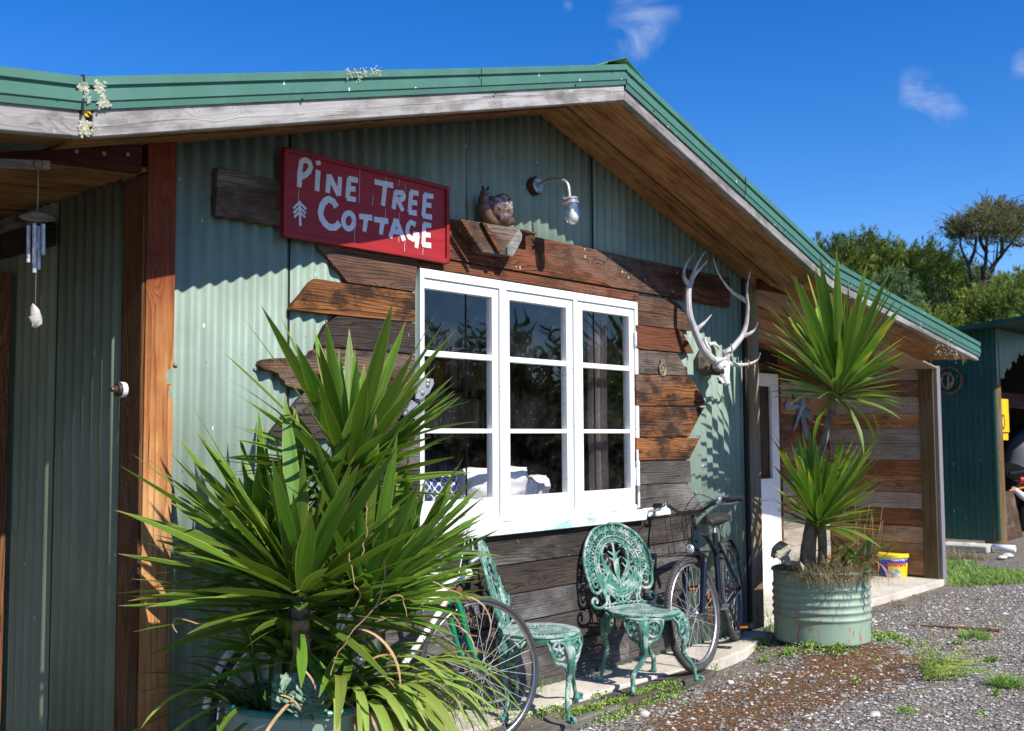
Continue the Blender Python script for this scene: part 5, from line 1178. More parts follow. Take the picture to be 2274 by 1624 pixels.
# white and green road bicycle
RB = thing('bicycle', 'old white and green bicycle with rusty parts, half hidden behind the large yucca', 'bicycle', (0, 0, 0)); r = .345; F_ = bikeframe(0, r); FX = 1.04; axp = Vector((.91, 0, 0)); sa = R_(-9)
BT = plain('dark_road_tyre', (.035, .035, .038), .7, var=.3, vs=18)
wheel(RB, RB, 0, r, BT, CHROME, seed=4); wheel(RB, RB, FX, r, BT, CHROME, steer=steerR, seed=5)
m = MB(); m.tube([F_['bb'], F_['st']], .014, 10); m.tube([F_['st']+Vector((.02, 0, -.04)), F_['ht']+Vector((-.02, 0, .02))], .013, 10); m.tube([F_['hb'], F_['bb']], .014, 10)
for s_ in (1, -1): m.tube([F_['bb']+Vector((0, s_*.02, 0)), F_['rear']+Vector((0, s_*.055, 0))], .008, 8); m.tube([F_['st']+Vector((.02, s_*.015, -.05)), F_['rear']+Vector((0, s_*.055, 0))], .007, 8)
m.build('frame', RWH, RB)
m = MB(); m.tube([F_['ht'], F_['hb']+Vector((.002, 0, -.02))], .017, 10); m.build('head_tube', BGREEN, RB)
m = MB()
for s_ in (1, -1): m.tube(curve([steerR(Vector((.915, s_*.012, .705))), steerR(Vector((.925, s_*.048, .66))), steerR(Vector((.955, s_*.052, .50))), steerR(Vector((.985, s_*.052, .42))), steerR(Vector((FX, s_*.05, r)))], 4), [.0135]*8+[.012]*4+[.010]*5, 9)
m.build('fork', BGREEN, RB)
m = MB(); m.tube([F_['ht'], F_['ht']+Vector((-.01, 0, .07))], .012, 8); hq = F_['ht']+Vector((.03, 0, .08)); m.tube([F_['ht']+Vector((-.01, 0, .06)), hq], .011, 8)
m.tube(curve([hq+Vector((-.02, -.20, -.03)), hq+Vector((.06, -.19, .0)), hq+Vector((.06, -.10, .02)), hq, hq+Vector((.06, .10, .02)), hq+Vector((.06, .19, .0)), hq+Vector((-.02, .20, -.03))], 4), .011, 8); m.build('handlebar', ALU, RB)
m = MB(); q = F_['ht']+Vector((.0, -.03, -.04)); m.tube([q+Vector((-.16, 0, -.09)), q+Vector((-.05, -.01, -.03)), q+Vector((.07, -.02, .02)), q+Vector((.14, -.02, .04))], [(.020, .018), (.022, .020), (.021, .021), (.020, .022)], 10); m.build('tyre_pump', RWH, RB)
m = MB(); m.ball(steerR(Vector((.945, -.02, .72))), (.022, .018, .03), 8, 6); m.tube([steerR(Vector((.94, -.03, .70))), steerR(Vector((.985, -.045, .68)))], .012, 7); m.build('brake', RUSTM, RB)
m = MB()
for k in range(2): m.tube(curve([hq+Vector((.06, -.1-.04*k, .02)), hq+Vector((.13, -.06, .13+.03*k)), hq+Vector((.16, .02, .06)), steerR(Vector((.95, 0, .74)))], 6), .0026, 5)
m.build('brake_cable', WP, RB)
m = MB(); m.tube([F_['st'], F_['st']+Vector((-.03, 0, .12))], .0125, 10); m.build('seatpost', CHROME, RB)
m = MB(); m.tube([F_['st']+Vector((0, 0, -.01))+Vector(p) for p, a, b_ in sdp], [(b_, a*.8) for p, a, b_ in sdp], 14, flat=(0, 0, 1)); m.build('saddle', BLACK, RB)
fender(RB, 0, r, 128, 168, RWH, .022)
m = MB(); m.tube([F_['bb']+Vector((0, -.05, 0)), F_['bb']+Vector((0, .05, 0))], .018, 12); m.tube([F_['bb']+Vector((0, -.055, 0)), F_['bb']+Vector((.03, -.06, .165))], .008, 8); m.build('crank_arm', ALU, RB)
m = MB(); m.tube([F_['bb']+Vector((.09*math.cos(a), -.045, .09*math.sin(a))) for a in [2*math.pi*k/36 for k in range(36)]], .004, 6, closed=True); m.build('chainring', RUSTM, RB)
p0 = PD(1073, 1490, 5.0); rb0 = PD(548, 1565, 4.25)
fc = Vector((p0.x, p0.y, GZ)); ax_ = (Vector((rb0.x, rb0.y, 0))-Vector((p0.x, p0.y, 0))).normalized(); ax_ = Vector((-.995, .06, 0)).normalized()
RB.location = fc+ax_*FX; RB.rotation_euler = (R_(-7), 0, math.atan2(-ax_.y, -ax_.x))

# ================================================================ things on the wall
SRED = wood('red_sign_paint', (.26, .014, .016), (.34, .022, .024), (.40, .035, .035), (.22, .03, .03), .1, 'x', 6, .12, knots=.0, rough=.45, fine=.3)
sg = thing('sign', 'red painted board sign reading PINE TREE COTTAGE in white letters with a small tree', 'sign', PY(810, 450, -.04))
yS = -.070
sTL, sTR, sBR, sBL = PY(634, 330, yS), PY(996, 417, yS), PY(994, 579, yS), PY(631, 523, yS)
zt_, zb_, xl_, xr_ = (sTL.z+sTR.z)/2, (sBR.z+sBL.z)/2, (sTL.x+sBL.x)/2, (sTR.x+sBR.x)/2
MB().box((xl_, yS+.008, zb_), (xr_, yS+.022, zt_)).build('panel', SRED, sg, smooth=0)
for a, b in (((xl_-.006, yS-.004, zt_-.014), (xr_+.006, yS+.024, zt_+.006)), ((xl_-.006, yS-.004, zb_-.010), (xr_+.006, yS+.024, zb_+.014)), ((xl_-.007, yS-.005, zb_-.010), (xl_+.014, yS+.025, zt_+.006)), ((xr_-.014, yS-.005, zb_-.010), (xr_+.007, yS+.025, zt_+.006))): MB().box(a, b).build('frame_strip', SRED, sg, smooth=0, bevel=.003)
WHP = plain('brushed_white_paint', (.66, .68, .74), .6, var=.12, vs=50)
def zz2(x, y): p = PY(414.4+.328*x, 236.8+.328*y, yS+.008); return p
letters = {'P': ([[(760, 548), (764, 450), (775, 365)], [(775, 370), (812, 366), (836, 398), (826, 440), (792, 470), (768, 476)]]), 'I': ([[(880, 573), (888, 432)], [(885, 368), (893, 398)]]),
 'N': ([[(952, 585), (963, 462)], [(963, 465), (1027, 603)], [(1027, 603), (1036, 478)]]), 'E': ([[(1086, 622), (1098, 487)], [(1094, 490), (1157, 501)], [(1092, 555), (1140, 561)], [(1080, 620), (1142, 632)]]),
 'T': ([[(1270, 510), (1396, 536)], [(1342, 532), (1326, 672)]]), 'R': ([[(1398, 695), (1413, 578)], [(1410, 582), (1462, 590), (1462, 625), (1408, 632)], [(1428, 637), (1462, 708)]]),
 'E2': ([[(1506, 718), (1518, 578)], [(1514, 580), (1568, 590)], [(1510, 648), (1558, 655)], [(1500, 715), (1555, 724)]]), 'E3': ([[(1600, 743), (1611, 598)], [(1606, 601), (1668, 611)], [(1604, 665), (1654, 672)], [(1594, 740), (1658, 750)]]),
 'C': ([[(1012, 682), (990, 645), (952, 630), (918, 668), (905, 720), (920, 772), (960, 814), (1005, 816), (1034, 788)]]), 'O': ([[(1095+36*math.cos(a), 775+53*math.sin(a)) for a in [2*math.pi*k/14 for k in range(15)]]]),
 'T2': ([[(1165, 744), (1254, 755)], [(1212, 757), (1200, 848)]]), 'T3': ([[(1266, 764), (1362, 778)], [(1322, 780), (1312, 868)]]), 'A': ([[(1375, 888), (1416, 762)], [(1416, 765), (1470, 908)], [(1396, 845), (1448, 852)]]),
 'G': ([[(1548, 802), (1514, 786), (1492, 828), (1500, 876), (1532, 898), (1556, 880)], [(1530, 866), (1572, 870)], [(1562, 872), (1552, 958)]]), 'E4': ([[(1600, 938), (1607, 796)], [(1602, 800), (1653, 808)], [(1600, 868), (1648, 873)], [(1592, 935), (1652, 942)]]),
 'tree': ([[(762, 640), (768, 810)], [(720, 692), (762, 647), (806, 697)], [(722, 722), (762, 682), (804, 727)], [(726, 750), (762, 714), (800, 752)]])}
for nm, strokes in letters.items():
    m = MB(); wd_ = .0058 if nm == 'tree' else (.0155 if nm in 'C' else .0128)
    for k, st_ in enumerate(strokes):
        P = [zz2(*p) for p in st_]; P = curve(P, 4) if len(P) > 3 else P
        m2 = MB(); n = len(P)
        off = Vector((0, -.0012-.0003*k, 0)); vs = []
        for i in range(n):
            t_ = (P[min(i+1, n-1)]-P[max(i-1, 0)]).normalized(); s_ = Vector((-t_.z, 0, t_.x)); q = wd_*(1+.10*math.sin(i*2.1+len(nm)*k)); vs += [P[i]+s_*q+off, P[i]-s_*q+off]
        m.add(vs, [(2*i, 2*i+2, 2*i+3, 2*i+1) for i in range(n-1)])
    o = m.build('pine_tree_emblem' if nm == 'tree' else 'letter', WHP, sg, smooth=0); s_ = o.modifiers.new('t', 'SOLIDIFY'); s_.thickness = .0006
m = MB(); 
for (x0, y0, L) in ((1172, 415, 240), (1140, 760, 160), (1350, 470, 60), (1345, 690, 120), (1440, 480, 60), (1440, 720, 200), (1480, 530, 70), (1600, 960, 60), (1262, 600, 70), (760, 560, 80), (1478, 900, 80), (905, 640, 40)):
    a_, b_ = zz2(x0, y0), zz2(x0-6, y0+L); m.add([a_+Vector((-.0008, -.001, 0)), a_+Vector((.0008, -.001, 0)), b_+Vector((.0012, -.001, 0)), b_+Vector((-.0008, -.001, 0))], [(0, 1, 2, 3)])
tag(m.build('bird_dropping', WHP, sg, smooth=0), kind='stuff')
bo = MB(); bo.prism([PY(u, v, -.050) for u, v in ((483, 371), (640, 405), (640, 505), (479, 478))], (0, .036, 0)); tag(bo.build('board', W_BRN, smooth=0, bevel=.004), 'short weathered board fixed behind the left end of the red sign', 'board')
tuft('nest_straw', 'wisps of nest straw under the weathered board left of the red sign', 'straw', [(PY(545, 493, -.03), .03), (PY(580, 500, -.03), .03), (PY(500, 487, -.03), .02)], 120, .035, .0010, DRYG, seed=41, droop=(1.5, 3.0))
tuft('nest_straw', 'wisp of straw on the top edge of the red sign', 'straw', [(PY(860, 383, -.075), .012)], 22, .05, .0009, DRYG, seed=42, droop=(.5, 2.0))

# snail and its bracket
zo = lambda x, y, yy: PY(1006.4+.1642*x, 355.2+.1642*y, yy)
br_ = thing('bracket', 'small wooden bracket of angled boards on the header board, carrying the snail', 'bracket', zo(450, 1000, -.1))
m = MB(); m.prism([zo(110, 805, -.115), zo(890, 930, -.115), zo(930, 990, -.115), zo(900, 1090, -.115), zo(800, 1305, -.115), zo(395, 1245, -.115)], (0, .07, 0)); m.build('block', W_BRN, br_, smooth=0, bevel=.003)
for pl in ([(100, 812), (150, 805), (410, 1235), (385, 1250)], [(385, 850), (430, 838), (662, 1250), (622, 1262)]):
    m = MB(); m.prism([zo(x, y, -.135) for x, y in pl], (0, .022, 0)); m.build('batten', W_ORB, br_, smooth=0, bevel=.002)
m = MB(); m.prism([zo(890, 940, -.13), zo(935, 1010, -.13), zo(925, 1090, -.13), zo(810, 1310, -.13), zo(735, 1290, -.13), zo(735, 1180, -.13), zo(800, 1080, -.13)], (0, .02, 0)); m.build('cap_board', W_GREY, br_, smooth=0, bevel=.003)
m = MB(); m.box((zo(880, 950, -.1).x, -.12, zo(900, 950, -.1).z-.012), (zo(1010, 990, -.06).x, -.045, zo(900, 950, -.1).z)); m.build('shelf', W_ORB, br_, smooth=0)
sn = thing('snail_ornament', 'brown glazed ceramic snail ornament standing on the bracket right of the red sign', 'ornament', zo(600, 870, -.09))
CER = plain('brown_ceramic', (.14, .075, .045), .28, var=.4, vs=30)
m = MB(); P = [zo(x, y, -.085) for x, y in ((800, 828), (700, 838), (590, 840), (490, 800), (430, 700), (412, 580), (415, 480), (425, 430))]; m.tube(curve(P, 4), [.010]+[.024]*6+[.034]*8+[.036]*5+[.030]*4+[.022]*5, 12); b_ = m.build('body', CER, sn)
m = MB()
for e in ((398, 375), (468, 382)): m.tube([zo(425, 430, -.085), zo(e[0]+5, e[1]+15, -.09), zo(e[0], e[1], -.095)], [.007, .005, .006], 7); m.ball(zo(e[0], e[1], -.095), .0075, 8, 6)
m.build('antenna', plain('dark_glaze', (.03, .015, .01), .15), sn)
g = G('mottled_shell_glaze'); n = g.noise(g.obj, 34, 5, .6); n2 = g.noise(g.vm('ADD', g.obj, (3, 3, 3)), 60, 3)
c = g.ramp(n, [(.34, (.035, .02, .015)), (.46, (.16, .08, .035)), (.53, (.10, .10, .17)), (.60, (.38, .28, .16)), (.7, (.5, .46, .42))]); g.bs(Base_Color=c, Roughness=.14)
m = MB(); sc0 = zo(640, 640, -.10); sp_ = []
for k in range(46):
    a = k*.30+2.6; t_ = k/45; R0_ = .058*(1-t_)**.85+.002; sp_.append((sc0+Vector((R0_*math.cos(a)*.85, -.005-.030*t_, R0_*math.sin(a)*1.05)), .034*(1-t_)**.8+.006))
m.tube([p for p, q in sp_], [q for p, q in sp_], 14); m.ball(sc0+Vector((0, .0, 0)), (.060, .030, .070), 14, 10); m.build('shell', g.m, sn, smooth=60)

# lamp
lp = thing('wall_lamp', 'grey bulkhead wall lamp with curved arm and clear glass jar', 'lamp', PY(1187, 415, -.02))
c0 = PY(1180, 415, 0); Mx = Matrix.Rotation(R_(90), 3, 'X')
m = MB(); m.lathe([(.044, .0), (.052, .01), (.052, .036), (.046, .046)], (c0.x, 0, c0.z), M=Mx, seg=28); m.build('wooden_block', W_RUST, lp, smooth=40)
m = MB(); m.lathe([(.043, .046), (.043, .051), (.040, .053)], (c0.x, 0, c0.z), M=Mx, seg=28); m.tube([(c0.x, -.05, c0.z), (c0.x, -.066, c0.z)], .016, 12); m.build('back_plate', ALU, lp, smooth=30)
m = MB()
for a in (0.5, 2.6, 4.7): m.ball((c0.x+.033*math.cos(a), -.0535, c0.z+.033*math.sin(a)), (.006, .003, .006), 8, 5)
m.build('screw', NAIL, lp)
LM = plain('grey_cast_lamp_metal', (.40, .40, .39), .45, .5, var=.3, vs=20)
LX = c0.x+.012; ly = -.262; ltop = PY(1256, 440, ly).z
m = MB(); m.tube(curve([(c0.x, -.055, c0.z), (c0.x, -.13, c0.z+.016), (c0.x+.004, -.20, c0.z+.008), (LX, -.248, c0.z-.025), (LX, ly, ltop)], 6), .0105, 10); m.build('arm', LM, lp)
tl = Matrix.Rotation(R_(-6), 3, 'X') @ Matrix.Rotation(R_(-5), 3, 'Y'); lt = Vector((LX, ly, ltop+.006))
m = MB(); m.lathe([(.012, .004), (.040, .0), (.046, -.006), (.046, -.012), (.041, -.014), (.041, -.024), (.047, -.027), (.047, -.036), (.040, -.040), (.038, -.046)], lt, M=tl, seg=30); m.build('collar', LM, lp, smooth=30)
m = MB(); m.tube([lt+tl @ Vector((-.048, 0, -.012)), lt+tl @ Vector((-.062, -.005, .0)), lt+tl @ Vector((-.055, -.005, .016))], .004, 6); m.tube([lt+tl @ Vector((-.048, 0, -.03)), lt+tl @ Vector((-.066, -.006, -.035))], .008, 7); m.build('clamp_screw', CHROME, lp)
jl = (PY(1256, 440, ly).z-PY(1267, 503, ly).z)
m = MB(); pr = [(.041, -.040), (.041, -jl+.045)]+[(.041*math.cos(R_(a)), -jl+.042-.040*math.sin(R_(a))) for a in range(10, 91, 10)]; m.lathe(pr, lt, M=tl, seg=28, caps=False); o = m.build('glass_jar', BULBGLASS, lp, smooth=60)
fb = G('frosted_bulb'); fb.bs(Base_Color=(.8, .8, .8), Roughness=.25)
m = MB(); m.lathe([(.012, -.045), (.013, -.075), (.026, -.092), (.033, -.114), (.027, -.138), (.010, -.146), (.001, -.147)], lt, M=tl, seg=20); m.build('bulb', fb.m, lp, smooth=60)

# skull with antlers
BONE = plain('bleached_bone', (.74, .73, .72), .55, var=.2, vs=20, bump=.3)
g = G('antler'); n = g.noise(g.sc(g.obj, (1, 1, .3)), 40, 5, .6); c = g.ramp(n, [(.3, (.26, .22, .20)), (.5, (.48, .45, .44)), (.7, (.60, .58, .58))]); g.bs(Base_Color=c, Roughness=.6); g.bump(n, .5, .003); ANT = g.m
ao = lambda x, y, yy: PY(1509.6+.2114*x, 544.6+.2114*y, yy)
sk = thing('deer_skull', 'bleached stag skull with large antlers mounted on the wall right of the window', 'skull', ao(400, 1250, -.12))
def anl(pts, rad, y0, y1, nm='antler', par=sk):
    n = len(pts); P = [ao(x, y, lerp(y0, y1, i/(n-1))) for i, (x, y) in enumerate(pts)]; Q2 = curve(P, 5); k = len(Q2); rd = [lerp(rad[0], rad[1], (i/(k-1))**.9) for i in range(k)]
    m.tube(Q2, rd, 10)
m = MB(); anl([(370, 1225), (310, 1170), (235, 1080), (180, 960), (145, 870), (100, 740), (85, 600), (88, 470), (112, 380)], (.026, .021), -.16, -.13); anl([(112, 390), (140, 290), (185, 190), (262, 68)], (.018, .003), -.13, -.17); anl([(120, 370), (165, 300), (220, 240), (290, 163)], (.014, .003), -.13, -.20)
anl([(95, 420), (45, 350), (40, 270), (80, 170), (152, 88)], (.018, .003), -.13, -.09); anl([(180, 880), (215, 850), (270, 800), (332, 730)], (.019, .003), -.14, -.20); anl([(360, 1215), (430, 1205), (500, 1180), (545, 1120), (533, 1040)], (.020, .003), -.17, -.27); m.build('antler', ANT, sk)
m = MB(); anl([(480, 1215), (500, 1130), (570, 1060), (640, 970), (685, 870), (705, 750), (712, 640), (703, 530), (708, 420), (735, 283)], (.026, .004), -.20, -.32); anl([(700, 590), (640, 550), (570, 510), (490, 430), (400, 290), (350, 143)], (.018, .003), -.27, -.18)
anl([(665, 955), (720, 935), (780, 890), (815, 818)], (.019, .003), -.24, -.33); anl([(490, 1230), (560, 1255), (650, 1258), (750, 1240), (820, 1195), (842, 1135)], (.020, .003), -.20, -.32); m.build('antler', ANT, sk)
m = MB(); P = [ao(400, 1250, -.10), ao(430, 1265, -.17), ao(450, 1310, -.20), ao(465, 1360, -.225), ao(478, 1410, -.24), ao(492, 1465, -.25)]
m.tube(P, [(.052, .055), (.058, .056), (.048, .050), (.034, .036), (.024, .026), (.018, .020)], 14, flat=(1, 0, 0))
for q in m.v: q += Vector((mnoise.noise(q*22), 0, mnoise.noise(q*22+Vector((4, 4, 4)))))*.008
s_ = m.build('skull', BONE, sk, smooth=60)
m = MB(); m.ball(ao(447, 1325, -.252), (.020, .010, .020), 10, 8); m.ball(ao(385, 1330, -.20), (.03, .03, .025), 10, 8); m.ball(ao(430, 1435, -.215), (.028, .018, .016), 10, 6); m.build('eye_socket', plain('dark_bone_hollow', (.025, .02, .018), .9), sk)
m = MB(); m.tube([ao(470, 1270, -.235), ao(490, 1285, -.235), ao(492, 1305, -.23)], .008, 6); m.tube([ao(395, 1395, -.20), ao(430, 1420, -.22), ao(455, 1455, -.235)], [.012, .014, .010], 8); m.build('jaw', BONE, sk)
m = MB(); P = [ao(250, 1110, -.03), ao(255, 1200, -.05), ao(270, 1290, -.06), ao(300, 1350, -.07)]; m.tube(P, [.03, .05, .055, .035], 12)
for q in m.v: q += Vector((mnoise.noise(q*25), mnoise.noise(q*25+Vector((3, 0, 0))), mnoise.noise(q*25+Vector((0, 0, 7)))))*.022
tag(m.build('bark_lump', plain('lichened_bark', (.13, .11, .08), .95, var=.7, vs=40, bump=1), smooth=0), 'dark rough lump of bark on the wall behind the stag skull', 'bark')
tk = thing('boar_tusk', 'curved white tusk and jawbone fragment on the green wall behind the antlers', 'bone', ao(300, 1060, -.03)); m = MB(); m.tube(curve([ao(305, 1042, -.03), ao(350, 1035, -.04), ao(390, 1060, -.045), ao(407, 1103, -.04)], 4), [.011, .011, .011, .011, .010, .010, .010, .009, .009, .008, .007, .005, .002], 8); m.build('tusk', BONE, tk)
m = MB(); m.tube(curve([ao(255, 968, -.03), ao(258, 1010, -.03), ao(285, 1060, -.035), ao(320, 1120, -.04)], 4), [.014, .015, .014, .012, .012, .012, .011, .010, .010, .010, .009, .008, .006], 8)
for q in m.v: q += Vector((mnoise.noise(q*50), 0, mnoise.noise(q*50+Vector((4, 4, 4)))))*.008
m.build('jawbone', BONE, tk)
# brass medallion
md = PY(1471, 818, -.045); m = MB(); BR = plain('tarnished_brass', (.36, .33, .20), .45, .6, var=.4, vs=50)
m.tube([md+Vector((.034*math.cos(a), 0, -.008+.040*math.sin(a))) for a in [2*math.pi*k/28 for k in range(28)]], .0055, 7, closed=True); m.tube([md+Vector((.026*math.cos(a), .003, -.008+.031*math.sin(a))) for a in [2*math.pi*k/28 for k in range(28)]], .003, 6, closed=True)
for k in range(9): a = k*.9; m.tube([md+Vector((.024*math.cos(a), .002, -.008+.028*math.sin(a))), md+Vector((.008*math.sin(a*2), 0, -.008+.012*math.cos(a*3)))], [.003, .006], 6)
for x_ in (-.016, 0, .016): m.tube([md+Vector((x_, 0, .034)), md+Vector((x_*.9, 0, .052))], [.005, .006], 6)
m.tube([md+Vector((-.02, 0, .052)), md+Vector((.02, 0, .052))], .005, 6); tag(m.build('brass_medallion', BR), 'oval pierced brass medallion hanging on the boards right of the window', 'ornament')
# butterfly ornament
co5 = lambda x, y, yy=-.085: PY(562.4+.1953*x, 740+.1953*y, yy)
bf = thing('butterfly_ornament', 'wire and tin butterfly ornament with amber glass beside the window behind yucca leaves', 'ornament', co5(1400, 700))
TIN = plain('dull_tin', (.50, .51, .53), .4, .6, var=.25, vs=30)
def sheet(pts, mat, nm, yy=-.085, th=.003): m = MB(); m.prism([co5(x, y, yy) for x, y in pts], (0, th, 0)); return m.build(nm, mat, bf, smooth=0)
sheet([(805, 368), (1100, 385), (1060, 560), (1000, 660), (880, 590), (830, 480)], TIN, 'wing'); sheet([(1880, 505), (2045, 520), (2055, 570), (2000, 680), (1905, 755), (1840, 740), (1870, 640)], TIN, 'wing'); sheet([(1800, 760), (1930, 850), (1950, 900), (1870, 970), (1740, 985), (1700, 930)], TIN, 'wing')
def amber(name, c): g = G(name); g.bs(Base_Color=c, Roughness=.12); return g.m
sheet([(1560, 640), (1640, 590), (1720, 560), (1700, 650), (1560, 700)], amber('orange_glass', (.45, .12, .02)), 'glass', -.083); sheet([(1540, 740), (1600, 715), (1650, 740), (1640, 830), (1570, 820)], amber('amber_glass', (.42, .14, .03)), 'glass', -.083)
sheet([(1720, 560), (1830, 560), (1860, 640), (1790, 720), (1700, 660)], amber('pale_glass', (.35, .31, .17)), 'glass', -.083); sheet([(1050, 470), (1110, 430), (1100, 560), (1060, 600)], bpy.data.materials['pale_glass'], 'glass', -.083)
m = MB()
for P in ([(1420, 430), (1480, 460), (1470, 530), (1380, 600), (1440, 660)], [(1540, 650), (1640, 580), (1760, 515), (1860, 505), (1900, 540)], [(1650, 640), (1640, 590), (1690, 570), (1700, 620), (1665, 640)], [(1540, 700), (1700, 690), (1800, 730)], [(1620, 780), (1600, 760), (1620, 735), (1650, 760), (1620, 830)], [(1380, 670), (1500, 690), (1600, 670), (1700, 700), (1760, 690)], [(1700, 860), (1760, 880), (1740, 930), (1690, 910)], [(1010, 400), (1060, 395), (1080, 450), (1050, 500)], [(1720, 700), (1740, 600), (1800, 560), (1850, 610)]): m = MB(); m.tube(curve([co5(x, y, -.090) for x, y in P], 5), .0022, 6); m.build('wire', CHROME, bf)
m = MB()
for x_, y_ in ((1990, 590), (1930, 680), (1995, 550), (900, 430), (870, 520), (940, 500)): m.ball(co5(x_, y_, -.089), (.012, .004, .012), 8, 5)
m.build('stud', BRS if 'BRS' in globals() else BR, bf)
# dragonfly on the porch wall
z4 = lambda x, y, yy=YB-.045: PY(1420.8+.3646*x, 532.8+.3646*y, yy)
df = thing('dragonfly_ornament', 'pale blue metal dragonfly ornament on the timber wall beside the white door', 'ornament', z4(970, 1030)); DFM = plain('pale_blue_enamel', (.28, .38, .46), .4, .3, var=.2, vs=16); DFN = plain('grey_blue_mesh', (.22, .26, .32), .6, .4, var=.4, vs=60)
m = MB(); m.tube([z4(985, 950), z4(985, 985), z4(982, 1010), z4(972, 1045), z4(955, 1100), z4(934, 1165)], [.012, .035, .040, .026, .016, .005], 10); m.build('body', DFM, df)
for c_, a_, L, w_ in (((945, 945), (975, 990), .1, .026), ((0, 0), (0, 0), 0, 0)): pass
def wing(pts, mat):
    m = MB(); m.prism([z4(x, y, YB-.05) for x, y in pts], (0, .004, 0)); m.build('wing', mat, df, smooth=0)
wing([(975, 990), (955, 1000), (938, 950), (930, 905), (948, 915), (965, 955)], DFN); wing([(975, 1010), (940, 1000), (900, 980), (884, 1000), (888, 1030), (915, 1038), (960, 1028)], DFM)
wing([(985, 1030), (1010, 1035), (1050, 1060), (1056, 1090), (1035, 1102), (1010, 1080)], DFN); wing([(980, 1040), (1000, 1060), (1025, 1150), (1032, 1205), (1015, 1222), (995, 1170), (982, 1100)], DFN)
# white and brown insulator knob on the corner post
kx = -2.294; kp = PX(157, 480, kx)
kc = PX(277, 866, kx); m = MB(); My = Matrix.Rotation(R_(-90), 3, 'Y')
kt = thing('insulator_knob', 'round white and brown ceramic knob screwed to the side of the brown corner post', 'knob', kc)
m.lathe([(.028, 0), (.030, .006), (.030, .016), (.028, .020)], kc, M=My, seg=24); m.build('base', WP, kt, smooth=40)
m = MB(); m.lathe([(.027, .020), (.026, .034), (.016, .036), (.016, .040), (.010, .046), (.008, .056), (.001, .058)], kc, M=My, seg=24, caps=False); m.build('cap', plain('dark_brown_ceramic', (.06, .035, .025), .35), kt, smooth=40)
# wind chime
zc = lambda x, y: PY(.2552*x, 325.6+.2552*y, -.175)
wc = thing('wind_chime', 'wind chime of silver tubes under a woven disc, hanging in the left porch', 'wind chime', zc(325, 560)); SIL = plain('embossed_silver_tube', (.52, .52, .54), .5, .35, var=.3, vs=60)
m = MB(); rg = zc(332, 155); m.tube([rg+cR*(.0165*math.cos(a))+Vector((0, 0, .0165*math.sin(a))) for a in [2*math.pi*k/20 for k in range(20)]], .0018, 6, closed=True); m.build('ring', RUSTM, wc)
m = MB(); m.tube([zc(332, 185), zc(332, 320), zc(328, 500), zc(325, 560)], [.001, .0025, .003, .0012], 6); m.tube([zc(320, 620), zc(318, 860), zc(308, 1370)], .0007, 4)
for x_, t_ in ((265, 240), (285, 300), (367, 400), (352, 345)): m.tube([zc(t_, 615), zc(x_, 680)], .0006, 4)
m.build('string', plain('grey_string', (.25, .22, .20), .8), wc)
m = MB(); cc = zc(322, 605)
m.lathe([(.001, .014), (.030, .010), (.056, -.004), (.058, -.008), (.030, -.006), (.001, -.004)], cc, seg=24, caps=False)
for q in m.v: q += Vector((0, 0, .0035*mnoise.noise(q*120)))
m.build('woven_disc', W_GREY, wc, smooth=30)
for x_, ya, yb, dy in ((285, 675, 1102, -.012), (261, 686, 1006, .012), (367, 679, 947, -.008), (352, 690, 1067, .014)): m = MB(); m.tube([zc(x_, ya)+Vector((0, dy, 0)), zc(x_, yb)+Vector((0, dy, 0))], .0068, 10); m.build('chime_tube', SIL, wc)
m = MB(); m.ball(zc(320, 862), (.012, .004, .014), 12, 8); m.build('striker', SIL, wc)
m = MB(); m.tube([zc(300, 1375), zc(295, 1410), zc(305, 1450), zc(318, 1490), zc(308, 1540), zc(298, 1570)], [.003, .014, .020, .022, .016, .005], 9)
for q in m.v: q += Vector((mnoise.noise(q*60), mnoise.noise(q*60+Vector((5, 0, 0))), mnoise.noise(q*60+Vector((0, 5, 0)))))*.012
m.build('shell', plain('knobbly_shell', (.60, .55, .50), .6, var=.4, vs=60), wc, smooth=50)
m = MB(); m.prism([PX(-40, 515, -2.6), PX(66, 463, -2.6), PX(66, 478, -2.6), PX(-40, 532, -2.6)], (.03, 0, 0)); m.build('rail', W_DRK, cot, smooth=0, bevel=.003)
# lichen
LIC = plain('pale_lichen', (.46, .46, .33), .95, var=.35, vs=60, bump=1); LIY = plain('yellow_lichen', (.55, .36, .02), .95, var=.3, vs=60)
def lichen(pix, n, sp_, mat, yy=-.617, seed=1, rr_=(.002, .0075)):
    r_ = random.Random(seed); m = MB()
    for (u, v) in pix:
        c_ = PY(u, v, yy)
        for i in range(n): m.ball(c_+Vector((r_.gauss(0, sp_), r_.uniform(-.001, .002), r_.gauss(0, sp_))), (r_.uniform(*rr_), .0025, r_.uniform(*rr_)), 6, 4)
    for q in m.v: q += Vector((mnoise.noise(q*110), mnoise.noise(q*110+Vector((5, 0, 0)))*.6, mnoise.noise(q*110+Vector((0, 5, 0)))))*.003
    tag(m.build('lichen', mat, cot, smooth=0), kind='stuff')
lichen([(214, 182), (223, 188), (218, 200), (226, 206), (232, 214), (234, 226), (226, 230), (190, 192), (183, 190), (188, 202), (194, 210), (195, 222)], 34, .0075, LIC); lichen([(190, 286), (193, 278), (186, 290)], 30, .009, LIC, -.604, 2); lichen([(189, 247), (196, 250), (183, 245)], 6, .006, LIY, -.604, 3)
lichen([(775, 166), (790, 163), (808, 160), (826, 160), (838, 159), (797, 172)], 18, .010, LIC, -.620, 4, (.002, .005)); lichen([(1862, 612), (1858, 625), (1880, 640), (1850, 600), (2105, 757), (2115, 775), (2125, 785), (2110, 768), (2045, 728)], 9, .03, LIC, -.617, 5); lichen([(2085, 775), (2100, 782), (2120, 792), (2140, 798), (2080, 770)], 12, .03, LIC, -.604, 6)

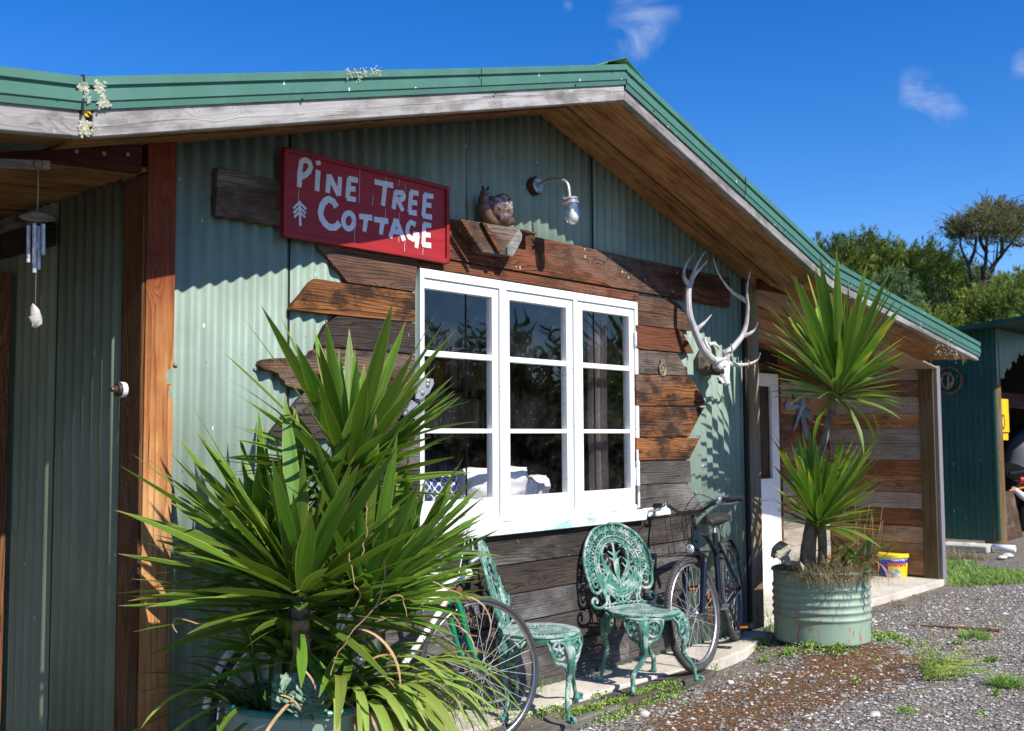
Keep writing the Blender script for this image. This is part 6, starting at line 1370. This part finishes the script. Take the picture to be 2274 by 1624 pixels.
# ================================================================ inside the window
def pillow(c, dims, mat, label, rz=0.0):
    m = MB(); nn = 18; vs = []
    for side in (1, -1):
        for j in range(nn+1):
            for i in range(nn+1):
                x, z = -1+2*i/nn, -1+2*j/nn; hgt = (max(0, (1-x**4))*max(0, (1-z**4)))**.5; q = Vector((x*dims[0], side*hgt*dims[1], z*dims[2])); q += Vector((mnoise.noise(q*9), mnoise.noise(q*9+Vector((3, 3, 3))), mnoise.noise(q*9+Vector((7, 0, 0)))))*.035*hgt+Vector((0, mnoise.noise(q*26), 0))*.02*hgt; vs.append(Matrix.Rotation(R_(22), 3, 'X') @ q)
    vs = [Matrix.Rotation(rz, 3, 'Z') @ q+Vector(c) for q in vs]; fs = []
    for s_ in range(2):
        o_ = s_*(nn+1)**2
        for j in range(nn):
            for i in range(nn): a = o_+j*(nn+1)+i; f = (a, a+1, a+nn+2, a+nn+1); fs.append(f if s_ == 0 else f[::-1])
    m.add(vs, fs); tag(m.build('pillow', mat, smooth=180, clean=True), label, 'pillow')
g = G('blue_lattice_cloth'); vv = g.sep(g.obj); sx_ = g.ma('SINE', g.ma('MULTIPLY', vv[0], 105.0)); sz_ = g.ma('SINE', g.ma('MULTIPLY', g.ma('ADD', vv[2], g.ma('MULTIPLY', vv[1], .5)), 125.0)); q = g.ma('LESS_THAN', g.ma('ABSOLUTE', g.ma('ADD', sx_, sz_)), .42); g.bs(Base_Color=g.mix((.02, .045, .16), (.75, .75, .75), q), Roughness=.8); BLP = g.m
CLO = plain('white_cotton', (.72, .70, .72), .85, var=.08)
MB().box((-.65, .25, .3), (1.05, 2.0, .90)).build('o', CLO) and None
bd = bpy.data.objects['o']; bd.name = 'bed'; bd.data.name = 'bed'; tag(bd, 'white covered bed or window seat just inside the window', 'bed')
pillow((-.36, .33, 1.05), (.25, .08, .13), BLP, 'blue cushion with white lattice pattern behind the left sash of the window', .1)
pillow((.20, .36, 1.055), (.26, .09, .15), CLO, 'white crumpled pillow behind the middle sash of the window', -.1); pillow((.60, .42, 1.02), (.22, .09, .12), CLO, 'white pillow lying low behind the middle and right sashes', .3)
m = MB(); n = 60; vs = []
for i in range(n+1):
    x = .84+.15*i/n; yv = .10+.018*math.sin(i*.9)+.01*math.sin(i*2.3)
    for z_ in (.98, 1.5, 2.15): vs.append((x+.01*math.sin(z_*3), yv, z_))
m.add(vs, [(3*i+k, 3*i+3+k, 3*i+4+k, 3*i+1+k) for i in range(n) for k in range(2)]); CU_ = G('sheer_curtain'); CU_.bs(Base_Color=(.26, .20, .19), Roughness=.8, Alpha=.55)
tag(m.build('curtain', CU_.m, smooth=60), 'dusky pink curtain hanging behind the right hand sash of the window', 'curtain')
# ================================================================ shed on the right
SX = 9.75
sh = thing('shed', 'dark green corrugated iron shed with open front and round pole post at the right', 'shed', (SX, .4, GZ))
yA = PX(2215, 1000, SX).y; yB_ = PX(2020, 1000, SX).y+.6
zbot = PX(2130, 1198, SX).z; zt2 = lambda y: PX(2130, 738, SX).z+.10*(PX(2130, 738, SX).y-y)
vs, fs = corr((yA, yB_+2.2), SX, zbot, zt2, axis='y', sgn=-1, n=6)
m = MB(); m.add(vs, [f[::-1] for f in fs]); m.build('cladding_sheet', DKGREEN, sh, smooth=60)
# front face: apron with a ragged cut edge
zt_a = zt2(yA)-.02; m = MB(); ap = lambda x: lerp(PY(2222, 853, yA).z, zt_a-.25, min(1, max(0, (x-SX-.12)/1.0))**.8)+.035*math.sin(x*23)
vs, fs = corr((SX+.02, SX+3.2), yA-.01, ap, zt_a, n=8); m.add(vs, fs); o = m.build('apron', GREEN, sh, smooth=60); s_ = o.modifiers.new('t', 'SOLIDIFY'); s_.thickness = .002
m = MB(); m.tube([(SX+.13, yA+.10, GZ), (SX+.13, yA+.10, zt_a)], [.13, .115], 20); m.build('pole', W_STUD, sh)
m = MB(); m.add([(SX-.45, yA-.9, zt2(yA-.9)+.02), (SX+5, yA-.9, zt2(yA-.9)+.25), (SX+5, yB_+2.5, zt2(yB_+2.5)+.25), (SX-.25, yB_+2.5, zt2(yB_+2.5)+.02)], [(0, 1, 2, 3)]); o = m.build('roof', DKGREEN, sh, smooth=0); s_ = o.modifiers.new('t', 'SOLIDIFY'); s_.thickness = .05
GIN = painted_metal('grey_iron_lining', (.16, .15, .15), damt=.5); vs, fs = corr((SX+.2, SX+5), yA+3.0, GZ, 2.6, n=6); m = MB(); m.add(vs, fs); m.build('back_wall', GIN, sh, smooth=60)
post('beam', W_RED, SX+.1, SX+5, yA+.3, yA+.4, 1.75, 1.95, par=sh)
MB().box((SX+5, yA, GZ), (SX+5.1, yA+3, 2.8)).build('wall', DARKIN, sh, smooth=0)
# dish ornament on the shed wall
oc = PX(2105, 845, SX-.03); rr0 = 29*((oc-CAM).dot(cF))/FPX
do = thing('round_ornament', 'rusty iron ring with a carved brown figure inside, hung on the dark green shed wall', 'ornament', oc); m = MB(); m.tube([oc+Vector((0, rr0*math.cos(a), rr0*math.sin(a))) for a in [2*math.pi*k/36 for k in range(36)]], .012, 8, closed=True); m.build('ring', RUSTM, do)
m = MB(); m.tube([oc+Vector((0, .012+rr0*.45*math.cos(a), rr0*.58*math.sin(a))) for a in [2*math.pi*k/26 for k in range(26)]], [.014+.006*math.sin(k*1.7) for k in range(26)], 8, closed=True); m.tube([oc+Vector((0, 0, -.09)), oc+Vector((0, .0, .07))], [.02, .012], 8); m.tube([oc+Vector((0, -.05, -.02)), oc+Vector((0, .03, -.11))], [.02, .014], 8); m.build('carving', plain('copper_brown', (.34, .17, .10), .5, .3, var=.5, vs=30), do)
# yellow sign
YE = plain('yellow_sign_paint', (.86, .50, .01), .5, var=.06); BKP = plain('black_print', (.02, .02, .02), .6)
def ysign(u0, v0, u1, v1, rows, label):
    yy = yA+.08; a_, b_ = PY(u0, v1, yy), PY(u1, v0, yy); t = thing('sign', label, 'sign', a_); MB().box((a_.x, yy, a_.z), (b_.x, yy+.006, b_.z)).build('panel', YE, t, smooth=0, bevel=.002)
    for txt, fz, sz, fx in rows:
        me = text_mesh(txt, sz); 
        for q in me.vertices: q.co = Vector((q.co.x, -q.co.z, q.co.y))
        me.materials.clear(); me.materials.append(BKP); o = bpy.data.objects.new('lettering', me); COL.objects.link(o); o.parent = t; o.location = Vector((lerp(a_.x, b_.x, fx), yy-.001, lerp(a_.z, b_.z, fz)))-a_
ysign(2206, 887, 2238, 960, [('P', .74, .34, .40), ('50', .28, .30, .5)], 'yellow sign with black characters fixed to the pole of the shed')
ysign(2208, 963, 2238, 978, [('T', .5, .16, .6)], 'small yellow plate below the yellow sign on the pole of the shed')
# clutter in the shed
TARP = plain('grey_tarpaulin', (.14, .14, .17), .55, var=.2, vs=4); RED = plain('red_plastic', (.5, .02, .02), .4); 
def blob(name, label, cat, pts, rad, mat, amp=.05, fr=5, seg=14, sm=60):
    m = MB(); m.tube(curve(pts, 4), [lerp(rad[0], rad[1], i/(4*(len(pts)-1))) for i in range(4*(len(pts)-1)+1)], seg)
    for q in m.v: q += Vector((mnoise.noise(q*fr), mnoise.noise(q*fr+Vector((5, 0, 0))), mnoise.noise(q*fr+Vector((0, 5, 0)))))*amp
    tag(m.build(name, mat, smooth=sm), label, cat)
yi = yA+.9
blob('covered_machine', 'machine under a grey tarpaulin standing in the open shed', 'machine', [PY(2262, 1050, yi), PY(2275, 1000, yi), PY(2330, 985, yi)], (.24, .4), TARP, .12, 3)
mq = thing('quad_bike', 'dark machine with red and orange parts under the tarpaulin in the open shed', 'vehicle', PY(2275, 1120, yi-.3)); m = MB(); m.tube([PY(2240, 1052, yi-.3), PY(2290, 1046, yi-.3)], .02, 8); m.tube([PY(2250, 1075, yi-.3), PY(2290, 1068, yi-.3)], .05, 8); m.tube([PY(2285, 1140, yi-.3)+Vector((.25*math.cos(a), 0, .25*math.sin(a))) for a in [2*math.pi*k/20 for k in range(20)]], .08, 8, closed=True); m.build('chassis', BLACK, mq)
m = MB(); m.tube([PY(2250, 1085, yi-.36), PY(2268, 1100, yi-.36), PY(2290, 1115, yi-.36)], [.03, .05, .06], 8); m.build('mudguard', WP, mq); m = MB(); m.ball(PY(2268, 1066, yi-.4), (.06, .05, .05), 8, 6); m.build('tail_lamp', RED, mq); m = MB(); m.tube([PY(2240, 1090, yi-.35), PY(2275, 1082, yi-.35)], .015, 6); m.build('strap', plain('orange_plastic', (.7, .2, .02), .5), mq)
m = MB(); m.prism([PY(2222, 1090, yA+.5), PY(2250, 1092, yA+.5), PY(2275, 1215, yA+.35), PY(2226, 1205, yA+.35)], (0, .03, 0)); tag(m.build('leaning_board', W_BRN, smooth=0), 'weathered plank panel leaning beside the pole of the shed', 'board')
m = MB(); a_, b_ = PZ(2205, 1190+26, GZ+.06), PZ(2262, 1219, GZ+.06); m.lathe([(.04, 0), (.04, .26)], (0, 0, 0), seg=20, caps=False); q_ = (b_-a_).to_track_quat('Z', 'Y').to_matrix()
for q in m.v: q[:] = (q_ @ q)+b_-(b_-a_).normalized()*.30
o = m.build('pipe', WP, smooth=60); s_ = o.modifiers.new('t', 'SOLIDIFY'); s_.thickness = .006; tag(o, 'short length of white plastic pipe lying at the foot of the shed pole', 'pipe')
for (u, v, r0, lb) in ((2236, 1238, .09, 'flat pale stone beside the white pipe at the shed'), (2225, 1242, .07, 'second pale stone left of the flat one at the shed')): m = MB(); p = PZ(u, v, GZ); m.ball(p+Vector((0, 0, .02)), (r0, r0*.8, r0*.35), 10, 6); tag(m.build('stone', STONE[2], smooth=60), lb, 'stone')
a_ = PX(2055, 1235, SX-.35); m = MB(); m.box((SX-.45, PX(2190, 1215, SX-.45).y, GZ), (SX-.02, PX(2040, 1215, SX-.45).y+.6, zbot-.03)); m2 = tag(m.build('concrete_step', CONC, smooth=0, bevel=.01), 'long low concrete step along the foot of the dark green shed', 'step')
m = MB(); m.box((SX-.28, yA+.28, GZ), (SX-.08, yA+.38, zbot-.02)); tag(m.build('concrete_block', CONC, smooth=0, bevel=.01), 'upright concrete block at the right end of the concrete step', 'block')
m = MB(); m.tube([PY(2069, 1150, .3), PY(2102, 1203, .3)], .006, 6); tag(m.build('cane', DRYG), 'thin pale cane leaning beside the pale porch post', 'cane')

# ================================================================ hill and trees
fwd = Vector((cF.x, cF.y, 0)).normalized()
def hillz(x, y):
    d = Vector((x-CAM.x, y-CAM.y, 0)); k = d.dot(fwd); l = d.dot(right); t_ = min(1, max(0, (k-16)/16)); s_ = min(1, max(0, (l-.15*k)/(.12*k+1)))
    return GZ-.02+(3.6*t_*t_*(3-2*t_)+.05*max(0, k-32))*s_+.3*mnoise.noise(Vector((x*.15, y*.15, 0)))*t_*s_
g = G('hill_scrub'); c = g.ramp(g.noise(g.obj, .9, 8, .7), [(.3, (.02, .04, .008)), (.5, (.07, .11, .02)), (.7, (.16, .19, .05))]); g.bs(Base_Color=c, Roughness=.95); g.bump(g.noise(g.obj, 4, 6, .7), 1, .3)
m = MB(); n = 60
for j in range(n+1):
    for i in range(n+1):
        k = 15+70*(j/n)**1.4; l = -10+90*i/n; p = CAM+fwd*k+right*l; m.v.append(Vector((p.x, p.y, hillz(p.x, p.y)-(.06 if j == 0 else 0))))
for j in range(n):
    for i in range(n): a = j*(n+1)+i; m.f.append((a, a+1, a+n+2, a+n+1))
tag(m.build('hill', g.m, smooth=60), kind='structure')
def folmat(name, a, b, c_):
    g = G(name); n = g.noise(g.obj, 1.3, 3, .6); n2 = g.noise(g.obj, 7, 3, .6); c = g.mix(g.ramp(n2, [(.3, a), (.55, b), (.75, c_)]), a, g.ma('MULTIPLY', g.step(n, .6, .35), .5)); g.bs(Base_Color=c, Roughness=.7, Specular_IOR_Level=.2)
    tl = g.n('ShaderNodeBsdfTranslucent', {'Color': c}); mxs = g.n('ShaderNodeMixShader', {0: .25, 1: g.b.outputs[0], 2: tl.outputs[0]}); g.t.links.new(mxs.outputs[0], g.t.nodes['Material Output'].inputs['Surface']); return g.m
F1 = folmat('pine_green', (.05, .085, .015), (.15, .21, .035), (.30, .33, .07)); F2 = folmat('yellow_green', (.09, .13, .02), (.25, .31, .05), (.42, .44, .11)); F3 = folmat('dark_green', (.018, .04, .012), (.05, .09, .025), (.11, .15, .04)); F4 = folmat('olive_brown', (.09, .085, .035), (.24, .23, .09), (.38, .35, .15)); F5 = folmat('grey_green', (.08, .13, .05), (.18, .25, .10), (.30, .37, .17))
BARKT = plain('dark_tree_bark', (.06, .045, .035), .95, var=.4, vs=6)
def crown_mesh(m, c, rad, nclump, nleaf, leaf, r_, cup=True, drop=0.0):
    for k in range(nclump):
        d = Vector((r_.gauss(0, 1), r_.gauss(0, 1), r_.gauss(0, 1)+.25)).normalized(); q = r_.uniform(.55, 1.0)*(1+.28*mnoise.noise(d*2.4+Vector(c)*.7)); b = Vector(c)+Vector((d.x*rad[0], d.y*rad[1], d.z*rad[2]))*q
        dd = (d+Vector((0, 0, .55 if cup else 0))+Vector((r_.gauss(0, .35), r_.gauss(0, .35), r_.gauss(0, .25)))).normalized(); L = leaf*r_.uniform(3, 7)
        for i in range(nleaf):
            t_ = r_.random(); e = (dd+Vector((r_.gauss(0, .5), r_.gauss(0, .5), r_.gauss(0, .5)))).normalized(); p = b+dd*L*t_*.9+Vector((r_.gauss(0, 1), r_.gauss(0, 1), r_.gauss(0, 1)))*leaf*.8*(1.1-t_); s_ = e.orthogonal().normalized(); s_ = Matrix.Rotation(r_.uniform(0, 6.3), 3, e) @ s_
            m.add([p-s_*leaf*.16, p+s_*leaf*.16, p+e*leaf*r_.uniform(.8, 1.6)], [(0, 1, 2)])
def shrub(u, v, wpx, hpx, depth, mat, label, seed, nc=150, nl=42, name='shrub', cat='shrub'):
    r_ = random.Random(seed); hpx *= .82; c = PD(u, v+14, depth); s_ = depth/FPX; R2 = (wpx*s_*.95, wpx*s_*.8, hpx*s_); gzz = hillz(c.x, c.y); t = thing(name, label, cat, (c.x, c.y, gzz)); m = MB(); m.tube([(c.x, c.y, gzz-.2), (c.x+.1, c.y, (gzz+c.z)/2), tuple(c)], [.12, .09, .04], 8)
    for k in range(7): e = c+Vector((r_.uniform(-1, 1)*R2[0], r_.uniform(-1, 1)*R2[1], r_.uniform(-.2, .8)*R2[2]))*.7; m.tube([(c.x, c.y, (gzz+c.z)/2), (Vector(c)+e)/2, e], [.05, .03, .012], 5)
    m.build('trunk', BARKT, t); m = MB(); lf = .085*depth/24; crown_mesh(m, c, R2, nc, nl, lf, r_); m.ball(c, (R2[0]*.72, R2[1]*.72, R2[2]*.72), 12, 8)
    m.build('crown', mat, t, smooth=0)
SB = [(1850, 600, 62, 70, 23, F1, 'green scrubby bush rising just above the verandah roof, leftmost on the hill'), (1925, 575, 60, 55, 24, F1, 'bushy green gorse on the hill behind the tall yucca'), (2000, 600, 72, 68, 24, F2, 'rounded yellow green bush in the middle of the hillside'), (2075, 610, 62, 72, 25, F1, 'tall green bush left of the slender tree'), (2035, 690, 85, 60, 21, F3, 'dark shadowed bush below the rounded ones on the hill'), (1985, 655, 40, 48, 19, F5, 'grey green fern like tree in front of the dark bush'), (2130, 700, 70, 62, 22, F3, 'dark bush under the slender tree'), (2190, 690, 75, 55, 21, F2, 'sunlit yellow green bush right of the dark one'), (2255, 660, 60, 60, 22, F2, 'yellow green bush at the right edge of the picture'), (2240, 700, 60, 45, 19.5, F1, 'low green bush directly above the shed roof'), (2070, 730, 60, 40, 18.5, F2, 'fern like bush leaning over the verandah roof end'), (1800, 640, 50, 50, 23, F3, 'dark bush low behind the verandah roof'), (2330, 640, 70, 70, 23, F1, 'bush beyond the right edge behind the shed'), (2150, 640, 55, 45, 26, F5, 'pale green bush behind the trunk of the slender tree'), (2300, 720, 70, 50, 20, F3, 'dark bush beyond the shed roof at far right')]
for i, (u, v, w_, h_, d_, mt, lb) in enumerate(SB): shrub(u, v, w_, h_, d_, mt, lb, 50+i)
# slender tree
tr = thing('slender_tree', 'slender tree with bare forked trunk and olive umbrella crown above the bushes', 'tree', Vector((PD(2177, 700, 23).x, PD(2177, 700, 23).y, hillz(PD(2177, 700, 23).x, PD(2177, 700, 23).y))))
D_ = lambda u, v, e=0: PD(u, v, 23+e); m = MB(); r_ = random.Random(77)
base = D_(2177, 760); m.tube([base, D_(2178, 677), D_(2183, 618), D_(2182, 590)], [.10, .08, .06, .05], 8)
tips = []
for P in ([(2178, 677), (2160, 640), (2150, 590), (2135, 555), (2128, 515)], [(2183, 618), (2188, 580), (2190, 540), (2195, 505), (2200, 470)], [(2183, 618), (2205, 590), (2225, 565), (2245, 540), (2265, 520)], [(2150, 590), (2165, 550), (2165, 505)], [(2225, 565), (2225, 530), (2232, 490)], [(2190, 560), (2175, 530), (2178, 480)], [(2245, 540), (2270, 545), (2300, 520)], [(2183, 640), (2165, 655), (2205, 600), (2215, 540)]):
    pts = [D_(u, v, r_.uniform(-.6, .6)) for u, v in P]; m.tube(curve(pts, 4), [lerp(.05, .014, k/(4*(len(P)-1))) for k in range(4*(len(P)-1)+1)], 6); tips.append(pts)
    for k in range(9):
        q = pts[r_.randrange(1, len(pts))]; e = q+Vector((r_.gauss(0, .35), r_.gauss(0, .35), min(.45, abs(r_.gauss(0, .3))+.1))); m.tube([q, (q+e)/2+Vector((0, 0, .05)), e], [.014, .009, .004], 4); tips.append([e])
m.build('trunk', BARKT, tr); m = MB()
for (u, v, w_, h_) in ((2190, 475, 46, 26), (2150, 490, 32, 24), (2235, 470, 40, 30), (2265, 490, 36, 30), (2205, 455, 26, 18), (2130, 500, 22, 16), (2225, 505, 36, 16), (2290, 480, 30, 30)): c = D_(u, v+16, r_.uniform(-.5, .5)); s_ = 23/FPX; crown_mesh(m, c, (w_*s_*.95, w_*s_, h_*s_*.7), 105, 26, .052, r_)
for p in tips:
    if D_(2180, 540).z < p[-1].z < D_(2180, 478).z: crown_mesh(m, p[-1], (.2, .2, .15), 6, 14, .05, r_)
m.build('crown', F4, tr, smooth=0)
# woodland across the yard, seen only as the reflection in the window
m = MB(); r_ = random.Random(5)
for i in range(46):
    a = R_(lerp(-78, 12, i/45)); R0_ = r_.uniform(26, 34); c = Vector((math.cos(a)*R0_, math.sin(a)*R0_, 0)); hh_ = r_.uniform(1.2, 2.7); crown_mesh(m, (c.x, c.y, 1.0), (3.0, 3.0, hh_), 60, 26, .42, r_); m.ball((c.x, c.y, .6), (2.6, 2.6, hh_*.8), 10, 8)
tag(m.build('woodland', F1, smooth=0), kind='stuff')
